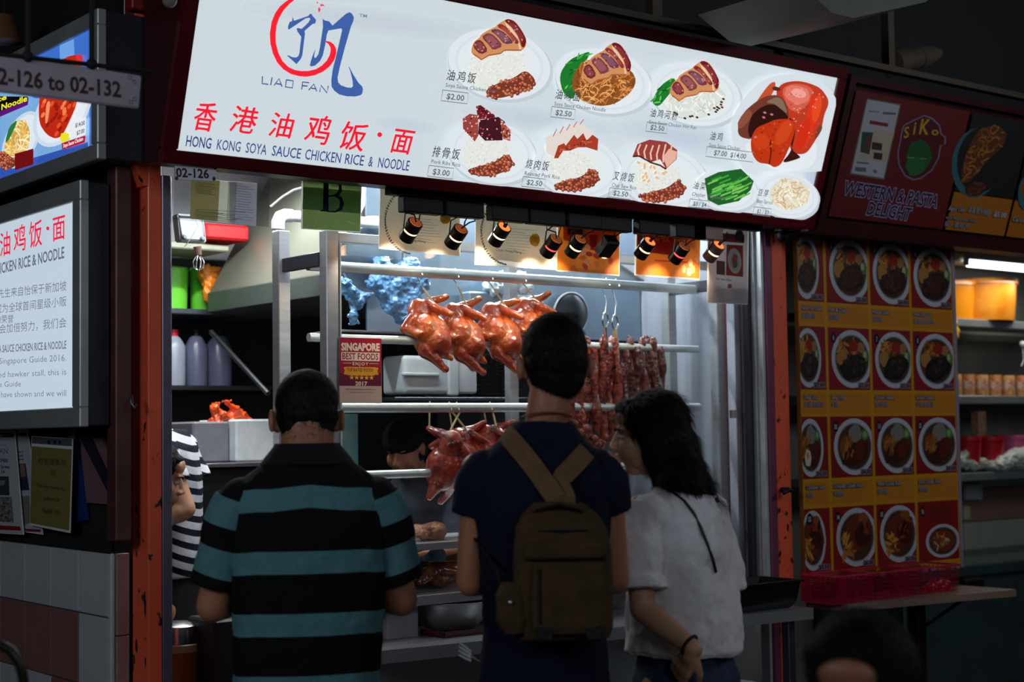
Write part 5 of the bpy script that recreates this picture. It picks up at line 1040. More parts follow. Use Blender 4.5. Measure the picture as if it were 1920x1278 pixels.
# insect lamp fitting with whisks hanging
t = thing('lamp_fitting', 'white plastic lamp fitting hanging below the clear sleeve notice', 'lamp', at(360, 455, Y=5.3)); 
g = G(); g.prism([at(333, 400, Y=5.3), at(382, 403, Y=5.3), at(388, 455, Y=5.3), at(339, 452, Y=5.3)], (0, .05, 0)); bmesh.ops.bevel(g.bm, geom=g.bm.edges[:], offset=.005, segments=2, affect='EDGES'); obj('housing', g, white_pl, t)
g = G(); g.tube([at(336, 404, Y=5.295), at(380, 407, Y=5.295), at(384, 450, Y=5.295), at(342, 447, Y=5.295)], .003, 6, closed=True)
for x, y in ((346, 444), (380, 447)): q = at(x, y, Y=5.29); g.lathe(q, [(.001, .006), (.006, .006), (.010, 0), (.010, -.004)], 14, Euler((PI/2, 0, 0)).to_matrix())
obj('frame_ridge', g, M('pale_grey_plastic', (160, 168, 170), .4), t); obj('cable', G().tube([Vector((at(366, 405, Y=5.29).x, 5.29, 3.02)), at(366, 405, Y=5.29), at(372, 425, Y=5.28), at(362, 440, Y=5.28), at(352, 455, Y=5.29), at(346, 462, Y=5.3)], .0018, 6), white_pl, t)
t = thing('whisk', 'dark wire whisk hanging under the white lamp fitting', 'whisk', at(370, 500, Y=5.5)); c = at(370, 462, Y=5.5); obj('handle', G().cyl(c, at(372, 478, Y=5.5), .016, .013), M('brown_grip', (120, 92, 84), .5), t); c = at(372, 476, Y=5.5)
g = G()
for k in range(4): a = k*PI/4; g.tube([c+Vector((.004*math.cos(a), .004*math.sin(a), 0)), c+Vector((.022*math.cos(a), .022*math.sin(a), -.03)), c+Vector((.020*math.cos(a), .020*math.sin(a), -.055)), c+Vector((0, 0, -.066)), c+Vector((-.020*math.cos(a), -.020*math.sin(a), -.055)), c+Vector((-.022*math.cos(a), -.022*math.sin(a), -.03)), c+Vector((-.004*math.cos(a), -.004*math.sin(a), 0))], .0016, 5)
obj('wires', g, chrome, t)
# white pvc pipe with elbow, tubes and wires
t = thing('plastic_pipe', 'white plastic pipe with an elbow beside the green B card', 'pipe', at(522, 480, Y=5.25)); a = at(522, 560, Y=5.25); b = at(522, 420, Y=5.25); b.x = a.x; e = at(537, 402, Y=5.25)
obj('riser', G().cyl((a.x, 5.25, 1.6), (a.x, 5.25, b.z), .021, n=24), white_pl, t); obj('elbow', G().tube([(a.x, 5.25, b.z-.02), (a.x, 5.25, b.z+.008), (a.x+.010, 5.25, b.z+.028), (a.x+.032, 5.25, b.z+.036), (a.x+.06, 5.25, b.z+.036)], .026, 20), white_pl, t); obj('run', G().cyl((a.x+.03, 5.25, b.z+.036), (a.x+.55, 5.25, b.z+.036), .022, n=24), white_pl, t)
obj('arched_cable', G().tube([at(506, 388, Y=5.2), at(530, 368, Y=5.2), at(550, 356, Y=5.2), at(580, 348, Y=5.2), at(620, 346, Y=5.2), at(640, 372, Y=5.22)], .005, 8), M('grey_cable', (120, 122, 124), .4), None, 'grey cable arching over the pipe elbow', 'cable')
# fluorescent fittings of the stall (they give the light; the one at the opening is added fill)
tube_m = M('fluorescent_tube', (255, 255, 255), .4, emit=9, ecol=(236, 246, 255), var=0)
def tubefit(name, lb, p, L, axis='x', em=None, rr=.013, top=3.02):
    t = thing(name, lb, 'light', (p[0], p[1], p[2]-.02)); x, y, z_ = p
    obj('batten', G().box(x-L/2, x+L/2, y-.025, y+.025, z_+.02, z_+.06, .004), white_pl, t); obj('tube', G().cyl((x-L/2+.02, y, z_), (x+L/2-.02, y, z_), rr, n=16), em or tube_m, t)
    for s in (-1, 1): obj('hanger', G().cyl((x+s*L*.35, y, z_+.06), (x+s*L*.35, y, top), .004, n=8), steel_dk, t)
    for s in (-1, 1): obj('end_cap', G().box(x+s*L/2-.012, x+s*L/2+.012, y-.016, y+.016, z_-.016, z_+.03, .003), white_pl, t)
tubefit('fluorescent_lamp', 'fluorescent tube over the left half of the stall', (3.15, 5.8, 2.80), 1.2); tubefit('fluorescent_lamp', 'fluorescent tube over the cabinet behind the certificates', (4.35, 5.28, 2.80), 1.2); tubefit('fluorescent_lamp', 'added unseen fill tube just inside the serving opening', (3.2, 4.92, 2.80), 1.2)
obj('wall_cabinet', G().box(3.0, 3.9, 6.78, 7.08, 2.45, 2.95, .006), white_pl, None, 'white wall cupboard behind the green B card', 'cupboard')
# bench with boxes at the left
obj('back_bench', G().box(3.05, 3.44, 5.9, 6.7, 0, 1.473, .006), M('black_bench', (16, 18, 20), .4, .3), None, 'dark bench carrying the foam boxes', 'bench')
a = at(362, 790, Y=6.05); b = at(432, 854, Y=6.05); c = at(506, 854, Y=6.05); zz_ = 1.492
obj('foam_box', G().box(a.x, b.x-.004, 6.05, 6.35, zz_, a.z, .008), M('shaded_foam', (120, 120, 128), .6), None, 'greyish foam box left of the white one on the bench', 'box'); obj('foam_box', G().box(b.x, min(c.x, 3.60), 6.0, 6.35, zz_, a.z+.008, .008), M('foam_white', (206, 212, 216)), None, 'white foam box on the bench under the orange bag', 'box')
obj('bench_top', G().box(3.05, 3.62, 5.85, 6.75, 1.474, 1.4915, .002), steel_dk, None, 'thin steel top of the dark bench', 'worktop')
ob = M('orange_plastic_bag', (232, 84, 24), .3, 0, .2, 14, .6, 40, coat=.4, sss=.2)
bag([(402, 790, .030), (415, 778, .028), (402, 765, .018), (405, 755, .014), (425, 752, .016), (440, 765, .024), (450, 778, .034), (465, 786, .022), (430, 786, .03), (412, 793, .02)], 6.1, 'crumpled orange plastic bag on top of the white foam box', ob, dep=.05)
# rice warmer and steel box at lower left
a = at(318, 1200, Y=4.92); b = at(392, 1200, Y=4.92); r = (b.x-a.x)/2; cx_ = (a.x+b.x)/2; t = thing('rice_warmer', 'wood-grain rice warmer with cream band and steel lid', 'rice warmer', (cx_, 4.92+r, 0)); zt_ = at(350, 1222, Y=4.95).z
wg = M('wood_grain_print', (176, 108, 36), .35, 0, .3, 9, stretch=(1, 1, .12), coat=.3)
obj('body', G().lathe((cx_, 4.92+r, 0), [(.001, 0), (r, 0), (r, zt_), (r*.9, zt_)], 40), wg, t); obj('band', G().lathe((cx_, 4.92+r, zt_), [(r, 0), (r*1.04, .002), (r*1.04, .026), (r*.98, .03)], 40), M('cream_band', (206, 196, 170), .4), t, label='cream plastic band'); obj('lid', G().lathe((cx_, 4.92+r, zt_+.03), [(r*1.0, 0), (r*1.0, .045), (r*.94, .058), (r*.6, .07), (.001, .074)], 40), chrome, t, label='polished steel lid')
a = at(392, 1164, Y=4.80); b = at(500, 1278, Y=4.80); obj('grey_bin', G().box(a.x+.02, 2.96, 4.80, 5.0, 0, a.z, .008), M('dark_grey_box', (44, 44, 50), .4, .2), None, 'dark grey steel cabinet right of the rice warmer', 'cabinet')
# ---------------------------------------------------------------- right of the stall: egg box, foam lids, menu board, baskets
w0 = at(1362, 1095, Y=4.36); w1 = at(1494, 1090, Y=4.36); t = thing('egg_tray_box', 'black plastic tub with white eggs on the counter\'s right end', 'box', ((w0.x+w1.x)/2, 4.45, .871)); z1_ = .985; x0, x1 = w0.x-.02, w1.x
g = G(); f = lambda k, z_: [(x0+k, 4.34+k, z_), (x1-k, 4.34+k, z_), (x1-k, 4.56-k, z_), (x0+k, 4.56-k, z_)]
vs = [[g.bm.verts.new(p) for p in f(k, z_)] for k, z_ in ((.03, .872), (.012, .90), (0, z1_-.01), (-.012, z1_-.008), (-.012, z1_), (.004, z1_), (.034, .88))]
g.bm.faces.new(vs[0][::-1]); g.bm.faces.new(vs[-1])
for A, C_ in zip(vs, vs[1:]):
    for j in range(4): g.bm.faces.new((A[j], A[(j+1) % 4], C_[(j+1) % 4], C_[j]))
obj('tub', g, M('satin_black_tub', (5, 6, 8), .35), t)
for i, (px, py) in enumerate(((1372, 1083), (1385, 1087))):
    c = at(px, py, Y=4.40); obj('egg', G().ell((c.x, 4.40, c.z-.004), (.023, .023, .027), n=18), M('egg_shell', (218, 212, 210), .45, sss=.1), None, ['left white egg in the black tub', 'right white egg in the black tub'][i], 'egg')
obj('egg_bed', G().box(x0+.04, x1-.04, 4.38, 4.52, .882, .955, .01), black_m, t)
a = at(1355, 1262, Y=4.2); 
for i in range(3): obj('takeaway_box', G().box(a.x-.04, at(1425+8*i, 1262, Y=4.2).x, 4.18, 4.42, .585+.022*i-.03, .605+.022*i-.03, .006), M('foam_white', (206, 212, 216)), None, ['bottom white foam lid of the stack beside the jeans', 'middle white foam lid of the stack beside the jeans', 'top white foam lid of the stack beside the jeans'][i], 'lid', group='foam lids under the counter')
obj('low_shelf', G().box(a.x-.1, a.x+.4, 4.18, 4.6, .52, .553, .004), steel_dk, None, 'low steel shelf carrying the foam lids', 'shelf'); obj('counter_leg', G().box(4.90, 4.94, 4.36, 4.40, 0, .825, .003), steel_dk, ctr)
# menu board
X0, X1 = 5.285, at(1797, 900, Y=4.6).x; Z0, Z1 = .925, 2.46
mb = thing('menu_board', 'tall yellow and red picture menu board beside the orange post', 'menu board', ((X0+X1)/2, 4.6, Z0)); obj('panel', G().box(X0, X1, 4.602, 4.625, Z0, Z1, .002), M('board_back', (120, 84, 30), .5), mb); obj('edge_strip', G().box(X1, X1+.018, 4.595, 4.63, Z0, Z1, .002), M('mauve_edge', (150, 136, 160), .4, .3), mb)
cx_ = [X0]+[at(p, 600, Y=4.6).x for p in (1549, 1631, 1708)]+[X1]; O_ = Vector((X0, 4.6015, Z0))
def zrow(py): return at(1639, py, Y=4.6).z
pr = [(zrow(y0), zrow(y1)) for y0, y1 in ((450, 572), (617, 731), (780, 892), (946, 1062))]
P = Print(O_, (1, 0, 0), (0, 0, 1), .0004); P.rect(.001, .001, X1-X0-.001, Z1-Z0-.001, (190, 132, 20))
for zt__, zb__ in [(zrow(577), zrow(611)), (zrow(737), zrow(774)), (zrow(898), zrow(940)), (zrow(1068), zrow(1098))]:
    for c in range(4): P.rect(cx_[c]-X0+.012, max(.004, zb__-Z0), cx_[c+1]-X0-.012, zt__-Z0, (186, 118, 26))
P.build('background_print', print_gl, mb)
NM = [[('Fish & Fries Cutlet', '鱼排薯条'), ('Fish & Chips', '鱼排餐'), ('Mixed Grill', '什锦烤'), ('Pork Chop Set', '猪排 配 面包')], [('Lamb Chop', '羊排 黑椒汁'), ('Lamb Chop', '羊排'), ('Sirloin Steak', '西冷牛排'), ('Sirloin Steak', '牛扒 黑椒汁')], [('Chicken Set', '鸡扒'), ('Chicken Cutlet Rice', '鸡排饭'), ('Pork Cutlet Rice', '猪排饭'), ('Fish Cutlet Rice', '鱼排饭')], [('Spring Chicken', '春鸡'), ('Whole Spring Chicken', '全春鸡'), ('Half Spring Chicken', '半只'), ('Baked Rice', '焗饭')]]
PRI = [['$6.00', '$6.50', '$6.00', '$6.50'], ['$7.50', '$7.50', '$7.50', '$8.00'], ['$4.50', '$4.50', '$4.50', '$4.50'], ['$5.50', '$6.00', '$6.50', '']]
no = 1; rnd = random.Random(5)
for r in range(4):
    zt__, zb__ = pr[r]
    for c in range(4):
        P = Print(O_, (1, 0, 0), (0, 0, 1), .0014); P.clip = None
        u0, u1, v0, v1 = cx_[c]-X0+.010, cx_[c+1]-X0-.010, zb__-Z0, zt__-Z0
        if c == 0: u0 = .002
        w_, h_ = u1-u0, v1-v0; P.rect(u0, v0, u1, v1, [(126, 20, 16), (128, 18, 36), (122, 20, 14), (130, 18, 14)][r])
        ucx = (u0+u1)/2 + (.02 if c else -.03); vcy = (v0+v1)/2; R0 = h_*.47; pl = lambda f: [(min(max(ucx+w_*f*.50*math.cos(a), u0), u1), min(max(vcy+R0*f*math.sin(a), v0), v1)) for a in [2*PI*k/32 for k in range(32)]]
        small = (r, c) == (3, 3)
        if small: P.soft2([(u0+.07, v1-.02), (u1-.05, v1-.01), (u1-.06, v1-.11), (u0+.08, v1-.10)], (110, 24, 14)); ucx += .01; vcy -= h_*.18; R0 *= .6; w_ *= .85
        P.add(pl(1.0), [tuple(range(32))], (176, 178, 190)); P.add(pl(.84), [tuple(range(32))], (120, 122, 130)); P.add(pl(.80), [tuple(range(32))], (70, 44, 28))
        if small: w_ /= .85
        h0 = P.h
        def bl(x, y, rx, ry, col, rot=0, wob=.12, n=16):
            pts = []
            for k in range(n):
                a = 2*PI*k/n; q = 1+rnd.uniform(-wob, wob); xx = rx*q*math.cos(a); yy = ry*q*math.sin(a); U = x+xx*math.cos(rot)-yy*math.sin(rot); V = y+xx*math.sin(rot)+yy*math.cos(rot)
                pts.append((min(max(U, u0), u1), min(max(V, v0), v1)))
            P.add(pts, [tuple(range(n))], col)
        k_ = .6 if small else 1
        if r < 2:
            for _ in range(16): bl(ucx-w_*.12+rnd.uniform(-1, 1)*w_*.2, vcy+R0*.42+rnd.uniform(-1, 1)*R0*.2, .026, .007, rnd.choice([(164, 96, 34), (190, 128, 54), (140, 74, 26)]), rnd.uniform(0, 3), .1, 7)
            bl(ucx-w_*.26, vcy+R0*.02, w_*.13, R0*.28, (158, 112, 52)); bl(ucx+w_*.22, vcy+R0*.40, w_*.10, R0*.18, (150, 104, 60)); bl(ucx+w_*.04, vcy+R0*.45, w_*.12, R0*.2, (140, 30, 14)); bl(ucx+w_*.34, vcy+R0*.12, w_*.08, R0*.2, (84, 112, 60)); bl(ucx+w_*.31, vcy+R0*.15, w_*.045, R0*.12, (156, 164, 130))
            bl(ucx+w_*.02, vcy-R0*.28, w_*.33, R0*.42, [(44, 20, 14), (20, 16, 16)][r if c else 0], .25); bl(ucx+w_*.04, vcy-R0*.24, w_*.26, R0*.30, [(62, 26, 16), (34, 26, 24)][r], .3)
            for _ in range(10): bl(ucx+rnd.uniform(-1, 1)*w_*.24, vcy-R0*.26+rnd.uniform(-1, 1)*R0*.3, .012, .006, rnd.choice([(84, 38, 22), (14, 10, 10), (70, 54, 44)]), rnd.uniform(0, 3), .1, 7)
        elif r == 2:
            bl(ucx+w_*.02, vcy+R0*.42, w_*.17, R0*.36, (120, 116, 112)); bl(ucx+w_*.26, vcy+R0*.42, w_*.09, R0*.19, (70, 120, 54)); bl(ucx+w_*.26, vcy+R0*.42, w_*.05, R0*.11, (120, 160, 96)); bl(ucx-w_*.2, vcy+R0*.05, w_*.16, R0*.35, (120, 66, 20)); bl(ucx, vcy-R0*.25, w_*.34, R0*.40, (58, 24, 12), .3); bl(ucx+w_*.14, vcy-R0*.1, w_*.13, R0*.4, (88, 22, 14), -.5)
            for _ in range(14): bl(ucx-w_*.18+rnd.uniform(-1, 1)*w_*.12, vcy+rnd.uniform(-1, 1)*R0*.3, .022, .005, rnd.choice([(168, 104, 34), (140, 80, 24)]), rnd.uniform(.6, 1.6), .1, 7)
            if c == 0: bl(ucx-w_*.12, vcy-R0*.35, w_*.13, R0*.3, (196, 192, 180)); bl(ucx-w_*.12, vcy-R0*.28, w_*.055, R0*.12, (206, 120, 30))
        else:
            if small:
                bl(ucx, vcy, w_*.28, R0*.62, (112, 48, 24))
                for _ in range(20): bl(ucx+rnd.uniform(-1, 1)*w_*.2, vcy+rnd.uniform(-1, 1)*R0*.4, .018, .005, rnd.choice([(190, 170, 140), (150, 60, 26), (186, 130, 60), (96, 110, 50)]), rnd.uniform(0, 3), .1, 7)
            else:
                bl(ucx+w_*.05, vcy+R0*.15, w_*.33, R0*.58, (104, 38, 14), .5); bl(ucx+w_*.14, vcy+R0*.05, w_*.2, R0*.42, (66, 20, 10), .6); bl(ucx+w_*.16, vcy+R0*.66, w_*.12, R0*.16, (136, 70, 24))
                for _ in range(22): bl(ucx-w_*.22+rnd.uniform(-1, 1)*w_*.14, vcy-R0*.3+rnd.uniform(-1, 1)*R0*.35, .030, .007, rnd.choice([(176, 108, 36), (150, 84, 26), (196, 136, 60), (120, 50, 18)]), rnd.uniform(0, 3), .1, 7)
                for _ in range(8): bl(ucx+w_*.12+rnd.uniform(-1, 1)*w_*.16, vcy+R0*.2+rnd.uniform(-1, 1)*R0*.4, .02, .008, rnd.choice([(136, 56, 22), (50, 14, 8)]), rnd.uniform(0, 3), .1, 7)
        P.h = P.h+.0001
        if c or r == 3: P.add([(u0+.035+.018*math.cos(a), v1-.045+.026*math.sin(a)) for a in [2*PI*k/14 for k in range(14)]], [tuple(range(14))], (24, 20, 30)); P.text(str(4*r+c+1), u0+.035, v1-.056, .022, (190, 186, 196), w=.008 if 4*r+c < 9 else .016, bold=.03, align='c')
        if PRI[r][c]: P.rect(u1-.086, v0+.008, u1-.010, v0+.034, (130, 110, 120)); P.text(PRI[r][c], u1-.082, v0+.013, .017, (30, 20, 30), w=.068, bold=.04)
        P.build('dish_picture', print_gl, mb)
P = Print(O_, (1, 0, 0), (0, 0, 1), .0020)
lab_z = [577, 737, 900, 1070]
for r in range(4):
    for c in range(4):
        u = cx_[c]-X0+.02; v = zrow(lab_z[r]+11)-Z0; en, zh = NM[r][c]
        P.text(en, u, v, .018, (168, 158, 172), w=min(.017*len(en)*.62, cx_[c+1]-cx_[c]-.05), bold=.02, outline=(36, 28, 44), ow=.07)
        if r < 3: P.text(zh, u, v-.034, .018, (150, 146, 166), w=min(.022*len(zh), .2), bold=.01, outline=(36, 28, 44), ow=.06)
P.text('$5.00', X1-X0-.09, zrow(1083)-Z0, .02, (150, 150, 160), w=.07, bold=.03, outline=(30, 24, 36), ow=.05)
P.text('02-127', .03, Z1-Z0-.03, .022, (170, 150, 130), w=.12, bold=.03)
P.build('lettering', print_gl, mb)
# small black camera between sign and post
c = at(1467, 443, Y=4.55); t = thing('dome_camera', 'small black dome hanging at the top of the right orange post', 'camera', c); obj('dome', G().ell(c, .028, n=20), black_pl, t); obj('bracket', G().box(c.x-.02, c.x+.02, 4.53, 4.6, c.z+.02, c.z+.04, .003), black_pl, t)
# wooden ledge with baskets
zt_ = .855; a = at(1560, 1150, Z=zt_); b = at(1905, 1105, Z=zt_); a = Vector((5.27, 4.36, zt_))
obj('wooden_ledge', G().prism([(5.275, 4.36, zt_), (b.x, b.y, zt_), (b.x+.02, b.y+.04, zt_), (b.x-.0, 4.59, zt_), (5.275, 4.59, zt_)], (0, 0, -.03)), M('worn_ledge_wood', (128, 104, 92), .4, 0, .2, 8, stretch=(.3, 3, 3), coat=.2), None, 'long narrow wooden ledge below the menu board', 'ledge')
obj('ledge_support', G().cyl((6.2, 4.4, .83), (5.75, 4.6, .55), .008).box(5.93, 5.99, 4.5, 4.56, 0, .825, .003), M('dark_iron', (24, 20, 20), .5, .4), None, 'dark post and brace under the wooden ledge', 'bracket')
bkm = M('raspberry_plastic', (176, 16, 62), .35, 0, .12, 8, coat=.3); fz = zt_+.001
for i, (p0, p1) in enumerate(((1507, 1570), (1560, 1642), (1645, 1722), (1727, 1803))):
    xa = at(p0, 1100, Y=4.38).x; xb = at(p1, 1095, Y=4.38).x
    basket('plastic_basket', ['leftmost raspberry plastic basket, in shadow by the orange post', 'second raspberry basket from the orange post', 'third raspberry basket from the orange post', 'rightmost raspberry basket, with a clear wrap in it'][i], max(xa, 5.285), xb-.004, 4.37+.01*(i % 2), 4.58, fz, fz+.115, bkm, 16, 6)
bag([(1750, 1100, .04), (1770, 1095, .04), (1740, 1108, .03), (1765, 1108, .035)], 4.46, 'shiny red wrap inside the rightmost raspberry basket', M('red_wrap', (190, 20, 40), .15, 0, .1, 10, .5, 40, coat=1), dep=.04)
# ---------------------------------------------------------------- neighbour's kitchen
YN = 5.80
def NB(px0, py0, px1, py1, Y=YN, dep=.2, bev=.003): return B(px0, py0, px1, py1, Y, dep, bev)
nsm = M('neighbour_shelf_steel', (150, 156, 158), .35, .5, .1, 6)
a = at(1775, 600, Y=YN); x0 = a.x-1.2; x1 = x0+3.2
for py, lb in ((607, 'top steel shelf of the neighbouring stall'), (749, 'middle steel shelf of the neighbouring stall'), (892, 'lowest steel shelf of the neighbouring stall')): z_ = at(1850, py, Y=YN).z; obj('steel_shelf', G().box(x0, x1, YN-.02, YN+.26, z_-.024, z_+.024, .003), nsm, None, lb, 'shelf')
zs1 = at(1850, 607, Y=YN).z+.025; zs2 = at(1850, 749, Y=YN).z+.025; zs3 = at(1850, 892, Y=YN).z+.025
def ntub(px0, px1, zb, py_top, mat, name, lb, cat='bucket', fl=.9, Y=YN):
    a = at(px0, py_top, Y=Y); b = at(px1, py_top, Y=Y); r = (b.x-a.x)/2; h = a.z-zb; c_ = (a.x+b.x)/2; t = thing(name, lb, cat, (c_, Y+r+.002, zb))
    obj('body', G().lathe((c_, Y+r, zb), [(.001, 0), (r*fl, 0), (r*.98, h*.88), (r*1.03, h*.89), (r*1.03, h), (r*.95, h), (.001, h-.004)], 36), mat, t); return t
nor = M('orange_tub_plastic', (232, 142, 24), .25, 0, .08, 4, coat=.3); nor2 = M('orange_tub_floral', (236, 156, 50), .3, 0, .1, 9, coat=.3, rgb2=(226, 128, 20))
ntub(1784, 1852, zs1, 522, nor, 'orange_tub', 'plain orange tub on the top shelf of the neighbour'); ntub(1856, 1934, zs1, 518, nor2, 'orange_tub', 'patterned orange tub at the photo\'s right edge', Y=5.70)
nt_m = M('neighbour_tube', (255, 255, 255), .4, emit=4, ecol=(240, 246, 255), var=0); p = at(1880, 499, Y=5.7); tubefit('fluorescent_lamp', 'bright fluorescent tube above the orange tubs', (p.x+.25, 5.7, p.z), 1.25, em=nt_m, rr=.024, top=2.9)
p = at(1850, 468, Y=5.72); obj('orange_edge', G().box(x0+.8, x1, 5.72, 5.9, p.z-.02, p.z+.015, .003), M('orange_board', (210, 130, 40), .5), None, 'orange board above the neighbour\'s tube light', 'board'); obj('cream_band', G().box(x0+.8, x1, 5.73, 5.9, p.z-.085, p.z-.03, .003), M('cream_panel', (200, 196, 170), .5), None, 'cream panel behind the neighbour\'s tube light', 'panel')
for i in range(7):
    px = 1790+25*i; c_ = at(px+11, 740, Y=YN+.04).x; t = thing('food_tin', '%s red and yellow tin in the row on the middle shelf' % ORD[i], 'tin', (c_, YN+.08, zs2), group='tins on the neighbour\'s middle shelf')
    obj('can', G().lathe((c_, YN+.08, zs2), [(.001, 0), (.040, 0), (.042, .004), (.042, .128), (.040, .132), (.001, .130)], 24), M('tin_paper_red' if i % 2 else 'tin_paper_yellow', (206, 60, 50) if i % 2 else (226, 190, 110), .4, 0, .2, 30, rgb2=(230, 200, 120) if i % 2 else (210, 90, 70)), t)
    obj('label_band', G().lathe((c_, YN+.08, zs2+.045), [(.0425, 0), (.0425, .045)], 24), M('tin_label_cream', (226, 214, 190), .5, 0, .3, 40, rgb2=(200, 40, 50)), t)
rc = M('red_cup', (196, 20, 36), .35, 0, .1, 8)
for i, (p0, p1, py) in enumerate(((1820, 1852, 818), (1862, 1896, 818), (1905, 1940, 815))): ntub(p0, p1, zs3+.03, py, rc if i < 2 else M('pink_cup', (200, 90, 130), .4), 'plastic_cup', ['left red cup on the neighbour\'s lowest shelf', 'right red cup on the neighbour\'s lowest shelf', 'pink cup at the edge of the lowest shelf'][i], 'cup', .8)
p = at(1843, 800, Y=YN+.1); obj('spice_box', G().box(p.x-.04, p.x+.04, YN+.1, YN+.16, p.z-.06, p.z+.10, .004), M('spice_box_print', (170, 100, 70), .5, 0, .3, 30, rgb2=(210, 190, 160)), None, 'small patterned spice box standing behind the red cups', 'box')
wb = M('thin_white_bag', (196, 202, 196), .35, 0, .1, 12, .6, 30)
bag([(1800, 865, .05), (1820, 872, .045), (1840, 868, .05), (1805, 850, .03), (1855, 874, .04)], YN+.05, 'crumpled pale bags on the lowest shelf', M('pale_crumpled_bags', (170, 178, 168), .4, 0, .15, 12, .6, 30), dep=.06, vox=.008); bag([(1880, 868, .06), (1905, 858, .07), (1930, 855, .08), (1865, 872, .04)], YN-.0, 'white bag slumped over the lowest shelf\'s edge', wb, dep=.08, vox=.008)
c = at(1791, 622, Y=5.75); obj('yellow_glove', remesh(G().ell(c, (.035, .02, .05)).ell(c+Vector((-.02, 0, .05)), (.03, .02, .04)), .006, 1, disp=[(.03, .02)]), M('yellow_rubber', (226, 176, 30), .4), None, 'yellow cloth hanging behind the menu board\'s edge', 'cloth')
c = at(1917, 645, Y=5.8); obj('shelf_hook', G().tube([c, c+Vector((.01, 0, -.1)), c+Vector((-.02, 0, -.14))], .004, 6).ell(c, .02), white_pl, None, 'small white round hook above the tins', 'hook')
# tiles of the neighbour's wall
zb = at(1850, 1040, Y=6.15).z; tS = .215
tp = [M('cream_kitchen_tile', (168, 174, 160), .3, 0, .06, 5), M('salmon_kitchen_tile', (150, 110, 100), .3, 0, .08, 5)]
zr = at(1850, 975, Y=6.15).z; tmesh = []
for m in tp: me = G().box(0, tS-.006, -.008, .0, 0, tS-.006, .002, seg=1).mesh('tile'); me.materials.append(m); tmesh.append(me)
xt = at(1780, 975, Y=6.15).x-.1
for r, m in ((-2, 0), (-1, 0), (0, 1), (1, 0)):
    for c in range(8):
        o = bpy.data.objects.new('kitchen_tile', tmesh[m]); COL.objects.link(o); o.parent = nb_wall; o.location = Vector((xt+tS*c, 6.158, zr+tS*r)) - nb_wall.location
c = at(1824, 922, Y=6.13); t = thing('wall_socket', 'white double wall socket under the neighbour\'s shelves', 'socket', c); obj('plate', G().box(c.x-.08, c.x+.08, 6.11, 6.148, c.z-.05, c.z+.05, .006), white_pl, t); obj('switch', G().box(c.x-.02, c.x+.01, 6.10, 6.112, c.z-.012, c.z+.02, .002), white_pl, t); obj('holes', G().box(c.x+.03, c.x+.036, 6.108, 6.112, c.z, c.z+.012).box(c.x+.05, c.x+.056, 6.108, 6.112, c.z, c.z+.012), black_m, t)
c = at(1808, 960, Y=6.12); obj('cable_plug', G().box(c.x-.03, c.x+.03, 6.09, 6.145, c.z-.05, c.z+.04, .008).tube([c+Vector((0, 0, -.04)), c+Vector((.0, .0, -.3)), c+Vector((.02, 0, -.42))], .006, 6), M('yellowed_plug', (176, 170, 140), .4), None, 'yellowed plug below the wall socket', 'plug')
z_ = at(1850, 1058, Y=5.6).z; obj('sink_bench', G().box(x0+.3, x1, 5.45, 6.14, z_-.04, z_+.03, .01).box(x0+.32, x1, 5.5, 6.14, 0, z_-.045, .004), M('teal_grey_steel', (96, 122, 122), .32, .75, .2, 3, .03, 30), None, 'steel sink bench of the neighbouring stall', 'bench')
c = at(1822, 1094, Y=5.42); obj('black_remote', G().box(c.x-.08, c.x+.1, 5.40, 5.448, c.z-.03, c.z+.03, .01), black_pl, None, 'black fitting on the front of the sink bench', 'fitting')
# ---------------------------------------------------------------- people
from mathutils.bvhtree import BVHTree
def loft(g, rings, n=32, p=2.3):
    R = []
    for (cx, cy, z, rx, ry) in rings:
        r = []
        for j in range(n):
            a = 2*PI*j/n; c, s = math.cos(a), math.sin(a)
            r.append(g.bm.verts.new((cx+rx*math.copysign(abs(c)**(2/p), c), cy+ry*math.copysign(abs(s)**(2/p), s), z)))
        R.append(r)
    for A, B_ in zip(R, R[1:]):
        for j in range(n): g.bm.faces.new((A[j], A[(j+1) % n], B_[(j+1) % n], B_[j]))
    g.bm.faces.new(R[0][::-1]); g.bm.faces.new(R[-1]); return g
def V(*a): return Vector(a)
def head_parts(g, c, rt, s=1.0, face=1):
    P_ = lambda x, y, z: Vector(c) + rt @ (Vector((x, y, z))*s)
    E_ = lambda x, y, z, r, n=20: g.ell(P_(x, y, z), tuple(v*s for v in (r if isinstance(r, tuple) else (r,)*3)), rt, n)
    E_(0, -.012, .022, (.074, .093, .088), 28); E_(0, .022, -.03, (.061, .069, .082), 24); E_(0, .046, -.088, (.034, .030, .024))
    for q in (-1, 1):
        E_(q*.036, .055, -.030, (.026, .030, .034)); E_(q*.040, .02, -.065, (.022, .04, .03)); E_(q*.024, .078, .026, (.022, .014, .009)); E_(q*.076, -.008, -.012, (.009, .019, .030)); E_(q*.081, -.014, -.004, (.006, .012, .018)); E_(q*.012, .100, -.030, (.009, .010, .008))
    g.cap(P_(0, .086, .014), .008*s, P_(0, .106, -.024), .011*s, 12); E_(0, .088, -.050, (.021, .014, .007)); E_(0, .087, -.061, (.018, .013, .007)); E_(0, .070, .055, (.05, .02, .03))
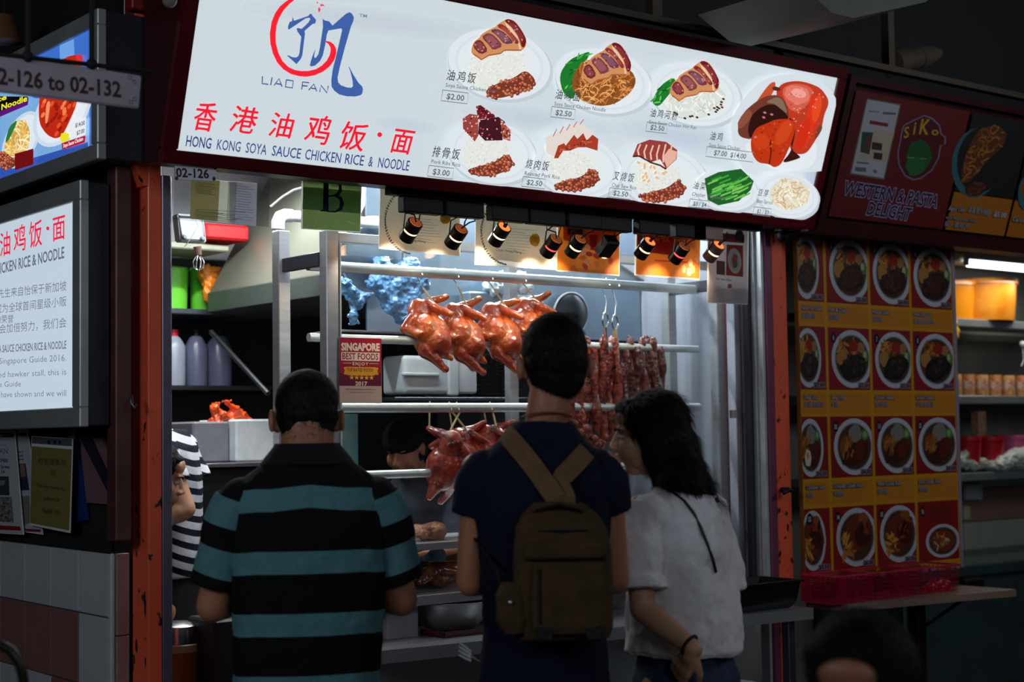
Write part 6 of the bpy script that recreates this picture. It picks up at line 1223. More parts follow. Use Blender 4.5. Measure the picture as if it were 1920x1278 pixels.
def hand(g, w, d, nrm, s=1.0, curl=.5, thumb=1):
    """palm, four fingers and a thumb from wrist w along d, palm facing nrm"""
    w = Vector(w); d = Vector(d).normalized(); nrm = Vector(nrm); nrm = (nrm-d*nrm.dot(d)).normalized(); x = d.cross(nrm)*thumb
    pc = w+d*.045*s
    g.chain([(w, .024*s), (w+d*.03*s, .024*s)]); 
    for q, L, r in ((-.027, .068, .0078), (-.009, .078, .0085), (.009, .082, .0087), (.027, .074, .0085)):
        k = w+d*(.082-.06*abs(q))*s+x*q*s; g.cap(w+d*.02*s+x*q*.7*s, .013*s, k, .0115*s, 10)
        a = 0; p = k; segs = []
        for i, f in enumerate((.45, .32, .23)):
            a += curl*(.7 if i == 0 else 1.0); q2 = p+(d*math.cos(a)+nrm*math.sin(a))*L*f*s; segs.append((p, r*s*(1.05-.1*i))); p = q2
        segs.append((p, r*s*.8)); g.chain(segs, 10)
    t0 = w+d*.025*s+x*.024*s; t1 = t0+(d*.75+x*.65+nrm*.35).normalized()*.042*s; t2 = t1+(d*.95+x*.15+nrm*.45).normalized()*.03*s
    g.chain([(t0, .0135*s), (t1, .0105*s), (t2, .0085*s)], 10)
def arm(g, sh, el, wr, r=(.052, .040, .026), n=16):
    m1 = V(*sh).lerp(V(*el), .5); m2 = V(*el).lerp(V(*wr), .35); g.chain([(sh, r[0]), (m1, r[0]*.9), (el, r[1]), (m2, r[1]*1.02), (wr, r[2])], n)
def leg(g, hip, kn, an, r=(.085, .055, .038)): g.chain([(hip, r[0]), (V(*hip).lerp(V(*kn), .5), r[0]*.85), (kn, r[1]), (V(*kn).lerp(V(*an), .35), r[1]*1.0), (an, r[2])], 14)
class Person:
    def __init__(s, label, px, py, D, az, name='person', zoff=0):
        p = at(px, py, D=D); s.base = Vector((p.x, p.y, zoff)); s.t = thing(name, label, 'person', s.base, -math.radians(az)); s.m = wmat(s.t); s.mi = s.m.inverted()
    def hit(s, me, px, py, off=0.0, back=False):
        if not hasattr(s, '_b'): s._b = {}
        if me.name not in s._b: s._b[me.name] = BVHTree.FromPolygons([v.co.copy() for v in me.vertices], [tuple(p.vertices) for p in me.polygons])
        o = s.mi @ EYE; d = (s.mi.to_3x3() @ ray(px, py)).normalized(); h = s._b[me.name].ray_cast(o, d)
        return None if h[0] is None else h[0] - d*off
    def add(s, name, me, mat, parent=None, **k):
        me = me if not isinstance(me, G) else me.mesh(name)
        o = obj(name, me, mat, parent or s.t, local=True, **k); return o
def strands(me, n, L, wd, down=(0, 0, -1), lift=.15, seed=1, jitter=.3, flt=None):
    """thin hair blades lying along the surface"""
    rnd = random.Random(seed); vs = me.vertices; k = len(vs); V_ = []; F_ = []; dn = Vector(down)
    for _ in range(n):
        v = vs[rnd.randrange(k)]; no = v.normal; c = v.co
        if flt and not flt(c, no): continue
        t = dn - no*dn.dot(no)
        if t.length < .05: t = no.orthogonal()
        t = (t.normalized()+Vector((rnd.uniform(-1, 1), rnd.uniform(-1, 1), rnd.uniform(-1, 1)))*jitter); t = (t-no*t.dot(no)).normalized()
        sd = t.cross(no)*wd*.5; l = L*rnd.uniform(.5, 1.1); a = c-no*.002; m_ = c+t*l*.5+no*lift*l*.6; e = c+t*l+no*lift*l*rnd.uniform(.2, 1.2)
        b = len(V_); V_ += [a-sd, a+sd, m_+sd*.8, m_-sd*.8, e]; F_ += [(b, b+1, b+2, b+3), (b+3, b+2, b+4)]
    m2 = bpy.data.meshes.new('hair_strands'); m2.from_pydata([tuple(v) for v in V_], [], F_); return m2
skinA = M('warm_skin', (170, 112, 84), .5, 0, .08, 9, .05, 200, sss=.06); skinB = M('light_skin', (196, 146, 116), .5, 0, .06, 9, .04, 200, sss=.06); skinC = M('tanned_skin', (150, 96, 70), .5, 0, .08, 9, .05, 200, sss=.05)
hairM = M('black_hair', (7, 6, 6), .55, 0, .3, 60, .3, 300, spec=.18, stretch=(1, 1, .1)); eye_m = M('eye_dark', (14, 10, 8), .1, 0, .1); eye_w = M('eye_white', (190, 184, 180), .2, 0, .03)
def rot3(az=0, tilt=0, roll=0): return (Matrix.Rotation(math.radians(az), 3, 'Z') @ Matrix.Rotation(-math.radians(tilt), 3, 'X') @ Matrix.Rotation(math.radians(roll), 3, 'Y'))
def eyes(P_, c, rt, s=1, mat=None):
    for q in (-1, 1):
        o = P_.add('eye', G().ell(Vector(c)+rt @ (V(q*.031, .078, .002)*s), (.0135*s, .010*s, .0062*s), rt, 14), eye_w); P_.add('iris', G().ell(Vector(c)+rt @ (V(q*.031, .0845, .002)*s), (.0062*s, .005*s, .0055*s), rt, 12), eye_m, o)
        P_.add('eyebrow', G().tube([Vector(c)+rt @ (V(q*x, y, z)*s) for x, y, z in ((.014, .094, .020), (.032, .092, .027), (.050, .078, .021))], [.0028, .0036, .0018], 6), hairM)

# --- man in the striped polo shirt
A = Person('stocky man seen from behind in a teal and black striped polo shirt', 576, 800, 4.30, 29)
hc = V(0, .035, 1.648); hr = rot3(0, 12); g = G(); head_parts(g, hc, hr, 1.06)
for q in (-1, 1): g.ell(hc+hr @ V(q*.096, -.020, -.010), (.009, .018, .034), hr)
g.chain([((0, -.012, 1.62), .073), ((0, -.012, 1.55), .072), ((0, .01, 1.44), .07)])
loft(g, [(-.0, 0, .86, .16, .11), (0, 0, 1.0, .17, .115), (0, 0, 1.2, .18, .115), (0, 0, 1.36, .18, .10), (0, 0, 1.43, .12, .075)])
for q in (-1, 1): arm(g, (q*.188, 0, 1.40), (q*.255, .03, 1.145), (q*.13, .27, 1.16), (.052, .046, .03)); hand(g, (q*.13, .27, 1.16), (-q*.5, .85, .25), (0, .2, 1), 1, .5, -q); leg(g, (q*.10, 0, .86), (q*.11, .02, .48), (q*.11, 0, .09)); g.ell((q*.11, .05, .05), (.045, .12, .045))
A.add('body', remesh(g, .005, 4, 'body'), skinA)
g = G(); loft(g, [(-.005, 0, .80, .200, .135), (-.005, 0, .83, .204, .138), (-.005, 0, .95, .196, .132), (0, 0, 1.08, .203, .136), (0, -.004, 1.22, .213, .140), (0, -.008, 1.34, .214, .135), (0, -.008, 1.42, .216, .124), (0, -.01, 1.475, .190, .108), (0, -.012, 1.515, .140, .096), (0, -.014, 1.548, .098, .088), (0, -.012, 1.562, .084, .082)])
shm = remesh(g, .006, 6, 'shirt', disp=[(.12, .018), (.05, .007)])
st = shm.attributes.new('st', 'FLOAT', 'POINT'); stv = np.zeros(len(shm.vertices), dtype=np.float32); cv = np.empty(len(shm.vertices)*3); shm.vertices.foreach_get('co', cv); cv = cv.reshape(-1, 3)
ax = np.abs(cv[:, 0]); stv[:] = cv[:, 2] + .10*np.clip(ax-.14, 0, None) - .10*np.clip(.10-ax, 0, None)*(cv[:, 2] > 1.4); st.data.foreach_set('value', stv)
def stripe_mat(name, c1, c2, per, off, duty, edge=.012, rough=.85):
    m = M(name, c1, rough, 0, .12, 200, .25, 500); nt = m.node_tree; N = nt.nodes.new; L = nt.links.new; b = nt.nodes['Principled BSDF']; b.inputs['Specular IOR Level'].default_value = .2
    a = N('ShaderNodeAttribute'); a.attribute_name = 'st'; q = N('ShaderNodeMath'); q.operation = 'SUBTRACT'; q.inputs[1].default_value = off; L(a.outputs['Fac'], q.inputs[0])
    d = N('ShaderNodeMath'); d.operation = 'DIVIDE'; d.inputs[1].default_value = per; L(q.outputs[0], d.inputs[0]); f = N('ShaderNodeMath'); f.operation = 'FRACT'; L(d.outputs[0], f.inputs[0])
    cr = N('ShaderNodeValToRGB'); e = cr.color_ramp.elements; e[0].position = 0; e[0].color = (0, 0, 0, 1); e[1].position = edge; e[1].color = (1, 1, 1, 1); k = e.new(duty); k.color = (1, 1, 1, 1); k = e.new(duty+edge); k.color = (0, 0, 0, 1); L(f.outputs[0], cr.inputs[0])
    mx = N('ShaderNodeMix'); mx.data_type = 'RGBA'; src = b.inputs['Base Color'].links[0].from_socket; L(cr.outputs[0], mx.inputs[0]); mx.inputs[6].default_value = (*lin(c2), 1); L(src, mx.inputs[7]); L(mx.outputs[2], b.inputs['Base Color']); return m
SLV = stripe_mat('teal_black_sleeve_stripes', (84, 130, 138), (10, 10, 12), .137, .030, .56); A.add('polo_shirt', shm, stripe_mat('teal_black_stripes', (84, 130, 138), (10, 10, 12), .1635, 1.236, .365), label='teal and black striped polo shirt')
g = G(); n = 36; R = []
for (z_, rx, ry, cy) in ((1.524, .128, .108, -.012), (1.540, .118, .104, -.012), (1.572, .092, .090, -.008), (1.580, .088, .085, -.008), (1.574, .084, .080, -.008), (1.54, .085, .08, -.01)):
    R.append([g.bm.verts.new((rx*math.cos(2*PI*j/n), cy+ry*math.sin(2*PI*j/n), z_-(.028 if math.sin(2*PI*j/n) > .3 else 0)*math.sin(2*PI*j/n))) for j in range(n)])
for Q, S__ in zip(R, R[1:]):
    for j in range(n): g.bm.faces.new((Q[j], Q[(j+1) % n], S__[(j+1) % n], S__[j]))
for q in (-1, 1):
    h0, h1 = V(q*.178, -.004, 1.420), V(q*.244, .020, 1.200); gg = G(); gg.ell(h0, (.070, .082, .070)); gg.tube([h0, V(q*.212, 0, 1.36), V(q*.228, .010, 1.28), h1], [.078, .076, .071, .074], 28)
    sm_ = remesh(gg, .005, 4, 'sleeve', disp=[(.08, .014)]); a_ = sm_.attributes.new('st', 'FLOAT', 'POINT'); c_ = np.empty(len(sm_.vertices)*3); sm_.vertices.foreach_get('co', c_); c_ = c_.reshape(-1, 3); dd = np.array((h0-h1).normalized()); a_.data.foreach_set('value', ((c_-np.array(h1)) @ dd).astype(np.float32)); A.add('sleeve', sm_, SLV)
A.add('collar', g, M('black_knit', (6, 6, 8), .95, 0, .1, 200, .2, 400), label='folded black collar')
g = G()
for q in (-1, 1): g.tube([V(q*.2505, .0215, 1.212), V(q*.2525, .0225, 1.196)], [.0735, .072], 28)
g = G(); loft(g, [(0, 0, .87, .19, .128), (0, 0, .80, .195, .13), (0, 0, .74, .19, .12)])
for q in (-1, 1): g.chain([((q*.095, 0, .80), .10), ((q*.105, .01, .48), .075), ((q*.11, 0, .10), .058)])
A.add('trousers', remesh(g, .009, 3, 'trousers'), M('black_trousers', (12, 12, 14), .85))
def short_hair(P_, c, rt, s, shape, n=5000, L=.016, seed=3, wd=.0011):
    g = G()
    for (x, y, z, r) in shape: g.ell(Vector(c)+rt @ (V(x, y, z)*s), tuple(v*s for v in r), rt, 28)
    me = remesh(g, .004, 3, 'hair', disp=[(.02, .004)]); o = P_.add('hair', me, hairM)
    P_.add('hair_strands', strands(me, n, L, wd, rt @ V(0, -.2, -1), .28, seed, .5), hairM, o, kind='stuff'); return o
short_hair(A, hc, hr, 1.06, [(0, -.022, .036, (.082, .092, .088)), (0, -.036, .0, (.080, .078, .070)), (0, -.044, -.035, (.070, .060, .050)), (0, -.052, -.060, (.058, .048, .038))], 7000, .012)

# --- tall man with the backpack
Bp = Person('tall man in a navy T-shirt seen from behind carrying an olive backpack', 1014, 800, 4.10, 37)
hc = V(.038, .025, 1.775); hr = rot3(8, 6); g = G(); head_parts(g, hc, hr, 1.0)
for q in (-1, 1): g.ell(hc+hr @ V(q*.094, -.012, -.008), (.009, .018, .033), hr)
g.chain([((.034, -.01, 1.74), .056), ((.02, -.012, 1.66), .057), ((.005, .01, 1.55), .06)])
loft(g, [(0, 0, .90, .14, .10), (0, 0, 1.1, .135, .10), (0, 0, 1.3, .145, .10), (0, 0, 1.46, .15, .09), (0, 0, 1.52, .10, .065)])
for q in (-1, 1): arm(g, (q*.165, 0, 1.505), (q*.188, .015, 1.215), (q*.10, .23, 1.20), (.046, .038, .026)); hand(g, (q*.10, .23, 1.20), (-q*.5, .8, .3), (0, .2, 1), 1, .6, -q); leg(g, (q*.09, 0, .93), (q*.10, .01, .50), (q*.10, 0, .09), (.075, .05, .036)); g.ell((q*.10, .05, .05), (.045, .12, .045))
Bp.add('body', remesh(g, .005, 4, 'body'), skinA)
g = G(); loft(g, [(0, 0, .92, .168, .12), (0, 0, .96, .170, .122), (0, 0, 1.1, .158, .12), (0, 0, 1.25, .166, .122), (0, -.004, 1.40, .180, .12), (0, -.006, 1.48, .182, .112), (0, -.008, 1.54, .152, .098), (.002, -.01, 1.59, .105, .086), (.006, -.012, 1.628, .076, .074)])
for q in (-1, 1): g.ell((q*.148, -.004, 1.495), (.062, .068, .062)); g.tube([V(q*.14, -.004, 1.50), V(q*.164, -.002, 1.46), V(q*.174, .004, 1.42), V(q*.177, .008, 1.392)], [.068, .064, .060, .061], 24)
shm = remesh(g, .006, 5, 'shirt', disp=[(.10, .014), (.04, .005)]); navy = M('navy_cotton', (13, 17, 40), .85, 0, .1, 60, .2, 400, spec=.2); Bp.add('t_shirt', shm, navy, label='plain navy T-shirt')
g = G(); loft(g, [(0, 0, .97, .155, .115), (0, 0, .90, .165, .12), (0, 0, .84, .165, .115)])
for q in (-1, 1): g.chain([((q*.085, 0, .88), .088), ((q*.095, .01, .50), .066), ((q*.10, 0, .10), .054)])
Bp.add('trousers', remesh(g, .009, 3, 'trousers'), M('black_trousers', (12, 12, 14)))
short_hair(Bp, hc, hr, 1.0, [(0, -.018, .040, (.086, .094, .096)), (0, -.030, .005, (.084, .086, .080)), (0, -.042, -.035, (.074, .062, .056)), (0, -.052, -.060, (.058, .046, .040))], 9000, .016, 5)
pts = [];
for k in range(15): a = PI*1.03+PI*.94*k/14; pts.append(V(.014+.066*math.cos(a), -.012+.066*math.sin(a), 1.642+.008*math.cos((k-7)*.3)))
Bp.add('neck_cord', G().tube(pts, .0022, 6), M('dark_red_cord', (96, 16, 20), .6), label='thin dark red cord round the neck')
# backpack, a thing of its own
canv = M('olive_brown_canvas', (74, 56, 36), .85, 0, .22, 14, .5, 260, spec=.2); canv2 = M('worn_brown_strap', (116, 88, 60), .85, 0, .15, 30, .4, 260, spec=.2); leath = M('dark_leather', (24, 18, 14), .4, 0, .2, 30, .2, 90)
bc = Bp.m @ V(.040, -.175, 1.09); bk = thing('backpack', 'olive brown canvas backpack with dark leather handle', 'backpack', bc, -math.radians(37)); bm_ = wmat(bk); bi = bm_.inverted()
def bl_(p): return Vector(p)
g = G(); loft(g, [(0, .0, .006, .104, .052), (0, 0, .0, .112, .062), (0, 0, .03, .122, .070), (0, 0, .12, .124, .074), (0, 0, .22, .122, .070), (.0, .006, .27, .116, .060), (-.004, .016, .305, .095, .045), (-.006, .026, .335, .062, .026)], 36, 3.2)
obj('main_bag', remesh(g, .005, 3, disp=[(.06, .012)]), canv, bk, local=True)
g = G(); loft(g, [(.012, -.070, .02, .085, .020), (.012, -.074, .04, .092, .024), (.012, -.076, .13, .094, .024), (.012, -.072, .185, .090, .018), (.012, -.066, .196, .086, .012)], 32, 3.6)
obj('front_pocket', remesh(g, .004, 2, disp=[(.05, .008)]), canv, bk, local=True); obj('pocket_flap', remesh(loft(G(), [(.004, -.064, .20, .100, .022), (.004, -.067, .208, .104, .026), (.004, -.064, .235, .104, .026), (.004, -.060, .243, .100, .02)], 32, 3.4), .004, 2), canv, bk, local=True)
g = G(); loft(g, [(-.118, -.02, .02, .030, .042), (-.126, -.02, .05, .040, .050), (-.128, -.02, .11, .038, .048), (-.122, -.02, .14, .028, .040)], 24, 2.6); obj('side_pocket', remesh(g, .004, 2, disp=[(.05, .01)]), canv, bk, local=True)
g = G(); g.tube([V(-.116, -.006, .262), V(-.06, -.052, .268), V(0, -.062, .270), V(.06, -.052, .268), V(.116, -.006, .262)], .0032, 6); g.tube([V(-.062, -.098, .05), V(-.062, -.1, .11), V(-.062, -.092, .18)], .0035, 6); obj('zip', g, black_m, bk, local=True)
g = G(); g.tube([V(-.085, .006, .292), V(-.06, -.022, .318), V(-.01, -.036, .330), V(.04, -.024, .318), V(.075, .006, .292)], [.006, .008, .009, .008, .006], 10, flat=.6); obj('handle', g, leath, bk, local=True, label='dark leather carry handle')
g = G()
for x in (-.082, .073): g.ell((x, .0, .292), (.016, .012, .012)); g.ell((x, -.012, .294), .004)
g.box(-.07, -.03, -.096, -.09, .008, .04, .002).box(.05, .09, -.096, -.088, .008, .04, .002); obj('leather_patch', g, leath, bk, local=True)
obj('snap', G().ell((-.132, -.072, .098), (.006, .004, .006)), chrome, bk, local=True)
def ribbon(P_, me, px_pts, w, th=.004, off=.006, last=None):
    pts = [P_.hit(me, x, y, off) for x, y in px_pts]; pts = [p for p in pts if p is not None]
    if last: pts += last
    g = G(); rows_ = []
    view = (P_.mi.to_3x3() @ W_).normalized()
    for i, p in enumerate(pts):
        a = pts[max(0, i-1)]; b = pts[min(len(pts)-1, i+1)]; t = (b-a).normalized(); sd = t.cross(view).normalized()*w/2; nn = sd.cross(t).normalized()*th/2
        rows_.append([g.bm.verts.new(q) for q in (p-sd-nn, p+sd-nn, p+sd+nn, p-sd+nn)])
    for A_, C_ in zip(rows_, rows_[1:]):
        for j in range(4): g.bm.faces.new((A_[j], A_[(j+1) % 4], C_[(j+1) % 4], C_[j]))
    g.bm.faces.new(rows_[0][::-1]); g.bm.faces.new(rows_[-1]); return g, pts
for pp, nm in (([(946, 812), (957, 822), (970, 837), (985, 855), (1000, 874), (1012, 890), (1020, 902)], 'l'), ([(1113, 830), (1100, 845), (1085, 862), (1070, 878), (1056, 892), (1048, 904)], 'r')):
    last = [Bp.mi @ (bm_ @ V(-.012 if nm == 'l' else .012, .018, .345)), Bp.mi @ (bm_ @ V(-.012 if nm == 'l' else .012, .022, .325))]
    g, pts = ribbon(Bp, shm, pp, .050, .007, .008, last)
    bmesh.ops.transform(g.bm, matrix=Bp.m, verts=g.bm.verts[:]); obj('shoulder_strap', g, canv2, bk, label='lighter brown shoulder strap')
g = G(); g.tube([bi @ (Bp.m @ V(-.175, -.03, 1.33)), V(-.16, .03, .17), V(-.14, .02, .08), V(-.12, .0, .04)], .006, 6, flat=.4); obj('side_strap', g, black_m, bk, local=True)

# --- woman in the white top
Wm = Person('woman in a loose white T-shirt and jeans with long black hair', 1268, 800, 4.35, -12)
off = V(0, 0, 0); hc = V(-.012, .085, 1.588); hr = rot3(33, 4, 0); g = G(); head_parts(g, hc, hr, .97)
g.chain([((0, .03, 1.54), .052), ((0, .01, 1.47), .055), ((0, 0, 1.41), .08)])
loft(g, [(0, 0, .92, .13, .105), (0, 0, 1.05, .115, .09), (0, 0, 1.25, .135, .095), (0, 0, 1.38, .14, .085), (0, 0, 1.43, .09, .06)])
LS, LE, LW = V(-.160, .02, 1.385), V(-.195, -.01, 1.130), V(-.185, -.165, 1.035)
arm(g, LS, LE, LW, (.042, .034, .022)); hand(g, LW, (.12, .62, -.70), (1, 0, 0), .92, .45, 1)
RS, RE, RW = V(.145, 0, 1.385), V(.165, .0, 1.16), V(.04, .26, 1.20)
arm(g, RS, RE, RW, (.042, .034, .022)); hand(g, V(.02, .25, 1.19), (-.35, .7, .5), (-.7, -.3, .2), .92, .9, 1)
for q in (-1, 1): leg(g, (q*.085, 0, .90), (q*.09, .01, .48), (q*.09, 0, .09), (.08, .05, .036)); g.ell((q*.09, .05, .05), (.042, .11, .04))
Wm.add('body', remesh(g, .0042, 3, 'body'), skinB); eyes(Wm, hc, hr, .97)
Wm.add('lips', G().ell(hc+hr @ V(0, .0945, -.0535), (.019, .008, .0065), hr, 14), M('lip_pink', (150, 72, 70), .4))
g = G(); loft(g, [(0, -.01, .988, .155, .145), (0, -.01, 1.005, .166, .155), (0, -.012, 1.06, .163, .15), (0, -.015, 1.16, .160, .140), (0, -.012, 1.28, .160, .128), (0, -.01, 1.36, .160, .108), (0, -.008, 1.41, .125, .085), (0, -.004, 1.445, .075, .062)])
g.ell((-.140, .008, 1.375), (.062, .070, .062)); g.tube([LS+V(.02, 0, .01), LS.lerp(LE, .3)+V(-.004, 0, 0), LS.lerp(LE, .62)+V(-.004, 0, 0), LS.lerp(LE, .78)], [.064, .068, .066, .070], 24)
g.ell((.130, 0, 1.375), (.060, .07, .062)); g.tube([RS+V(-.02, 0, .01), RS.lerp(RE, .35), RS.lerp(RE, .75)+V(0, -.02, 0), RE+V(0, -.025, -.01)], [.066, .07, .075, .07], 24)
wsm = remesh(g, .005, 4, 'shirt', disp=[(.16, .040), (.07, .012)]); white_c = M('white_cotton', (236, 230, 236), .85, 0, .05, 30, .5, 10, spec=.2, stretch=(1.6, 1.6, .6)); Wm.add('t_shirt', wsm, white_c, label='loose white T-shirt with rolled sleeves')
Wm.add('sleeve_cuff', remesh(G().tube([LS.lerp(LE, .68), LS.lerp(LE, .80)], [.0735, .075], 28), .004, 2, disp=[(.03, .008)]), white_c)
g = G(); loft(g, [(0, -.01, 1.0, .135, .11), (0, -.015, .93, .155, .135), (0, -.01, .85, .16, .13)])
for q in (-1, 1): g.chain([((q*.08, -.01, .87), .092), ((q*.09, .01, .48), .064), ((q*.09, 0, .10), .048)])
Wm.add('jeans', remesh(g, .007, 3, 'jeans', disp=[(.08, .01)]), M('blue_denim', (34, 58, 96), .8, 0, .25, 30, .4, 300, rgb2=(22, 34, 62)))
g = G(); E_ = lambda x, y, z, r: g.ell(hc+hr @ V(x, y, z), r, hr, 24)
E_(0, -.024, .036, (.089, .098, .092)); E_(0, -.05, -.04, (.088, .088, .09)); E_(0, -.085, -.11, (.088, .066, .08)); E_(.0, -.125, -.17, (.078, .046, .06)); E_(0, -.150, -.205, (.068, .034, .035)); E_(-.060, -.018, -.03, (.030, .040, .088)); E_(-.056, -.036, -.11, (.032, .036, .075)); E_(-.045, -.065, -.165, (.042, .040, .055)); E_(-.01, -.090, -.15, (.085, .055, .075)); E_(-.01, -.085, -.195, (.072, .045, .05)); E_(-.03, -.05, -.13, (.05, .05, .07)); E_(.055, -.01, -.03, (.032, .046, .09)); E_(0, .048, .078, (.056, .042, .028)); E_(-.052, .020, .062, (.026, .040, .034)); E_(.05, .035, .055, (.026, .036, .036)); E_(-.052, -.035, -.10, (.03, .035, .07))
g.ell((-.02, -.030, 1.478), (.082, .058, .055)); g.ell((.01, -.045, 1.45), (.075, .045, .05))
hme = remesh(g, .004, 4, 'hair', disp=[(.04, .010), (.012, .003)]); ho = Wm.add('hair', hme, hairM, label='long straight black hair')
Wm.add('hair_strands', strands(hme, 9000, .07, .0012, hr @ V(0, -.42, -1), .10, 8, .18), hairM, ho, kind='stuff')
pts = [Wm.hit(wsm, x, y, .004) for x, y in ((1216, 907), (1238, 911), (1262, 922), (1283, 938), (1300, 960), (1314, 988), (1326, 1018), (1337, 1048), (1343, 1072))]; pts = [p for p in pts if p is not None]
Wm.add('bag_strap', G().tube(pts, .0065, 8, flat=.35), black_pl, label='thin black crossbody strap')
d_ = (LW-LE).normalized(); cq = LE.lerp(LW, .90); u_ = d_.orthogonal().normalized(); v_ = d_.cross(u_)
Wm.add('bracelet', G().tube([cq+(u_*math.cos(k*PI/12)+v_*math.sin(k*PI/12))*.0275 for k in range(24)], .0045, 8, closed=True), black_m, label='dark bracelet on the left wrist')
ph = Wm.m @ V(.0, .30, 1.235); t = thing('smartphone', 'dark phone held in the woman\'s right hand', 'phone', ph, .4); obj('case', G().box(-.036, .036, -.004, .004, -.02, .125, .004), black_pl, t, local=True); obj('screen', G().box(-.032, .032, .004, .005, -.014, .119), M('phone_screen', (40, 44, 50), .1), t, local=True)

# --- seated person in the foreground, only the head and shoulders
F_ = Person('dark-haired person seated in the near foreground, only head showing', 1612, 1240, 2.80, 246, zoff=-.0)
z_c = 1.130; hc = V(0, .0, z_c); hr = rot3(0, 12); g = G(); head_parts(g, hc, hr, 1.08); g.chain([((0, -.03, 1.08), .06), ((0, -.05, 1.0), .062), ((0, -.06, .92), .09)])
loft(g, [(0, -.08, .42, .16, .12), (0, -.08, .6, .15, .11), (0, -.08, .8, .17, .11), (0, -.07, .90, .16, .1), (0, -.06, .95, .09, .07)])
for q in (-1, 1): arm(g, (q*.18, -.06, .88), (q*.24, .06, .66), (q*.12, .26, .76), (.048, .038, .026)); hand(g, (q*.12, .26, .76), (-q*.5, .8, 0), (0, 0, -1), 1, .5, q); g.chain([((q*.1, -.05, .44), .085), ((q*.12, .36, .46), .06), ((q*.12, .38, .09), .04)]); g.ell((q*.12, .43, .05), (.045, .12, .045))
F_.add('body', remesh(g, .006, 4, 'body'), skinC); eyes(F_, hc, hr, 1.08)
g = G(); loft(g, [(0, -.08, .40, .19, .14), (0, -.08, .6, .175, .13), (0, -.08, .8, .19, .13), (0, -.07, .89, .18, .115), (0, -.06, .94, .11, .085)])
for q in (-1, 1): g.ell((q*.165, -.065, .875), (.065, .07, .06)); g.tube([V(q*.17, -.06, .88), V(q*.20, -.02, .79), V(q*.215, .01, .74)], [.065, .06, .06], 20)
F_.add('t_shirt', remesh(g, .008, 4, 'shirt'), M('charcoal_cotton', (18, 18, 20), .85))
short_hair(F_, hc, hr, 1.08, [(0, -.018, .040, (.090, .100, .092)), (0, -.035, -.010, (.084, .08, .075)), (0, -.055, -.05, (.058, .044, .05)), (.02, .028, .078, (.062, .045, .030))], 12000, .022, 9)
st_ = thing('stool', 'round black stool under the seated person', 'stool', F_.m @ V(0, -.08, 0)); obj('seat', G().lathe((0, 0, .34), [(.001, 0), (.15, 0), (.16, .01), (.16, .03), (.15, .04), (.001, .04)], 32), black_m, st_, local=True); obj('stem', G().cyl((0, 0, .02), (0, 0, .34), .03), steel_dk, st_, local=True); obj('foot', G().lathe((0, 0, 0), [(.001, 0), (.16, 0), (.15, .015), (.001, .02)], 32), black_m, st_, local=True)

# --- stall workers
obj('floor_mat', G().box(2.3, 5.0, 4.98, 5.72, 0, .08, .01), M('duckboard', (60, 52, 44), .8), None, 'raised duckboard behind the counter', 'duckboard')
W1 = Person('stall worker in a navy and white striped top, face hidden by the post', 318, 900, 6.05, -50, zoff=0.0)
g = G(); hc = V(-.02, .24, 1.76); hr = rot3(0, 30); head_parts(g, hc, hr, 1.0); g.chain([((0, .18, 1.70), .050), ((0, .05, 1.58), .06)])
loft(g, [(0, 0, .98, .14, .10), (0, 0, 1.2, .145, .10), (0, 0, 1.45, .16, .10), (0, 0, 1.58, .12, .08)])
E1, WR1 = V(-.185, -.105, 1.335), V(-.205, -.045, 1.300)
arm(g, (-.15, -.02, 1.54), E1, WR1, (.044, .038, .028)); arm(g, (.15, 0, 1.54), (.2, .10, 1.33), (.10, .28, 1.30), (.044, .038, .026)); hand(g, (.10, .28, 1.30), (-.3, .8, -.3), (-1, 0, 0), .95, .6, 1)
for q in (-1, 1): leg(g, (q*.09, 0, .95), (q*.10, 0, .5), (q*.10, 0, .09)); g.ell((q*.1, .05, .05), (.045, .12, .045))
W1.add('body', remesh(g, .006, 3, 'body'), skinB); short_hair(W1, hc, hr, 1, [(0, -.018, .040, (.086, .094, .092)), (0, -.04, -.02, (.08, .075, .07))], 1500, .02, 4)
g = G(); loft(g, [(0, 0, 1.07, .165, .125), (0, 0, 1.12, .168, .128), (0, 0, 1.3, .160, .12), (0, 0, 1.45, .172, .118), (0, 0, 1.56, .160, .10), (0, 0, 1.63, .09, .07)])
for q in (-1, 1): g.ell((q*.15, 0, 1.56), (.065, .07, .065)); g.tube([V(q*.155, 0, 1.565), V(q*.175, -.025, 1.50), V(q*.182, -.055, 1.43)], [.068, .066, .070], 22)
sm = remesh(g, .006, 4, 'shirt', disp=[(.08, .014)]); st = sm.attributes.new('st', 'FLOAT', 'POINT'); cv = np.empty(len(sm.vertices)*3); sm.vertices.foreach_get('co', cv); cv = cv.reshape(-1, 3); st.data.foreach_set('value', (cv[:, 2]-.45*cv[:, 1]).astype(np.float32))
W1.add('striped_top', sm, stripe_mat('navy_white_stripes', (206, 206, 214), (16, 22, 38), .052, 0, .52, .04)); W1.add('trousers', remesh(loft(G(), [(0, 0, 1.1, .15, .11), (0, 0, .9, .17, .12), (0, 0, .75, .16, .11)]).chain([((-.09, 0, .85), .09), ((-.1, 0, .1), .055)]).chain([((.09, 0, .85), .09), ((.1, 0, .1), .055)]), .009, 3), M('black_trousers', (12, 12, 14)))
gl = M('pale_blue_glove', (120, 184, 214), .45, 0, .08, 20, .2, 120)
g = G(); g.cap(WR1-(WR1-E1).normalized()*.02, .031, WR1, .030); hand(g, WR1, (WR1-E1)+V(0, 0, -.06), (0, .2, -1), 1.12, .7, 1); W1.add('glove', remesh(g, .004, 2), gl, label='pale blue rubber glove')
W2 = Person('worker bending forward at the left post, face turned to the right', 280, 900, 5.5, 120)
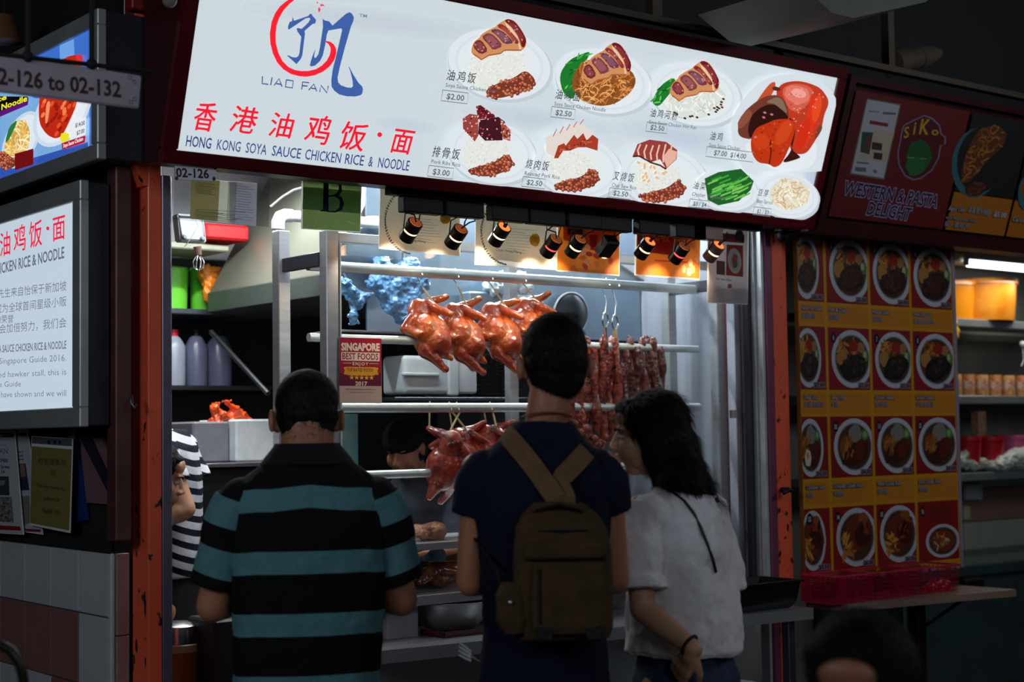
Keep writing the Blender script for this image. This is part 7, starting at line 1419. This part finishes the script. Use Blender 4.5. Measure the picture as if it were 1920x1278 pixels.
hc = V(0, .02, 1.465); hr = rot3(0, 18); g = G(); head_parts(g, hc, hr, 1.0); g.chain([((0, -.02, 1.44), .052), ((0, -.06, 1.28), .075)])
loft(g, [(0, -.10, .86, .12, .10), (0, -.09, 1.05, .12, .09), (0, -.07, 1.2, .13, .08), (0, -.06, 1.27, .08, .06)])
for q in (-1, 1): arm(g, (q*.13, -.06, 1.22), (q*.145, -.05, .99), (q*.13, -.03, .80), (.04, .034, .024)); hand(g, (q*.13, -.03, .80), (0, .2, -1), (-q, 0, 0), .95, .6, -q); leg(g, (q*.075, -.1, .86), (q*.08, -.08, .48), (q*.08, -.1, .09), (.07, .05, .036)); g.ell((q*.08, -.05, .05), (.042, .11, .045))
W2.add('body', remesh(g, .005, 3, 'body'), skinB); eyes(W2, hc, hr, 1.0); short_hair(W2, hc, hr, 1, [(0, -.018, .040, (.086, .094, .092)), (0, -.04, -.02, (.08, .075, .07)), (0, .045, .075, (.05, .035, .024))], 2500, .03, 6)
g = G(); loft(g, [(0, -.10, .80, .13, .12), (0, -.09, 1.05, .135, .11), (0, -.07, 1.2, .14, .095), (0, -.06, 1.27, .09, .07)]); 
for q in (-1, 1): g.cap((q*.12, -.06, 1.22), .058, (q*.14, -.03, 1.12), .054)
W2.add('apron_top', remesh(g, .007, 3), M('maroon_apron', (70, 14, 34), .7))
W3 = Person('cook in a black cap and dark top behind the cabinet glass, looking down', 770, 830, 6.6, 240, zoff=0)
hc = V(0, .06, 1.545); hr = rot3(0, 26); g = G(); head_parts(g, hc, hr, 1.0); g.chain([((0, .01, 1.49), .055), ((0, -.03, 1.40), .08)])
loft(g, [(0, -.03, .85, .15, .11), (0, -.03, 1.1, .15, .11), (0, -.03, 1.3, .17, .11), (0, -.03, 1.40, .11, .08)])
arm(g, (-.18, -.02, 1.34), (-.24, .08, 1.12), (-.17, .40, 1.10), (.046, .038, .026)); arm(g, (.18, -.02, 1.34), (.25, .06, 1.10), (.10, .30, 1.06), (.046, .038, .026)); hand(g, (.10, .30, 1.06), (-.2, .8, 0), (0, 0, -1), 1, .6, 1)
for q in (-1, 1): leg(g, (q*.09, -.03, .88), (q*.1, -.02, .48), (q*.1, -.03, .09)); g.ell((q*.1, .02, .05), (.045, .12, .045))
W3.add('body', remesh(g, .006, 3, 'body'), skinC)
g = G(); g.ell(hc+hr @ V(0, -.008, .045), (.088, .104, .076), hr); g.ell(hc+hr @ V(0, .060, .045), (.066, .042, .034), hr); W3.add('cap', remesh(g, .005, 3), M('black_cap', (5, 5, 6), .9, spec=.1)); short_hair(W3, hc, hr, 1, [(0, -.04, -.02, (.08, .075, .075))], 500, .02, 4)
g = G(); loft(g, [(0, -.03, .84, .175, .13), (0, -.03, 1.1, .172, .13), (0, -.03, 1.3, .185, .125), (0, -.03, 1.38, .13, .095), (0, -.03, 1.43, .08, .07)])
for q in (-1, 1): g.ell((q*.165, -.02, 1.335), (.065, .07, .06)); g.tube([V(q*.17, -.02, 1.34), V(q*.21, .02, 1.23), V(q*.235, .05, 1.16)], [.066, .06, .06], 20)
W3.add('dark_top', remesh(g, .007, 4, disp=[(.08, .02)]), M('slate_cotton', (40, 44, 56), .85, 0, .15, 10)); W3.add('trousers', remesh(G().chain([((-.09, -.03, .85), .10), ((-.1, -.03, .1), .055)]).chain([((.09, -.03, .85), .10), ((.1, -.03, .1), .055)]), .009, 3), M('black_trousers', (12, 12, 14)))
w = W3.mi @ at(808, 1052, Y=4.98); e = V(-.22, .20, 1.12); g = G(); g.chain([(e.lerp(w, .35), .038), (w, .034)]); hand(g, w, (w-e), (0, 0, -1), 1.1, .6, -1); W3.add('glove', remesh(g, .004, 2), gl, label='long pale blue rubber glove')
# chair back at the lower left corner
t = thing('metal_chair', 'dark tubular metal chair at the lower left corner', 'chair', at(10, 1260, D=3.3)); t.location.z = 0; WM[t.name] = Matrix.Translation(t.location)
a = at(-70, 1278, D=3.3); f = lambda x, y, dz=0: at(x, y, D=3.3)
g = G(); p0 = f(46, 1290); p1 = f(-90, 1290); g.tube([Vector((p0.x, p0.y, 0)), p0, f(42, 1262), f(34, 1238), f(20, 1219), f(0, 1208), f(-24, 1208), f(-50, 1215), f(-72, 1238), p1, Vector((p1.x, p1.y, 0))], .011, 12); obj('frame', g, M('dark_bronze_tube', (46, 42, 36), .35, .6), t)
q = (p0+p1)/2; g = G(); g.ell(Vector((q.x-.12, q.y-.16, .45)), (.20, .20, .02)); obj('seat', g, black_m, t)
g = G(); obj('leg', G().cyl((q.x-.25, q.y-.26, 0), (q.x-.22, q.y-.22, .45), .011), M('dark_bronze_tube', (46, 42, 36)), t); obj('leg', G().cyl((q.x+.05, q.y-.3, 0), (q.x+.02, q.y-.26, .45), .011), M('dark_bronze_tube', (46, 42, 36)), t)
